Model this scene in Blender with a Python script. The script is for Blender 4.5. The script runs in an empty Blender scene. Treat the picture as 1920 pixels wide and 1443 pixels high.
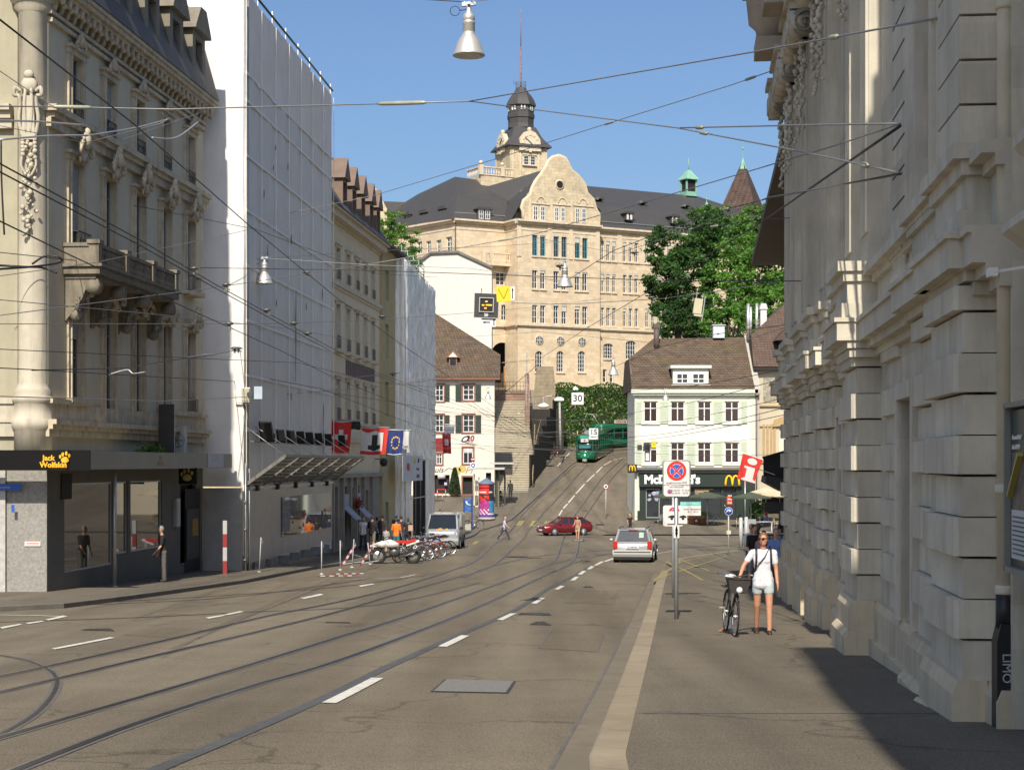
import bpy,bmesh,math,random
from mathutils import Vector,Matrix
random.seed(7)
R=math.radians
SC=bpy.context.scene
COL=SC.collection
# ---- camera, sky, sun, exposure
FP,CX,HY=3200.0,960.0,868.0
cam_data=bpy.data.cameras.new('camera');cam=bpy.data.objects.new('camera',cam_data);COL.objects.link(cam)
cam_data.sensor_width=36;cam_data.lens=FP/1920*36;cam_data.shift_y=(HY-721.5)/1920
cam_data.clip_start=0.1;cam_data.clip_end=3000
cam.location=(0,0,0);cam.rotation_euler=(R(90),0,0)
SC.camera=cam
world=bpy.data.worlds.new('World');SC.world=world;world.use_nodes=True
SUN_AZ,SUN_EL=math.atan2(-0.112,-1.0),R(43)
sx,sy=-0.112/math.hypot(0.112,1),-1/math.hypot(0.112,1)
sunv=Vector((sx*math.cos(SUN_EL),sy*math.cos(SUN_EL),math.sin(SUN_EL)))
nt=world.node_tree;sky=nt.nodes.new('ShaderNodeTexSky');sky.sky_type='NISHITA';sky.sun_disc=False
sky.sun_elevation=SUN_EL;sky.sun_rotation=math.atan2(sx,sy)%(2*math.pi)
sky.air_density=1.0;sky.dust_density=3.0;sky.ozone_density=6.0;sky.altitude=300
bg=nt.nodes['Background'];nt.links.new(sky.outputs[0],bg.inputs[0]);bg.inputs[1].default_value=0.107
sl=bpy.data.lights.new('sun','SUN');sl.energy=4.7;sl.angle=R(0.6);sl.color=(1.0,0.92,0.79)
so=bpy.data.objects.new('sun',sl);COL.objects.link(so);so.location=(-5,-40,60)
so.rotation_euler=(-sunv).to_track_quat('-Z','Y').to_euler()
SC.view_settings.view_transform='Standard';SC.view_settings.look='None'
SC.view_settings.exposure=0.35;SC.view_settings.gamma=1.0
SC.render.engine='CYCLES'
SC.cycles.max_bounces=7;SC.cycles.diffuse_bounces=5;SC.cycles.glossy_bounces=3;SC.cycles.transmission_bounces=3
SC.cycles.use_denoising=True
# ---- helpers
_pf=[(-60,1.0),(0,-1.62),(12.8,-2.30),(20,-2.66),(30,-3.05),(46,-3.58),(62,-4.02),(74,-4.33),(94,-4.72),(112,-5.2),(126,-5.6),(136,-5.62),(142,-5.25),(146,-4.8),(160,-3.15),(172,-1.6),(185,0.0),(200,1.75),(215,3.2),(260,6.5),(400,9.0),(900,9.0)]
def G(d):
 p=_pf
 if d<=p[0][0]: return p[0][1]
 for i in range(len(p)-1):
  if d<=p[i+1][0]:
   x0,y0=p[i];x1,y1=p[i+1]
   m=(y1-y0)/(x1-x0)
   ma=(y1-p[i-1][1])/(x1-p[i-1][0]) if i else m
   mb=(p[i+2][1]-y0)/(p[i+2][0]-x0) if i+2<len(p) else m
   h=x1-x0;t=(d-x0)/h
   return ((2*t**3-3*t*t+1)*y0+(t**3-2*t*t+t)*h*ma+(-2*t**3+3*t*t)*y1+(t**3-t*t)*h*mb)
 return p[-1][1]
def W(px,py,d): return Vector(((px-CX)*d/FP,d,(HY-py)*d/FP))
def gp(px,py,off=0.0):
 "point where the line of sight meets the sloping ground"
 k=(HY-py)/FP;d=6.0
 while d<260 and G(d)+off<k*d:d+=0.5
 a,b=d-0.5,d
 for _ in range(25):
  m=(a+b)/2
  if G(m)+off<k*m:a=m
  else :b=m
 return Vector(((px-CX)*a/FP,a,G(a)+off))
class Fr:
 "upright frame: local x along the facade, y into the building, z up"
 def __init__(s,X,Y,Z,dx,dy):
  s.o=Vector((X,Y,Z));s.a=math.atan2(dy,dx)
  s.ux=Vector((math.cos(s.a),math.sin(s.a),0));s.uy=Vector((-math.sin(s.a),math.cos(s.a),0))
  s.M=Matrix.Translation(s.o)@Matrix.Rotation(s.a,4,'Z')
 def tz(s,px,py,off=0.0):
  r=Vector(((px-CX)/FP,1,(HY-py)/FP))
  d=(s.uy.dot(s.o)+off)/s.uy.dot(r);p=r*d-s.o
  return p.dot(s.ux),p.z
 def x(s,px,off=0.0): return s.tz(px,HY,off)[0]
def tag(o,label=None,cat=None,group=None,kind=None):
 if label:o['label']=label
 if cat:o['category']=cat
 if group:o['group']=group
 if kind:o['kind']=kind
 return o
def thing(name,label,cat,loc=(0,0,0),rz=0.0,group=None,rot=None):
 o=bpy.data.objects.new(name,None);COL.objects.link(o);o.empty_display_size=0.2
 o.location=loc;o.rotation_euler=rot if rot else (0,0,rz)
 return tag(o,label,cat,group)
def fthing(name,label,cat,fr,group=None): return thing(name,label,cat,fr.o,fr.a,group)
def copy_tree(o,parent=None):
 c=o.copy();COL.objects.link(c);c.parent=parent
 for ch in [k for k in o.children]:copy_tree(ch,c)
 return c
def children_first(o): return list(o.children)
SPLIT=set('crest architrave pier pilaster scroll_capital garland urn_block balustrade tear shutter railing window_surround corbel awning painted_leaf blind_box side_lamp roof_rail wall_bracket ballast_block window ventilation snow_guard lantern_window bogie pane red_line tension_rod guard_frame downpipe window_blind edge_pipe reflector arrow chain_ring quoin bollard_cap gable_moulding oval_window porch_column post end_moulding carved_drop clock_gable lower_foil wall_groove surround clock_face hoarding_panel trim'.split())
class MB:
 def __init__(s,M=None):s.v=[];s.f=[];s.m=[];s.M=M;s.mi=0;s.sm=[]
 def _add(s,vs,fs,smooth=False):
  b=len(s.v)
  if s.M is not None:vs=[s.M@Vector(v) for v in vs]
  s.v+=[tuple(v) for v in vs];s.f+=[tuple(i+b for i in f) for f in fs]
  s.m+=[s.mi]*len(fs);s.sm+=[smooth]*len(fs); return s
 def box(s,x0,x1,y0,y1,z0,z1):
  return s._add([(x0,y0,z0),(x1,y0,z0),(x1,y1,z0),(x0,y1,z0),(x0,y0,z1),(x1,y0,z1),(x1,y1,z1),(x0,y1,z1)],[(0,3,2,1),(4,5,6,7),(0,1,5,4),(1,2,6,5),(2,3,7,6),(3,0,4,7)])
 def cbox(s,c,sx_,sy_,sz_): return s.box(c[0]-sx_/2,c[0]+sx_/2,c[1]-sy_/2,c[1]+sy_/2,c[2]-sz_/2,c[2]+sz_/2)
 def poly(s,pts): return s._add(pts,[tuple(range(len(pts)))])
 def prism(s,pts,a,b,ax='y'):
  "2-D polygon swept along an axis; ax y: points are (x,z); ax x: (y,z); ax z: (x,y)"
  def P(p,t): return {'y':(p[0],t,p[1]),'x':(t,p[0],p[1]),'z':(p[0],p[1],t)}[ax]
  n=len(pts);vs=[P(p,a) for p in pts]+[P(p,b) for p in pts]
  return s._add(vs,[tuple(range(n)),tuple(range(2*n-1,n-1,-1))]+[(i,i+n,(i+1)%n+n,(i+1)%n) for i in range(n)])
 def bar(s,p,q,w,h=None):
  p,q=Vector(p),Vector(q);d=(q-p)
  if d.length<1e-6: return s
  d.normalize();up=Vector((0,0,1)) if abs(d.z)<.9 else Vector((1,0,0))
  a=d.cross(up).normalized()*w/2;b=a.normalized().cross(d).normalized()*(h or w)/2
  vs=[p-a-b,p+a-b,p+a+b,p-a+b,q-a-b,q+a-b,q+a+b,q-a+b]
  return s._add(vs,[(0,1,2,3),(7,6,5,4),(0,4,5,1),(1,5,6,2),(2,6,7,3),(3,7,4,0)])
 def tube(s,pts,r,n=6,caps=True,closed=False):
  pts=[Vector(p) for p in pts];N=len(pts);rr=r if isinstance(r,(list,tuple)) else [r]*N
  vs,fs=[],[];ref=None
  for i,p in enumerate(pts):
   if closed:d=pts[(i+1)%N]-pts[i-1]
   else :d=pts[min(i+1,N-1)]-pts[max(i-1,0)]
   if d.length<1e-9:d=Vector((0,0,1))
   d.normalize()
   if ref is None:ref=d.orthogonal().normalized()
   ref=(ref-d*ref.dot(d))
   ref=ref.normalized() if ref.length>1e-6 else d.orthogonal().normalized()
   b=d.cross(ref)
   for k in range(n):
    a=2*math.pi*k/n;vs.append(p+(ref*math.cos(a)+b*math.sin(a))*rr[i])
  for i in range(N if closed else N-1):
   j=(i+1)%N
   for k in range(n):fs.append((i*n+k,i*n+(k+1)%n,j*n+(k+1)%n,j*n+k))
  if caps and not closed:fs+=[tuple(range(n-1,-1,-1)),tuple((N-1)*n+k for k in range(n))]
  return s._add(vs,fs,n>4)
 def lathe(s,prof,c=(0,0,0),n=20,ax="z",a0=0.0,a1=2*math.pi,cap=True):
  full=abs(a1-a0-2*math.pi)<1e-6;m=n if full else n+1;vs,fs=[],[]
  for r_,z in prof:
   for k in range(m):
    a=a0+(a1-a0)*k/n;x,y=r_*math.cos(a),r_*math.sin(a)
    v={'z':(x,y,z),'y':(x,z,y),'x':(z,x,y)}[ax]
    vs.append((v[0]+c[0],v[1]+c[1],v[2]+c[2]))
  for i in range(len(prof)-1):
   for k in range(n if full else n):
    k2=(k+1)%m if full else k+1
    f=(i*m+k,i*m+k2,(i+1)*m+k2,(i+1)*m+k);fs.append(f if ax!='y' else f[::-1])
  if full and cap:
   if prof[0][0]>1e-4 and abs(prof[0][1]-prof[1][1])>1e-6:fs.append(tuple(range(m-1,-1,-1)) if ax!='y' else tuple(range(m)))
   if prof[-1][0]>1e-4 and abs(prof[-1][1]-prof[-2][1])>1e-6:t=tuple((len(prof)-1)*m+k for k in range(m));fs.append(t if ax!='y' else t[::-1])
  return s._add(vs,fs,n>9)
 def ball(s,c,r,n=10,sc=(1,1,1)):
  k=n//2+1
  vs,fs=[],[]
  for i in range(k+1):
   t=math.pi*i/k
   for j in range(n):
    a=2*math.pi*j/n;vs.append((c[0]+r*sc[0]*math.sin(t)*math.cos(a),c[1]+r*sc[1]*math.sin(t)*math.sin(a),c[2]+r*sc[2]*math.cos(t)))
  for i in range(k):
   for j in range(n):fs.append((i*n+j,(i+1)*n+j,(i+1)*n+(j+1)%n,i*n+(j+1)%n))
  return s._add(vs,fs,True)
 def wall(s,x0,x1,z0,z1,holes,y=0.0,depth=0.25):
  "sheet of wall in the plane y with real openings (x0,x1,z0,z1) and their reveals"
  xs=sorted(set([x0,x1]+[h[0] for h in holes]+[h[1] for h in holes]));zs=sorted(set([z0,z1]+[h[2] for h in holes]+[h[3] for h in holes]))
  xs=[x for x in xs if x0-1e-6<=x<=x1+1e-6];zs=[z for z in zs if z0-1e-6<=z<=z1+1e-6]
  for i in range(len(xs)-1):
   for j in range(len(zs)-1):
    cx_,cz_=(xs[i]+xs[i+1])/2,(zs[j]+zs[j+1])/2
    if any(h[0]<cx_<h[1] and h[2]<cz_<h[3] for h in holes):continue
    s.poly([(xs[i],y,zs[j]),(xs[i+1],y,zs[j]),(xs[i+1],y,zs[j+1]),(xs[i],y,zs[j+1])])
  for a,b,c,d in [h[:4] for h in holes]:
   e=y+depth
   s.poly([(a,y,c),(a,y,d),(a,e,d),(a,e,c)]);s.poly([(b,y,c),(b,e,c),(b,e,d),(b,y,d)])
   s.poly([(a,y,d),(b,y,d),(b,e,d),(a,e,d)]);s.poly([(a,y,c),(a,e,c),(b,e,c),(b,y,c)])
  return s
 def clusters(s,gap=0.03):
  "separate pieces that stand apart, so that each repeat becomes a part of its own"
  par=list(range(len(s.v)))
  def fi(i):
   while par[i]!=i:par[i]=par[par[i]];i=par[i]
   return i
  for f in s.f:
   for k in f[1:]:par[fi(k)]=fi(f[0])
  isl={}
  for i,v in enumerate(s.v):
   r=fi(i);q=isl.get(r)
   isl[r]=[min(q[k],v[k]) for k in range(3)]+[max(q[k+3],v[k]) for k in range(3)] if q else list(v)*2
  ks=list(isl);g={k:k for k in ks}
  def fg(k):
   while g[k]!=k:k=g[k]
   return k
  for i,a in enumerate(ks):
   A=isl[a]
   for b in ks[i+1:]:
    B=isl[b]
    if all(A[k]<B[k+3]+gap and B[k]<A[k+3]+gap for k in range(3)):g[fg(b)]=fg(a)
  out={}
  for j,f in enumerate(s.f):out.setdefault(fg(fi(f[0])),[]).append(j)
  return list(out.values())
 def build(s,name,mats,parent=None,label=None,cat=None,group=None,kind=None,loc=None):
  if name in SPLIT and parent:
   cl=s.clusters()
   if 1<len(cl)<=100:
    for js in cl:
     n_=MB();ix={}
     for j in js:
      for i in s.f[j]:
       if i not in ix:ix[i]=len(n_.v);n_.v.append(s.v[i])
      n_.f.append(tuple(ix[i] for i in s.f[j]));n_.m.append(s.m[j]);n_.sm.append(s.sm[j])
     o=n_._build(name,mats,parent,None,cat,group,kind,loc)
    return o
  return s._build(name,mats,parent,label,cat,group,kind,loc)
 def _build(s,name,mats,parent=None,label=None,cat=None,group=None,kind=None,loc=None):
  me=bpy.data.meshes.new(name);me.from_pydata(s.v,[],s.f)
  if not isinstance(mats,(list,tuple)):mats=[mats]
  for m in mats:me.materials.append(m)
  me.polygons.foreach_set('material_index',s.m);me.polygons.foreach_set('use_smooth',s.sm);me.update()
  o=bpy.data.objects.new(name,me);COL.objects.link(o)
  if parent:o.parent=parent
  if loc is not None:o.location=loc
  return tag(o,label,cat,group,kind)
def arc(c,r,a0,a1,n=10): return [(c[0]+r*math.cos(a0+(a1-a0)*i/n),c[1]+r*math.sin(a0+(a1-a0)*i/n)) for i in range(n+1)]
def spline(pts,k=6):
 pts=[Vector(p) for p in pts];out=[]
 for i in range(len(pts)-1):
  p0,p1,p2,p3=pts[max(i-1,0)],pts[i],pts[i+1],pts[min(i+2,len(pts)-1)]
  for j in range(k):
   t=j/k
   out.append(0.5*((2*p1)+(p2-p0)*t+(2*p0-5*p1+4*p2-p3)*t*t+(3*p1-p0-3*p2+p3)*t**3))
 return out+[pts[-1]]
_blob={}
def text(s,size,parent,mat_,loc=(0,0,0),rot=(R(90),0,0),bold=0.0,ext=0.004,align='CENTER',name='lettering',sx_=1.0,space=1.0,shear=0.0,label=None):
 cu=bpy.data.curves.new('t','FONT');cu.body=s;cu.size=size;cu.align_x=align;cu.align_y='CENTER'
 cu.offset=bold*size;cu.extrude=ext;cu.space_character=space;cu.shear=shear;cu.resolution_u=3
 t=bpy.data.objects.new('t',cu);COL.objects.link(t)
 bpy.context.view_layer.update()
 me=bpy.data.meshes.new_from_object(t);bpy.data.objects.remove(t);bpy.data.curves.remove(cu)
 me.materials.clear();me.materials.append(mat_);me.name=name
 o=bpy.data.objects.new(name,me);COL.objects.link(o);o.parent=parent;o.location=loc;o.rotation_euler=rot;o.scale=(sx_,1,1)
 if label:o['label']=label
 return o
# ---- materials
def _n(t,typ,**k):
 n=t.nodes.new(typ)
 for a,b in k.items():setattr(n,a,b)
 return n
MATS={}
def mat(name,col,rough=0.8,var=0.12,scale=2.0,metal=0.0,bump=0.0,bscale=40,spec=0.4,stain=0.0,scol=None,sscale=0.5,emit=0,streak=False,coat=0.0,stretch=None):
 if name in MATS: return MATS[name]
 m=bpy.data.materials.new(name);m.use_nodes=True;t=m.node_tree;b=t.nodes['Principled BSDF'];L=t.links.new
 b.inputs['Roughness'].default_value=rough;b.inputs['Metallic'].default_value=metal;b.inputs['Specular IOR Level'].default_value=spec
 b.inputs['Coat Weight'].default_value=coat
 c=Vector(col[:3]);tc=_n(t,'ShaderNodeTexCoord')
 src=tc.outputs['Object']
 if stretch:
  mp=_n(t,'ShaderNodeMapping');mp.inputs['Scale'].default_value=stretch;L(src,mp.inputs[0]);src=mp.outputs[0]
 if var or stain or bump:
  n1=_n(t,'ShaderNodeTexNoise');n1.inputs['Scale'].default_value=scale;n1.inputs['Detail'].default_value=8;n1.inputs['Roughness'].default_value=0.65
  L(src,n1.inputs['Vector'])
  mx=_n(t,'ShaderNodeMix',data_type='RGBA');mr=_n(t,'ShaderNodeMapRange')
  mr.inputs[1].default_value=0.3;mr.inputs[2].default_value=0.7;L(n1.outputs['Fac'],mr.inputs[0]);L(mr.outputs[0],mx.inputs[0])
  mx.inputs[6].default_value=(*(c*(1-var)),1);mx.inputs[7].default_value=(*[min(1,v*(1+var)) for v in c],1)
  out=mx.outputs[2]
  if stain:
   n2=_n(t,'ShaderNodeTexNoise');n2.inputs['Scale'].default_value=sscale;n2.inputs['Detail'].default_value=6;n2.inputs['Roughness'].default_value=0.7
   sv=tc.outputs['Object']
   if streak:
    mp2=_n(t,'ShaderNodeMapping');mp2.inputs['Scale'].default_value=(3,3,0.35);L(sv,mp2.inputs[0]);sv=mp2.outputs[0]
   L(sv,n2.inputs['Vector'])
   m2=_n(t,'ShaderNodeMapRange');m2.inputs[1].default_value=0.5;m2.inputs[2].default_value=0.72;m2.inputs[4].default_value=stain
   L(n2.outputs['Fac'],m2.inputs[0]);mx2=_n(t,'ShaderNodeMix',data_type='RGBA');L(m2.outputs[0],mx2.inputs[0]);L(out,mx2.inputs[6])
   mx2.inputs[7].default_value=(*(scol or (c*0.45)),1);out=mx2.outputs[2]
  L(out,b.inputs['Base Color'])
  if bump:
   n3=_n(t,'ShaderNodeTexNoise');n3.inputs['Scale'].default_value=bscale;n3.inputs['Detail'].default_value=4;L(src,n3.inputs['Vector'])
   bp=_n(t,'ShaderNodeBump');bp.inputs['Strength'].default_value=bump;bp.inputs['Distance'].default_value=0.02
   L(n3.outputs['Fac'],bp.inputs['Height']);L(bp.outputs[0],b.inputs['Normal'])
 else :b.inputs['Base Color'].default_value=(*c,1)
 if emit:b.inputs['Emission Color'].default_value=(*c,1);b.inputs['Emission Strength'].default_value=emit
 MATS[name]=m; return m
def brick(name,c1,c2,mortar,bw,bh,mort=0.02,rough=0.85,bump=0.4,offs=0.5,slope=False,moss=None,var=0.2,msc=0.6):
 if name in MATS: return MATS[name]
 m=bpy.data.materials.new(name);m.use_nodes=True;t=m.node_tree;b=t.nodes['Principled BSDF'];L=t.links.new
 b.inputs['Roughness'].default_value=rough;b.inputs['Specular IOR Level'].default_value=0.3
 tc=_n(t,'ShaderNodeTexCoord');sp=_n(t,'ShaderNodeSeparateXYZ');L(tc.outputs['Object'],sp.inputs[0])
 ad=_n(t,'ShaderNodeMath',operation='ADD');L(sp.outputs[0],ad.inputs[0]);L(sp.outputs[1],ad.inputs[1])
 cb=_n(t,'ShaderNodeCombineXYZ')
 L(sp.outputs[0] if slope else ad.outputs[0],cb.inputs[0]);L(sp.outputs[2],cb.inputs[1])
 br=_n(t,'ShaderNodeTexBrick');br.offset=offs;L(cb.outputs[0],br.inputs['Vector'])
 br.inputs['Color1'].default_value=(*c1,1);br.inputs['Color2'].default_value=(*c2,1);br.inputs['Mortar'].default_value=(*mortar,1)
 br.inputs['Scale'].default_value=1;br.inputs['Mortar Size'].default_value=mort;br.inputs['Brick Width'].default_value=bw;br.inputs['Row Height'].default_value=bh
 br.inputs['Mortar Smooth'].default_value=0.2
 n1=_n(t,'ShaderNodeTexNoise');n1.inputs['Scale'].default_value=1.3;n1.inputs['Detail'].default_value=9;n1.inputs['Roughness'].default_value=0.7;L(tc.outputs['Object'],n1.inputs['Vector'])
 mr=_n(t,'ShaderNodeMapRange');mr.inputs[1].default_value=0.3;mr.inputs[2].default_value=0.7;mr.inputs[3].default_value=1-var;mr.inputs[4].default_value=1+var;L(n1.outputs['Fac'],mr.inputs[0])
 vm=_n(t,'ShaderNodeVectorMath',operation='SCALE');L(br.outputs['Color'],vm.inputs[0]);L(mr.outputs[0],vm.inputs['Scale']);out=vm.outputs[0]
 if moss:
  n2=_n(t,'ShaderNodeTexNoise');n2.inputs['Scale'].default_value=msc;n2.inputs['Detail'].default_value=8;n2.inputs['Roughness'].default_value=0.75;L(tc.outputs['Object'],n2.inputs['Vector'])
  m2=_n(t,'ShaderNodeMapRange');m2.inputs[1].default_value=0.52;m2.inputs[2].default_value=0.68;m2.inputs[4].default_value=0.7;L(n2.outputs['Fac'],m2.inputs[0])
  mx2=_n(t,'ShaderNodeMix',data_type='RGBA');L(m2.outputs[0],mx2.inputs[0]);L(out,mx2.inputs[6]);mx2.inputs[7].default_value=(*moss,1);out=mx2.outputs[2]
 L(out,b.inputs['Base Color'])
 bp=_n(t,'ShaderNodeBump');bp.inputs['Strength'].default_value=bump;bp.inputs['Distance'].default_value=0.03;L(br.outputs['Fac'],bp.inputs['Height']);bp.invert=True;L(bp.outputs[0],b.inputs['Normal'])
 MATS[name]=m; return m
def blockify(m,inc,off,lo=0.86,hi=1.08):
 "each cut stone gets its own tone"
 t=m.node_tree;b=t.nodes['Principled BSDF'];L=t.links.new;src=b.inputs['Base Color'].links[0].from_socket
 tc=_n(t,'ShaderNodeTexCoord');ad=_n(t,'ShaderNodeVectorMath',operation='ADD');ad.inputs[1].default_value=off;L(tc.outputs['Object'],ad.inputs[0])
 sn=_n(t,'ShaderNodeVectorMath',operation='SNAP');sn.inputs[1].default_value=inc;L(ad.outputs[0],sn.inputs[0])
 wn=_n(t,'ShaderNodeTexWhiteNoise');L(sn.outputs[0],wn.inputs['Vector']);mr=_n(t,'ShaderNodeMapRange');mr.inputs[3].default_value=lo;mr.inputs[4].default_value=hi;L(wn.outputs['Value'],mr.inputs[0])
 s=_n(t,'ShaderNodeVectorMath',operation='SCALE');L(src,s.inputs[0]);L(mr.outputs[0],s.inputs['Scale']);L(s.outputs[0],b.inputs['Base Color'])
def leafy(*ms):
 "thin leaves let some light through"
 for m in ms:
  t=m.node_tree;b=t.nodes['Principled BSDF']
  if 'tl' in t.nodes:continue
  tl=_n(t,'ShaderNodeBsdfTranslucent');tl.name='tl';mx=_n(t,'ShaderNodeMixShader');mx.inputs[0].default_value=0.38
  if b.inputs['Base Color'].links:
   sc=_n(t,'ShaderNodeVectorMath',operation='MULTIPLY');sc.inputs[1].default_value=(1.5,1.5,.8);t.links.new(b.inputs['Base Color'].links[0].from_socket,sc.inputs[0]);t.links.new(sc.outputs[0],tl.inputs[0])
  t.links.new(b.outputs[0],mx.inputs[1]);t.links.new(tl.outputs[0],mx.inputs[2]);t.links.new(mx.outputs[0],t.nodes['Material Output'].inputs[0])
M_glass=mat('glass_pane',(0.03,0.035,0.04),0.06,0,spec=0.7)
M_glassb=mat('glass_blue',(0.07,0.11,0.16),0.08,0,spec=0.8)
M_dark=mat('dark_interior',(0.015,0.014,0.013),0.7,0.1)
M_black=mat('black_metal',(0.02,0.02,0.022),0.45,0.1)
M_iron=mat('dark_ironwork',(0.035,0.033,0.03),0.6,0.15)
M_white=mat('white_paint',(0.72,0.71,0.68),0.55,0.05)
M_wframe=mat('window_frame_white',(0.62,0.61,0.57),0.5,0.06)
M_gframe=mat('window_frame_grey',(0.20,0.215,0.21),0.5,0.08)
M_steel=mat('galvanised_steel',(0.42,0.43,0.43),0.45,0.1,metal=0.6,scale=8)
M_alu=mat('brushed_aluminium',(0.62,0.62,0.6),0.38,0.06,metal=0.75)
M_red=mat('red_paint',(0.55,0.03,0.025),0.5,0.08)
M_blue=mat('blue_sign',(0.02,0.10,0.42),0.45,0.05)
M_yellow=mat('yellow_sign',(0.85,0.55,0.02),0.45,0.05)
M_rubber=mat('tyre_rubber',(0.022,0.022,0.022),0.85,0.15)
M_chrome=mat('chrome',(0.7,0.7,0.7),0.2,0,metal=1.0)
M_skin=mat('skin',(0.52,0.29,0.19),0.55,0.08,scale=12)
M_wire=mat('wire_copper_dark',(0.045,0.042,0.038),0.55,0.1,metal=0.4)
M_wireg=mat('wire_steel',(0.26,0.26,0.25),0.5,0.1,metal=0.5)
# ---- ground, road, pavements, rails, paint
def asphalt(name,c,patch=0.25):
 m=mat(name,c,0.88,0.10,0.7,bump=0.35,bscale=60,spec=0.25,stain=patch,scol=Vector(c)*0.72,sscale=0.22)
 t=m.node_tree;b=t.nodes['Principled BSDF'];L=t.links.new
 src=b.inputs['Base Color'].links[0].from_socket
 tc=[n for n in t.nodes if n.type=='TEX_COORD'][0]
 v=_n(t,'ShaderNodeTexVoronoi');v.inputs['Scale'].default_value=55;L(tc.outputs['Object'],v.inputs['Vector'])
 mr=_n(t,'ShaderNodeMapRange');mr.inputs[1].default_value=0.0;mr.inputs[2].default_value=0.6;mr.inputs[3].default_value=1.45;mr.inputs[4].default_value=0.66
 L(v.outputs['Distance'],mr.inputs[0])
 mp=_n(t,'ShaderNodeMapping');mp.inputs['Rotation'].default_value=(0,0,R(-4));mp.inputs['Scale'].default_value=(0.9,0.045,1);L(tc.outputs['Object'],mp.inputs[0])
 n=_n(t,'ShaderNodeTexNoise');n.inputs['Scale'].default_value=1.0;n.inputs['Detail'].default_value=5;L(mp.outputs[0],n.inputs['Vector'])
 m2=_n(t,'ShaderNodeMapRange');m2.inputs[1].default_value=0.3;m2.inputs[2].default_value=0.7;m2.inputs[3].default_value=0.74;m2.inputs[4].default_value=1.16;L(n.outputs['Fac'],m2.inputs[0])
 vc=_n(t,'ShaderNodeTexVoronoi',feature='DISTANCE_TO_EDGE');vc.inputs['Scale'].default_value=0.16
 nd=_n(t,'ShaderNodeTexNoise');nd.inputs['Scale'].default_value=0.8;nd.inputs['Detail'].default_value=6;L(tc.outputs['Object'],nd.inputs['Vector'])
 va=_n(t,'ShaderNodeVectorMath',operation='MULTIPLY_ADD');L(nd.outputs['Color'],va.inputs[0]);va.inputs[1].default_value=(2,2,2);L(tc.outputs['Object'],va.inputs[2]);L(va.outputs[0],vc.inputs['Vector'])
 m3=_n(t,'ShaderNodeMapRange');m3.inputs[1].default_value=0.0;m3.inputs[2].default_value=0.008;m3.inputs[3].default_value=0.6;m3.inputs[4].default_value=1.0;L(vc.outputs['Distance'],m3.inputs[0])
 a1=_n(t,'ShaderNodeMath',operation='MULTIPLY');L(mr.outputs[0],a1.inputs[0]);L(m2.outputs[0],a1.inputs[1])
 a2=_n(t,'ShaderNodeMath',operation='MULTIPLY');L(a1.outputs[0],a2.inputs[0]);L(m3.outputs[0],a2.inputs[1])
 s=_n(t,'ShaderNodeVectorMath',operation='SCALE');L(src,s.inputs[0]);L(a2.outputs[0],s.inputs['Scale']);L(s.outputs[0],b.inputs['Base Color'])
 return m
M_road=asphalt('road_asphalt',(0.202,0.169,0.120))
M_side=asphalt('pavement_asphalt',(0.186,0.159,0.119),0.2)
M_kerb=brick('kerb_granite',(0.255,0.21,0.145),(0.29,0.24,0.17),(0.20,0.165,0.115),1.4,4,0.012)
M_rail=mat('rail_steel_dark',(0.045,0.043,0.045),0.4,0.2,metal=0.5)
M_seam=mat('rail_joint_tar',(0.125,0.115,0.105),0.75,0.25,scale=4,stain=0.4,scol=(0.05,0.05,0.05))
M_paint=mat('road_paint_white',(0.62,0.60,0.53),0.7,0.15,9,stain=0.7,scol=(0.22,0.20,0.17),sscale=6)
M_ypaint=mat('road_paint_yellow',(0.30,0.255,0.09),0.75,0.25,6,stain=0.85,scol=(0.18,0.155,0.10),sscale=2)
ds=[-60,-30,-10,0]+[i for i in range(2,260,3)]+[300,400,600,900]
xs_=[-600,-300,-150,-80,-40,-20,-12,-8,-4,0,4,8,12,20,40,80,150,300,600]
g=MB();n=len(xs_)
for d in ds:
 for x in xs_:g.v.append((x,d,G(d)))
for i in range(len(ds)-1):
 for j in range(n-1):g.f.append((i*n+j,i*n+j+1,(i+1)*n+j+1,(i+1)*n+j));g.m.append(0);g.sm.append(True)
g.build('road',M_road,kind='structure')
def strip(mb,pts,w,off,sm=0,sh=0.0):
 "flat ribbon that follows the ground along a line of ground points"
 P=[Vector((p[0],p[1],0)) for p in (spline(pts,sm) if sm else pts)];Q=[P[0]]
 for a,b in zip(P,P[1:]):
  k=max(1,int((b-a).length/3.0))
  for i in range(1,k+1):Q.append(a.lerp(b,i/k))
 vs=[]
 for i,p in enumerate(Q):
  d=(Q[min(i+1,len(Q)-1)]-Q[max(i-1,0)]).normalized();nrm=Vector((-d.y,d.x,0))*w/2
  p=p+Vector((-d.y,d.x,0))*sh
  for q in (p+nrm,p-nrm):vs.append((q.x,q.y,G(q.y)+off))
 mb._add(vs,[(2*i+1,2*i+3,2*i+2,2*i) for i in range(len(Q)-1)])
def P2(lst,off=0.0): return [gp(x,y,off) for x,y in lst]
ke=P2([(1105,1443),(1135,1365),(1160,1300),(1182,1240),(1203,1180),(1219,1130),(1231,1095),(1240,1075)])
kl=[Vector((ke[0].x-0.55,4,0)),Vector((ke[0].x-0.16,9,0))]+ke
def side_strip(name,left,right,h,m,kerb=None,kw=0.3):
 a=MB();k=MB();N=len(left)
 for i in range(N):
  l,r=left[i],right[i]
  for q in (l,r):a.v.append((q[0],q[1],G(q[1])+h))
 for i in range(N-1):a.f.append((2*i,2*i+1,2*i+3,2*i+2));a.m.append(0);a.sm.append(False)
 return a.build(name,m,kind='structure')
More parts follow.
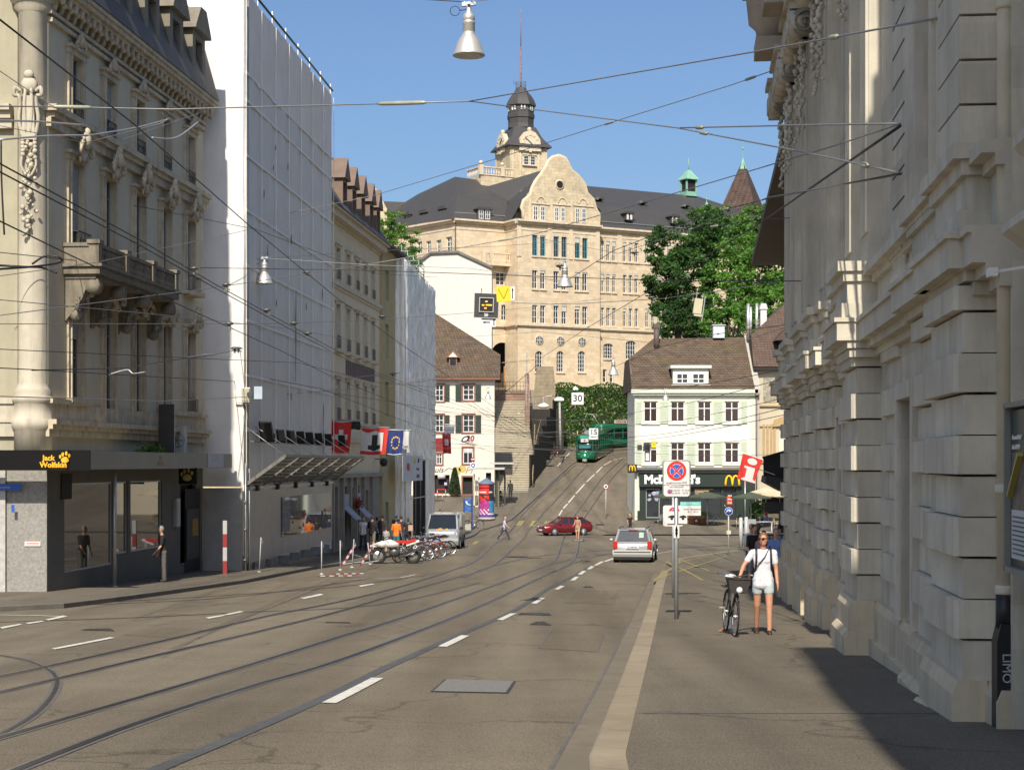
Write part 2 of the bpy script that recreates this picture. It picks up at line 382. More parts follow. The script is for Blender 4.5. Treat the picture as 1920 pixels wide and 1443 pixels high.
def dense(pts,step=2.0):
 Q=[Vector((pts[0][0],pts[0][1],0))]
 for a,b in zip(pts,pts[1:]):
  a=Vector((a[0],a[1],0));b=Vector((b[0],b[1],0));k=max(1,int((b-a).length/step))
  for i in range(1,k+1):Q.append(a.lerp(b,i/k))
 return Q
kd=dense(kl)
side_strip('pavement',[Vector((p.x+0.27,p.y,0)) for p in kd],[Vector((24,p.y,0)) for p in kd],0.12,M_side)
kb=MB()
def kerb_mesh(mb,line,w,h,side=1):
 vs=[]
 for i,p in enumerate(line):
  d=(line[min(i+1,len(line)-1)]-line[max(i-1,0)]).normalized();nr=Vector((d.y,-d.x,0))*side
  q=p+nr*w
  vs+=[(p.x,p.y,G(p.y)-0.1),(p.x,p.y,G(p.y)+h-0.015),(p.x+nr.x*0.02,p.y+nr.y*0.02,G(p.y)+h),(q.x,q.y,G(q.y)+h),(q.x,q.y,G(q.y)-0.1)]
 fs=[]
 for i in range(len(line)-1):
  for j in range(4):fs.append((5*i+j,5*i+j+1,5*i+j+6,5*i+j+5) if side>0 else (5*i+j+5,5*i+j+6,5*i+j+1,5*i+j))
 mb._add(vs,fs)
kerb_mesh(kb,kd,0.27,0.125)
kb.build('kerb',M_kerb,kind='structure')
e0=kd[-1]
pl=P2([(1240,1075),(1262,1052),(1300,1046),(1340,1040),(1420,1030),(1500,1024)])
a=MB()
far=dense([e0+Vector((0.3,0,0))]+[Vector((p.x+0.1,p.y,0)) for p in pl[1:]],1.5)
a.v=[];
for p in far:a.v+=[(p.x,p.y,G(p.y)+0.118),(24,p.y,G(p.y)+0.118)]
for i in range(len(far)-1):a.f.append((2*i,2*i+1,2*i+3,2*i+2));a.m.append(0);a.sm.append(False)
a.build('plaza_pavement',M_side,kind='structure')
kb=MB();kerb_mesh(kb,far,0.22,0.122);kb.build('plaza_kerb',M_kerb,kind='structure')
lk=P2([(0,1146),(120,1140),(215,1128),(330,1112),(460,1093),(590,1067),(700,1051),(800,1031),(868,1012),(900,996),(960,975)])
lkd=dense([Vector((-22,lk[0].y-0.6,0))]+lk,1.5)
hk=P2([(960,975),(1000,940),(1040,902),(1075,870)])
hk2=hk+[hk[-1]+Vector((4,12,0)),hk[-1]+Vector((14,22,0))]
lall=lkd+dense(hk2,2)[1:]
a=MB()
for p in lall:a.v+=[(p.x-0.16,p.y,G(p.y)+0.12),(-60,p.y,G(p.y)+0.12)]
for i in range(len(lall)-1):a.f.append((2*i+2,2*i+3,2*i+1,2*i));a.m.append(0);a.sm.append(False)
a.build('left_pavement',M_side,kind='structure')
kb=MB();kerb_mesh(kb,lall,0.17,0.124,-1);kb.build('left_kerb',mat('kerb_dark',(0.13,0.12,0.10),0.85,0.2,3),kind='structure')
hr=P2([(1160,985),(1176,940),(1190,900),(1199,872)])
a=MB();hrd=dense([Vector((34,131,0)),Vector((12,132,0))]+hr,2)
a=MB();ln=dense([(6.9,133.5),(9.3,141),(9.9,152),(11.5,168),(14,185)],2)
for p in ln:a.v+=[(p.x,p.y,G(p.y)+0.10),(60,p.y,G(p.y)+0.10)]
for i in range(len(ln)-1):a.f.append((2*i,2*i+1,2*i+3,2*i+2));a.m.append(0);a.sm.append(False)
a.build('hill_pavement',M_side,kind='structure')
RL=[[(20,1448),(267,1353),(467,1288),(600,1250),(733,1203),(867,1150),(983,1097),(1033,1073),(1073,1053),(1083,1035),(1086,1017),(1088,990),(1102,962),(1145,900),(1190,855)],[(-30,1390),(0,1383),(167,1335),(367,1277),(640,1193),(733,1165),(867,1118),(945,1090),(1027,1058),(1047,1040),(1057,1010),(1066,985),(1084,958),(1130,895),(1172,856)],[(-30,1304),(110,1272),(300,1227),(500,1180),(640,1145),(733,1117),(800,1098),(870,1078),(918,1063),(960,1030),(985,1005),(1000,985),(1045,935),(1102,871)],[(-30,1274),(133,1240),(333,1195),(500,1155),(640,1127),(760,1097),(850,1068),(900,1045),(940,1012),(967,982),(1020,925),(1079,872)],[(870,1082),(918,1062),(1000,1044),(1090,1034),(1200,1029),(1330,1024),(1480,1018)],[(965,1083),(1020,1062),(1090,1044),(1160,1037),(1260,1033),(1400,1029),(1490,1027)],[(1033,1073),(1100,1047),(1180,1034),(1300,1026),(1490,1012)],]
a=MB();b=MB();c=MB()
for l in RL:
 p=P2(l);strip(c,p,0.03,0.012,5,0.05);strip(b,p,0.17,0.006,5);strip(a,p,0.075,0.010,5)
for l in [[(-30,1142),(110,1134),(230,1127),(420,1116),(633,1100),(800,1078)],[(0,1166),(267,1157),(467,1147),(640,1140),(760,1125),(900,1092)],[(-20,1140),(200,1132),(400,1122),(560,1104),(700,1083)],[(-30,1395),(0,1378),(60,1343),(92,1312),(106,1286),(105,1270),(90,1255),(50,1238),(0,1228)]]:
 p=P2(l);strip(b,p,0.13,0.005,5);strip(a,p,0.05,0.009,5)
b.build('rail_bedding',M_seam,kind='structure');a.build('tram_rail',M_rail,kind='structure');c.build('rail_head',mat('rail_head_steel',(0.30,0.28,0.26),0.35,0.2,5,metal=0.7),kind='structure')
a=MB();strip(a,P2([(225,1475),(293,1443),(467,1370),(640,1293),(733,1247),(867,1187),(967,1143),(1033,1100),(1077,1079),(1105,1062)]),0.16,0.007,5)
a.build('road_seam',mat('seam_tar',(0.085,0.085,0.085),0.7,0.2,5,stain=0.4),kind='structure')
a=MB();gut=[p+Vector((-0.14,0,0)) for p in kd];strip(a,gut,0.27,0.004);a.build('gutter',mat('gutter_asphalt',(0.172,0.146,0.104),0.85,0.2,3,stain=0.5,sscale=1.5),kind='structure')
a=MB();strip(a,[p+Vector((-0.29,0,0)) for p in kd],0.035,0.007);a.build('gutter_joint',M_seam,kind='structure')
a=MB();pj=gp(1400,1337,0.12);a.poly([(kd[0].x+.6 if False else gp(1205,1337,.12).x,pj.y,G(pj.y)+.124),(9,pj.y,G(pj.y)+.124),(9,pj.y+.05,G(pj.y+.05)+.124),(gp(1205,1337,.12).x,pj.y+.05,G(pj.y+.05)+.124)])
a.build('pavement_joint',M_seam,kind='structure')
a=MB()
def quad(mb,q,off=0.012,n=4):
 P=P2(q)
 for i in range(n):
  t0,t1=i/n,(i+1)/n
  A,B,C,D=P[0].lerp(P[3],t0),P[1].lerp(P[2],t0),P[1].lerp(P[2],t1),P[0].lerp(P[3],t1)
  mb.poly([(v.x,v.y,G(v.y)+off) for v in (A,B,C,D)])
for q in [[(603,1318),(630,1319),(719,1272),(697,1271)],[(821,1212),(838,1213),(880,1192),(865,1191)],[(931,1162),(943,1163),(968,1150),(957,1150)],[(996,1131),(1006,1132),(1022,1121),(1013,1121)],[(1039,1105),(1048,1105),(1059,1099),(1051,1098)],[(1069,1088),(1078,1088),(1086,1081),(1078,1081)],[(1083,1077),(1091,1077),(1100,1070),(1092,1070)],[(1100,1067),(1107,1067),(1115,1062),(1108,1061)],[(1113,1060),(1119,1060),(1133,1053),(1127,1052)],[(1132,1052),(1136,1053),(1156,1046),(1152,1045)],[(97,1216),(103,1218),(216,1196),(206,1195)],[(385,1158),(392,1160),(424,1154),(418,1153)],[(420,1152),(428,1153),(457,1147),(450,1146)],[(562,1121),(570,1123),(607,1115),(601,1113)],[(672,1098),(677,1100),(703,1095),(698,1094)],[(0,1176),(4,1179),(42,1171),(36,1170)],[(48,1168),(54,1170),(84,1165),(78,1164)],[(84,1162),(92,1163),(127,1156),(118,1154)]]:quad(a,q)
strip(a,P2([(0,1153),(60,1154),(122,1156)]),0.10,0.013)
strip(a,P2([(600,1088),(750,1083),(780,1077)]),0.08,0.012);strip(a,P2([(700,1054),(790,1049),(860,1030)]),0.08,0.012)
strip(a,P2([(1234,1037),(1262,1033),(1310,1031)]),0.10,0.012)
hp=P2([(1048,966),(1056,953),(1066,942),(1080,925),(1100,903),(1118,886),(1132,872),(1150,862),(1180,856)])
for u,v in zip(hp,hp[1:]):strip(a,[u,u.lerp(v,0.8)],0.14,0.012)
strip(a,P2([(1045,876),(1068,851)]),0.12,0.135)
for q in [[(870,1003),(880,1003),(890,999),(882,999)]]:quad(a,q)
a.build('road_marking',M_paint,kind='structure')
a=MB()
for l,w in [([(1226,1088),(1250,1071),(1276,1053),(1340,1040)],.1),([(1230,1085),(1300,1062),(1362,1042)],.1),([(1250,1052),(1290,1072),(1318,1088)],.1),([(1270,1046),(1330,1070)],.1),([(1310,1044),(1345,1037),(1440,1030)],.12)]:
 strip(a,P2(l,.12),w,0.128)
for q in [[(966,985),(976,985),(984,976),(974,976)],[(992,986),(1003,986),(1009,976),(998,976)],[(1018,985),(1030,985),(1034,977),(1022,977)],[(884,1020),(892,1020),(900,1014),(892,1014)],[(1300,1001),(1345,1000),(1350,996),(1302,997)]]:quad(a,q)
a.build('yellow_marking',M_ypaint,kind='structure')
t=thing('manhole_cover','large rectangular steel cover in the middle of the near lane','manhole cover',gp(886,1287)+Vector((0,0,.006)))
P=P2([(806,1297),(953,1300),(968,1277),(834,1273)]);o0=gp(886,1287)
def lp(v,z): return (v.x-o0.x,v.y-o0.y,G(v.y)-o0.z+z)
a=MB();a.poly([lp(v,0.0) for v in P]);a.build('frame',mat('cover_frame',(0.05,0.045,0.04),0.7,0.2),t)
c_=sum(P,Vector())/4;P_=[v.lerp(c_,0.07) for v in P]
a=MB();a.poly([lp(v,0.005) for v in P_]);a.build('lid',mat('cover_lid',(0.20,0.19,0.17),0.6,0.3,30,bump=0.4,metal=0.1),t)
for i,(q,lb) in enumerate([([(970,1152),(1034,1154),(1030,1149),(975,1149)],'long dark drain grate beside the lane dashes'),([(992,1171),(1034,1172),(1020,1165),(1004,1166)],'small rounded dark cover past the long grate'),([(1092,1101),(1114,1102),(1108,1099),(1098,1099)],'tiny dark cover on the road behind the silver car'),([(608,1167),(658,1168),(654,1166),(611,1166)],'dark slot drain between the tram rails'),([(150,1181),(215,1183),(207,1178),(165,1179)],'dark patch cover on the left lane')]):
 P=P2(q);o0=sum(P,Vector())/4;t=MB()
 t.v=[];t.poly([(v.x-o0.x,v.y-o0.y,G(v.y)-G(o0.y)+.009) for v in P])
 for k in range(5):
  u0=P[0].lerp(P[1],.1+k*.17);u1=P[3].lerp(P[2],.1+k*.17);t.bar((u0.x-o0.x,u0.y-o0.y,G(u0.y)-G(o0.y)+.011),(u1.x-o0.x,u1.y-o0.y,G(u1.y)-G(o0.y)+.011),.012,.006)
 t.build('drain_cover',mat('drain_iron',(0.045,0.04,0.037),0.6,0.25,20),None,lb,'drain cover','drain covers in the road',loc=(o0.x,o0.y,G(o0.y)))
a=MB();b=MB()
for q in [[(1010,1215),(1120,1222),(1135,1180),(1035,1176)],[(1060,1130),(1150,1133),(1160,1108),(1082,1106)],[(230,1190),(330,1196),(380,1180),(290,1175)]]:
 quad(a,q,0.0035,6);P=P2(q);strip(b,P+[P[0]],0.03,0.0045)
a.build('asphalt_patch',asphalt('patch_asphalt',(0.190,0.158,0.110)),kind='structure');b.build('patch_joint',M_seam,kind='structure')
# ---- left side: stucco corner house, wrapped scaffolds, cream house
def window(parent,fr_,x0,x1,z0,z1,y=0.2,bars_v=1,bars_h=(0.68,),fw=0.06,fm=None,gm=None,name='window',thick=0.05,arch=False,label=None,two=False):
 "casement set in a wall opening: frame with bars, and the pane as its sub-part"
 b=MB();b.box(x0,x1,y,y+thick,z0,z0+fw);b.box(x0,x1,y,y+thick,z1-fw,z1);b.box(x0,x0+fw,y,y+thick,z0+fw,z1-fw);b.box(x1-fw,x1,y,y+thick,z0+fw,z1-fw)
 w=x1-x0
 for k in range(1,bars_v+1):
  xc=x0+w*k/(bars_v+1);b.box(xc-fw*.4,xc+fw*.4,y+.002,y+thick-.004,z0+fw,z1-fw)
 for h in bars_h:
  zc=z0+(z1-z0)*h;b.box(x0+fw,x1-fw,y+.004,y+thick-.008,zc-fw*.35,zc+fw*.35)
 o=b.build(name,fm or M_gframe,parent,label)
 g_=MB();g_.poly([(x0+fw*.5,y+thick*.6,z0+fw*.5),(x1-fw*.5,y+thick*.6,z0+fw*.5),(x1-fw*.5,y+thick*.6,z1-fw*.5),(x0+fw*.5,y+thick*.6,z1-fw*.5)])
 g_.build('pane',gm or M_glass,o)
 return o
def railing(b,x0,x1,y0,z0,h,n=None,sides=0.0,r=0.012):
 "wrought railing in front of an opening"
 n=n or max(3,int((x1-x0)/0.11))
 b.box(x0,x1,y0-.015,y0+.015,z0+h-.03,z0+h);b.box(x0,x1,y0-.012,y0+.012,z0,z0+.025)
 for i in range(n+1):
  x=x0+(x1-x0)*i/n;b.box(x-r/2,x+r/2,y0-r/2,y0+r/2,z0+.025,z0+h-.03)
 if sides:
  for x in (x0,x1):b.box(x-.012,x+.012,y0,y0+sides,z0+h-.03,z0+h);b.box(x-.012,x+.012,y0,y0+sides,z0,z0+.025)
 return b
def ornament(b,c,w,h,seed=0,depth=0.14):
 "carved crest: shell, scrolls and leaves above a window"
 rn=random.Random(seed);x,y,z=c
 b.ball((x,y-depth*.4,z+h*.55),w*.17,8,(1,.8,1.2));b.ball((x,y-depth*.5,z+h*.86),w*.09,8,(1,1,1.3))
 for s in (-1,1):
  b.tube(spline([(x+s*w*.10,y-.02,z+h*.15),(x+s*w*.30,y-depth*.5,z+h*.42),(x+s*w*.46,y-depth*.5,z+h*.16),(x+s*w*.36,y-depth*.4,z+h*.02),(x+s*w*.29,y-depth*.3,z+h*.17)],3),[w*.05]*12+[w*.04],5)
  for k in range(4):b.ball((x+s*w*(.10+.10*k),y-depth*.4,z+h*(.72-.14*k)+rn.uniform(-.02,.02)),w*.075,6,(1.2,.8,1))
 return b
LZ=-3.5
FL=Fr(-12.5,46,LZ,.09,1)
stucco=mat('stucco_grey_green',(0.56,0.495,0.36),0.9,0.08,0.8,bump=0.15,stain=0.45,scol=(0.40,0.34,0.235),sscale=0.6,streak=True)
stone_l=mat('cream_dressed_stone',(0.47,0.425,0.33),0.85,0.12,2,stain=0.6,scol=(0.20,0.165,0.12),sscale=0.9,streak=True)
soot=mat('sooty_stone',(0.20,0.175,0.13),0.9,0.25,3,stain=0.8,scol=(0.07,0.058,0.043),sscale=1.2,streak=True)
stone_d=mat('weathered_stone',(0.50,0.43,0.31),0.9,0.2,3,stain=0.7,scol=(0.16,0.135,0.10),sscale=1.2,streak=True)
lead=mat('dark_zinc_roof',(0.065,0.058,0.048),0.6,0.15,1.5,stain=0.3)
H=fthing('corner_house','grey stucco corner house with carved window crests and a balcony above the sports shop','building',FL)
LEN=15.45;zc= lambda px,py:FL.tz(px,py)[1]
cols=[2.05+2.88*i for i in range(5)]
zt= lambda z:z-LZ
holes=[];fl3=(zt(9.75),zt(11.4));fl2=(zt(6.0),zt(8.45));fl1=(zt(1.85),zt(4.55))
for i,c in enumerate(cols):
 holes.append((c-.45,c+.45,*fl3));holes.append((c-.48,c+.48,*fl2))
 holes.append((c-.48,c+.48,zt(1.2) if i in (1,2,3) else fl1[0],fl1[1]))
zled=zt(.95)
shop=[(FL.x(122),FL.x(213),FL.tz(122,1074)[1],FL.tz(122,906)[1]),(FL.x(219),FL.x(241),FL.tz(122,1074)[1]+.28,FL.tz(122,906)[1]),(FL.x(246),FL.x(305),FL.tz(122,1074)[1]+.28,FL.tz(122,906)[1]),(FL.x(339),FL.x(368),0.0,2.75)]
w=MB();w.wall(0,LEN,zt(.72),zt(12.2),[h for h in holes],0,.17)
w.poly([(0,0,zt(.72)),(0,0,zt(12.2)),(0,9,zt(12.2)),(0,9,zt(.72))])
w.poly([(LEN,0,0),(LEN,9,0),(LEN,9,zt(12.2)),(LEN,0,zt(12.2))]);w.poly([(0,9,0),(0,9,zt(12.2)),(LEN,9,zt(12.2)),(LEN,9,0)])
w.build('wall',stucco,H)
w=MB();w.box(0.02,LEN,.03,.5,zt(-.02),zt(.72));w.build('band_wall',stucco,H)
w=MB();w.wall(0.02,LEN,-1,zt(-.02),shop,0.02,.12);w.build('shop_wall',mat('shop_wall_grey',(0.13,0.125,0.11),0.75,0.15,2,stain=.3),H)
dk=MB();dk.box(.5,LEN-.1,.25,.6,0.0,zt(12));dk.build('interior',M_dark,H)
sur=MB();irn=MB()
cr=MB()
for i,c in enumerate(cols):
 for (lo,hi),hw,od in ((fl3,.45,.30),(fl2,.48,.55),((zt(1.2) if i in (1,2,3) else fl1[0],fl1[1]),.48,.5)):
  blind=(i==0 and lo==fl2[0]) or (i==1 and lo==fl3[0])
  window(H,FL,c-hw,c+hw,lo,hi,.10,1,(.72,) if hi-lo<2 else (.42,.78),.055,M_gframe)
  if blind or (i==0 and hi==fl1[1]):
   s_=MB();z=hi-.02
   while z>(lo+.55 if not (i==0 and hi==fl1[1]) else hi-1.0):s_.box(c-hw+.02,c+hw-.02,.05,.08,z-.05,z);z-=.065
   s_.build('roller_blind',mat('blind_grey',(0.36,0.37,0.36),.6,.08),H)
  for s in (-1,1):sur.box(c+s*(hw+.11)-.11,c+s*(hw+.11)+.11,-.09,0.0,lo-.1,hi);sur.box(c+s*(hw+.03)-.03,c+s*(hw+.03)+.03,-.13,-.09,lo-.1,hi)
  sur.box(c-hw-.25,c+hw+.25,-.12,0,hi,hi+.16);sur.box(c-hw-.30,c+hw+.30,-.20,0,hi+.16,hi+.24)
  if hi==fl3[1]:ornament(cr,(c,-.14,hi+.20),.9,od+.15,i)
  else :ornament(cr,(c,-.24,hi+.18),1.15,od+.22,i+9,.26);ornament(cr,(c,-.18,hi-.02),.7,.34,i+3,.2)
  if lo>zt(1.5):sur.box(c-hw-.30,c+hw+.30,-.22,0,lo-.16,lo-.06)
 railing(irn,c-.45,c+.45,-.12,fl3[0],.42,8);
 for k in range(4):irn.lathe([(.05,-.01),(.05,.01)],(c-.33+.22*k,-.12,fl3[0]+.2),8,'y')
 if i==0 or i==4:railing(irn,c-.52,c+.52,-.30,fl2[0]-.02,.5,9,.3);sur.box(c-.62,c+.62,-.42,0,fl2[0]-.2,fl2[0]-.04)
railing(irn,cols[4]-.5,cols[4]+.5,-.2,fl1[0]-.05,.45,9,.2)
for k in range(4):irn.lathe([(.07,-.01),(.07,.01)],(cols[0]-.36+.24*k,-.30,fl2[0]+.22),8,'y')
sur.build('window_surround',stone_d,H);irn.build('railing',M_iron,H);cr.build('crest',stone_d,H)
s_=MB()
for y0,z0,z1 in ((-.34,9.45,9.62),(-.24,9.3,9.45),(-.14,9.05,9.3)):s_.box(-.16 if y0>-.3 else -.3,LEN,y0,0,zt(z0),zt(z1))
for y0,z0,z1 in ((-.34,1.05,1.18),(-.24,.92,1.05),(-.14,.72,.92)):s_.box(-.3,LEN,y0,.03,zt(z0),zt(z1))
s_.box(-.10,LEN,-.10,0,zt(1.18),zt(1.62));s_.box(-.2,cols[0]+.95,-.2,0,zt(1.62),zt(1.75));s_.box(cols[3]+.5,LEN,-.2,0,zt(1.62),zt(1.75))
s_.box(0,LEN,-.12,0,zt(11.9),zt(12.02))
s_.build('string_course',stone_d,H)
s_=MB();s_.box(-.5,LEN+.02,-.5,.2,zt(12.72),zt(12.86));s_.box(-.55,LEN+.04,-.56,.2,zt(12.86),zt(12.98));s_.box(-.1,LEN,-.14,.2,zt(12.1),zt(12.2));s_.box(-.4,LEN,-.4,.2,zt(12.62),zt(12.72))
s_.build('cornice',stone_d,H)
s_=MB();k=0.1
while k<LEN-.2:
 s_.prism([(-.39,zt(12.62)),(-.39,zt(12.52)),(-.3,zt(12.46)),(-.2,zt(12.5)),(-.12,zt(12.25)),(-.02,zt(12.2)),(-.02,zt(12.62))],k,k+.2,'x')
 s_.ball((k+.1,-.33,zt(12.47)),.09,6);s_.ball((k+.36,-.28,zt(12.42)),.09,6);k+=.5
s_.build('corbel',stone_d,H)
s_=MB();ex=FL.M.inverted()
def LW(X,Y,Z): return ex@Vector((X,Y,Z))
e=LW(-12.9,45.97,0)
s_.lathe([(.50,zt(.3)),(.50,zt(.9)),(.56,zt(.95)),(.56,zt(1.18)),(.50,zt(1.2)),(.50,zt(1.62)),(.55,zt(1.66)),(.55,zt(1.76)),(.46,zt(1.84)),(.50,zt(1.93)),(.42,zt(2.02)),(.385,zt(2.15)),(.385,zt(12.1)),(.5,zt(12.2)),(.48,zt(12.35)),(.60,zt(12.4)),(.62,zt(12.62))],(e.x,e.y,0),28)
s_.build('corner_shaft',stone_l,H)
s_=MB()
sc= lambda px,py:LW(*W(px,py,45.45))
def cart(b):
 Z= lambda z:z
 b.M=FL.M.inverted()@Matrix.Translation((-12.88,45.55,0))
 zz= lambda py:(868-py)*45.5/3200
 b.ball((0,-.06,zz(140)),.13,8,(1.1,.8,1));b.ball((0,-.03,zz(160)),.25,8,(1,.6,.9))
 for s in (-1,1):
  b.tube(spline([(s*.2,-.1,zz(172)),(s*.34,-.16,zz(166)),(s*.36,-.16,zz(180)),(s*.24,-.16,zz(182)),(s*.22,-.1,zz(200)),(s*.26,-.08,zz(225)),(s*.16,-.05,zz(258))],4),.055,6)
  b.tube(spline([(s*.07,-.1,zz(165)),(s*.1,-.14,zz(200)),(s*.06,-.08,zz(250))],4),.045,6)
  for k in range(5):b.ball((s*.16,-.06,zz(262+k*7)),.07,6)
  b.tube(spline([(s*.15,-.05,zz(285)),(s*.2,-.08,zz(310)),(s*.05,-.04,zz(330))],4),.04,5)
 rn=random.Random(4)
 for k in range(46):
  t=k/46;wv=.19*math.sin(t*math.pi*3.3)**2+.05;b.ball((rn.uniform(-wv,wv),-.06-rn.random()*.06,zz(265+t*178)),rn.uniform(.04,.085),6)
 b.prism([(-.18,zz(262)),(.18,zz(262)),(.14,zz(180)),(-.14,zz(180))],-.12,0)
 b.M=None
cart(s_);s_.build('carved_drop',stone_l,H)
s_=MB();p0=LW(-12.5,46,0);s_.M=FL.M.inverted()@Matrix.Translation((-12.5,46.05,0))
s_.box(-6.5,-.02,0.0,.3,.25,13.9);s_.box(-.08,.0,-.06,0,.72,12.2);s_.box(-.92,-.82,-.06,0,1.7,12.2);s_.build('end_wall',mat('stucco_cream_sunlit_copy',(0.36,0.33,0.235),0.9,0.1,1.2,bump=.15,stain=.3,scol=(.22,.19,.13),streak=True),H)  # sunlit copy of the street wall's stucco, its tone set for direct sun
s_=MB();s_.M=FL.M.inverted()@Matrix.Translation((-12.5,46.05,0))
for y0,z0,z1 in ((-.42,9.45,9.62),(-.3,9.25,9.45),(-.18,9.0,9.25)):s_.box(-6.6,-.95,y0,0,z0,z1)
for y0,z0,z1 in ((-.16,1.1,1.18),(-.12,.72,1.1),(-.10,1.18,1.6),(-.16,1.6,1.75)):s_.box(-6.6,-.0,y0,0,z0,z1)
s_.build('end_moulding',stone_l,H)
s_=MB();s_.M=FL.M.inverted()@Matrix.Translation((-12.5,46.05,0));s_.box(-1.1,-.02,-.12,.6,-4.4,-.02)
s_.build('granite_pier',mat('granite_grey',(0.26,0.25,0.225),0.8,0.28,14,bump=.2,stain=.3,scol=(.15,.14,.12)),H)
s_=MB();s_.M=FL.M.inverted()@Matrix.Translation((-12.5,46.05,0));s_.box(-3.4,-1.11,-.22,.6,-4.4,.0)
s_.build('wrapped_hoarding',mat('crumpled_foil',(0.42,0.41,0.38),0.45,0.2,6,bump=1.0,bscale=6),H)
s_=MB();s_.prism([(-.6,zt(12.98)),(.3,zt(16.2)),(9,zt(16.2)),(9,zt(12.98))],-.3,LEN,'x');s_.build('roof',lead,H)
for i,c in enumerate([2.4,5.2,8.0,10.7,13.4]):
 d_=MB();d_.box(c-.78,c-.42,-.42,1.2,zt(12.99),zt(14.9));d_.box(c+.42,c+.78,-.42,1.2,zt(12.99),zt(14.9));d_.box(c-.42,c+.42,-.42,1.2,zt(14.65),zt(14.9));d_.box(c-.42,c+.42,-.38,1.2,zt(12.99),zt(13.2))
 d_.prism([(c-1.0,zt(14.9)),(c+1.0,zt(14.9)),(c+.95,zt(15.02)),(c+.35,zt(15.75)),(c-.35,zt(15.75)),(c-.95,zt(15.02))],-.6,1.3)
 o=d_.build('dormer',mat('dormer_stone',(0.20,0.18,0.14),.85,.2,2,stain=.4),H)
 g_=MB();g_.box(c-.42,c+.42,-.15,-.1,zt(13.2),zt(14.65));g_.build('pane',M_glass,o)
b0,b1=FL.x(178,-.95)+.1,FL.x(330,-.95)
B_=MB();B_.box(b0,b1,-1.05,0,zt(5.22),zt(5.42));B_.box(b0-.08,b1+.08,-1.13,0,zt(5.42),zt(5.5));B_.box(b0+.1,b1-.1,-.9,0,zt(5.1),zt(5.22))
for xx in [b0+.12,(b0*2+b1)/3,(b0+2*b1)/3,b1-.12]:
 B_.box(xx-.14,xx+.14,-1.03,-.75,zt(5.5),zt(6.05));B_.box(xx-.18,xx+.18,-1.07,-.7,zt(6.05),zt(6.16))
B_.box(b0+.02,b1-.02,-.99,-.85,zt(5.98),zt(6.08));B_.box(b0-.02,b0+.2,-1,0,zt(5.98),zt(6.08));B_.box(b0+.02,b0+.14,-.75,0,zt(5.5),zt(5.98))
o=B_.build('balcony',soot,H)
r_=MB();x=b0+.3
while x<b1-.3:r_.lathe([(.03,zt(5.5)),(.06,zt(5.62)),(.025,zt(5.76)),(.055,zt(5.88)),(.04,zt(5.98))],(x,-.92,0),7);x+=.17
r_.build('baluster',soot,o)
c_=MB()
for xx in [b0+.3,b0+2.4,b0+4.7,b1-.3]:
 pts=[(-.95,zt(5.1)),(-1.0,zt(4.9)),(-.85,zt(4.72)),(-.6,zt(4.8)),(-.5,zt(4.55)),(-.25,zt(4.2)),(0,zt(3.9)),(0,zt(5.1))]
 c_.prism(pts,xx-.16,xx+.16,'x');c_.lathe([(.19,-.2),(.19,.2)],(xx,-.8,zt(4.88)),14,'x');c_.ball((xx,-.3,zt(4.1)),.2,8);ornament(c_,(xx,-.3,zt(4.2)),.8,.7,int(xx*3),.3)
c_.build('corbel',soot,o)
for (a_,b_,c0,c1) in shop[:3]:window(H,FL,a_,b_,c0,c1,.06,0,(),.05,M_steel,mat('shop_glass',(0.075,0.068,0.052),.03,0,spec=1.0),'shop_window')  # glass base lightened towards brown in place of the street's reflection
C1=MB();zf0,zf1=zt(-.17),zt(.33)
C1.box(-.9,LEN+.05,-1.05,-.95,zf0,zf1);C1.box(-.85,LEN+.02,-.95,.02,zf0+.05,zf0+.12);C1.box(-.85,LEN+.02,-.95,.02,zf1-.1,zf1-.04)
can=C1.build('canopy',mat('canopy_grey',(0.30,0.28,0.22),.6,.08,1),H)
s_=MB();s_.M=FL.M.inverted()@Matrix.Translation((-11.42,45.0,0));s_.box(-5.6,.30,-.02,.05,-.19,.345)
sg=s_.build('sign_panel',mat('sign_black',(0.006,0.0055,0.005),.6,.1,spec=.15),H)
Lc=FL.M.inverted()
def front_text(s,px,py,d,size,m,**k):
 p=Lc@W(px,py,d); return text(s,size,sg,m,p,(R(90),0,-FL.a),**k)
gold=mat('letter_gold',(0.80,0.42,0.02),.5,.05)
front_text('Jack',91,858.5,44.97,.195,gold,bold=.035,align='CENTER');front_text('Wolfskin',100,871.5,44.97,.195,gold,bold=.035,align='CENTER')
def paw(b,s=1.0):
 b.prism([(x*s,z*s) for x,z in [(-.10,-.1),(.02,-.13),(.12,-.07),(.10,.02),(.03,.07),(-.07,.05),(-.13,-.02)]],-.01,.01)
 for (x,z,r_) in ((-.15,.07,.045),(-.07,.14,.05),(.04,.17,.05),(.13,.10,.045)):b.prism([(x*s+r_*s*math.cos(a)*.8,z*s+r_*s*1.35*math.sin(a)) for a in [2*math.pi*i/10 for i in range(10)]],-.01,.01)
 return b
s_=MB();s_.M=FL.M.inverted()@Matrix.Translation(W(122,860,44.96));paw(s_,.85);s_.build('paw_emblem',gold,sg)
s_=MB();s_.box(-.88,-.6,-1.08,-1.055,zf1-.2,zf1-.02);s_.build('white_label',M_white,can)
s_=MB();x0=FL.x(394,-1.07);s_.box(x0-.2,x0+1.7,-1.09,-1.06,zf0+.02,zf1+.0);s_.build('paper_notice',mat('paper',(.5,.5,.52),.8,.2,8),can)
text('Jack\nWolfskin',.17,can,mat('old_gold',(.30,.25,.12),.6,.1),(FL.x(302,-1.06),-1.06,(zf0+zf1)/2),bold=.03)
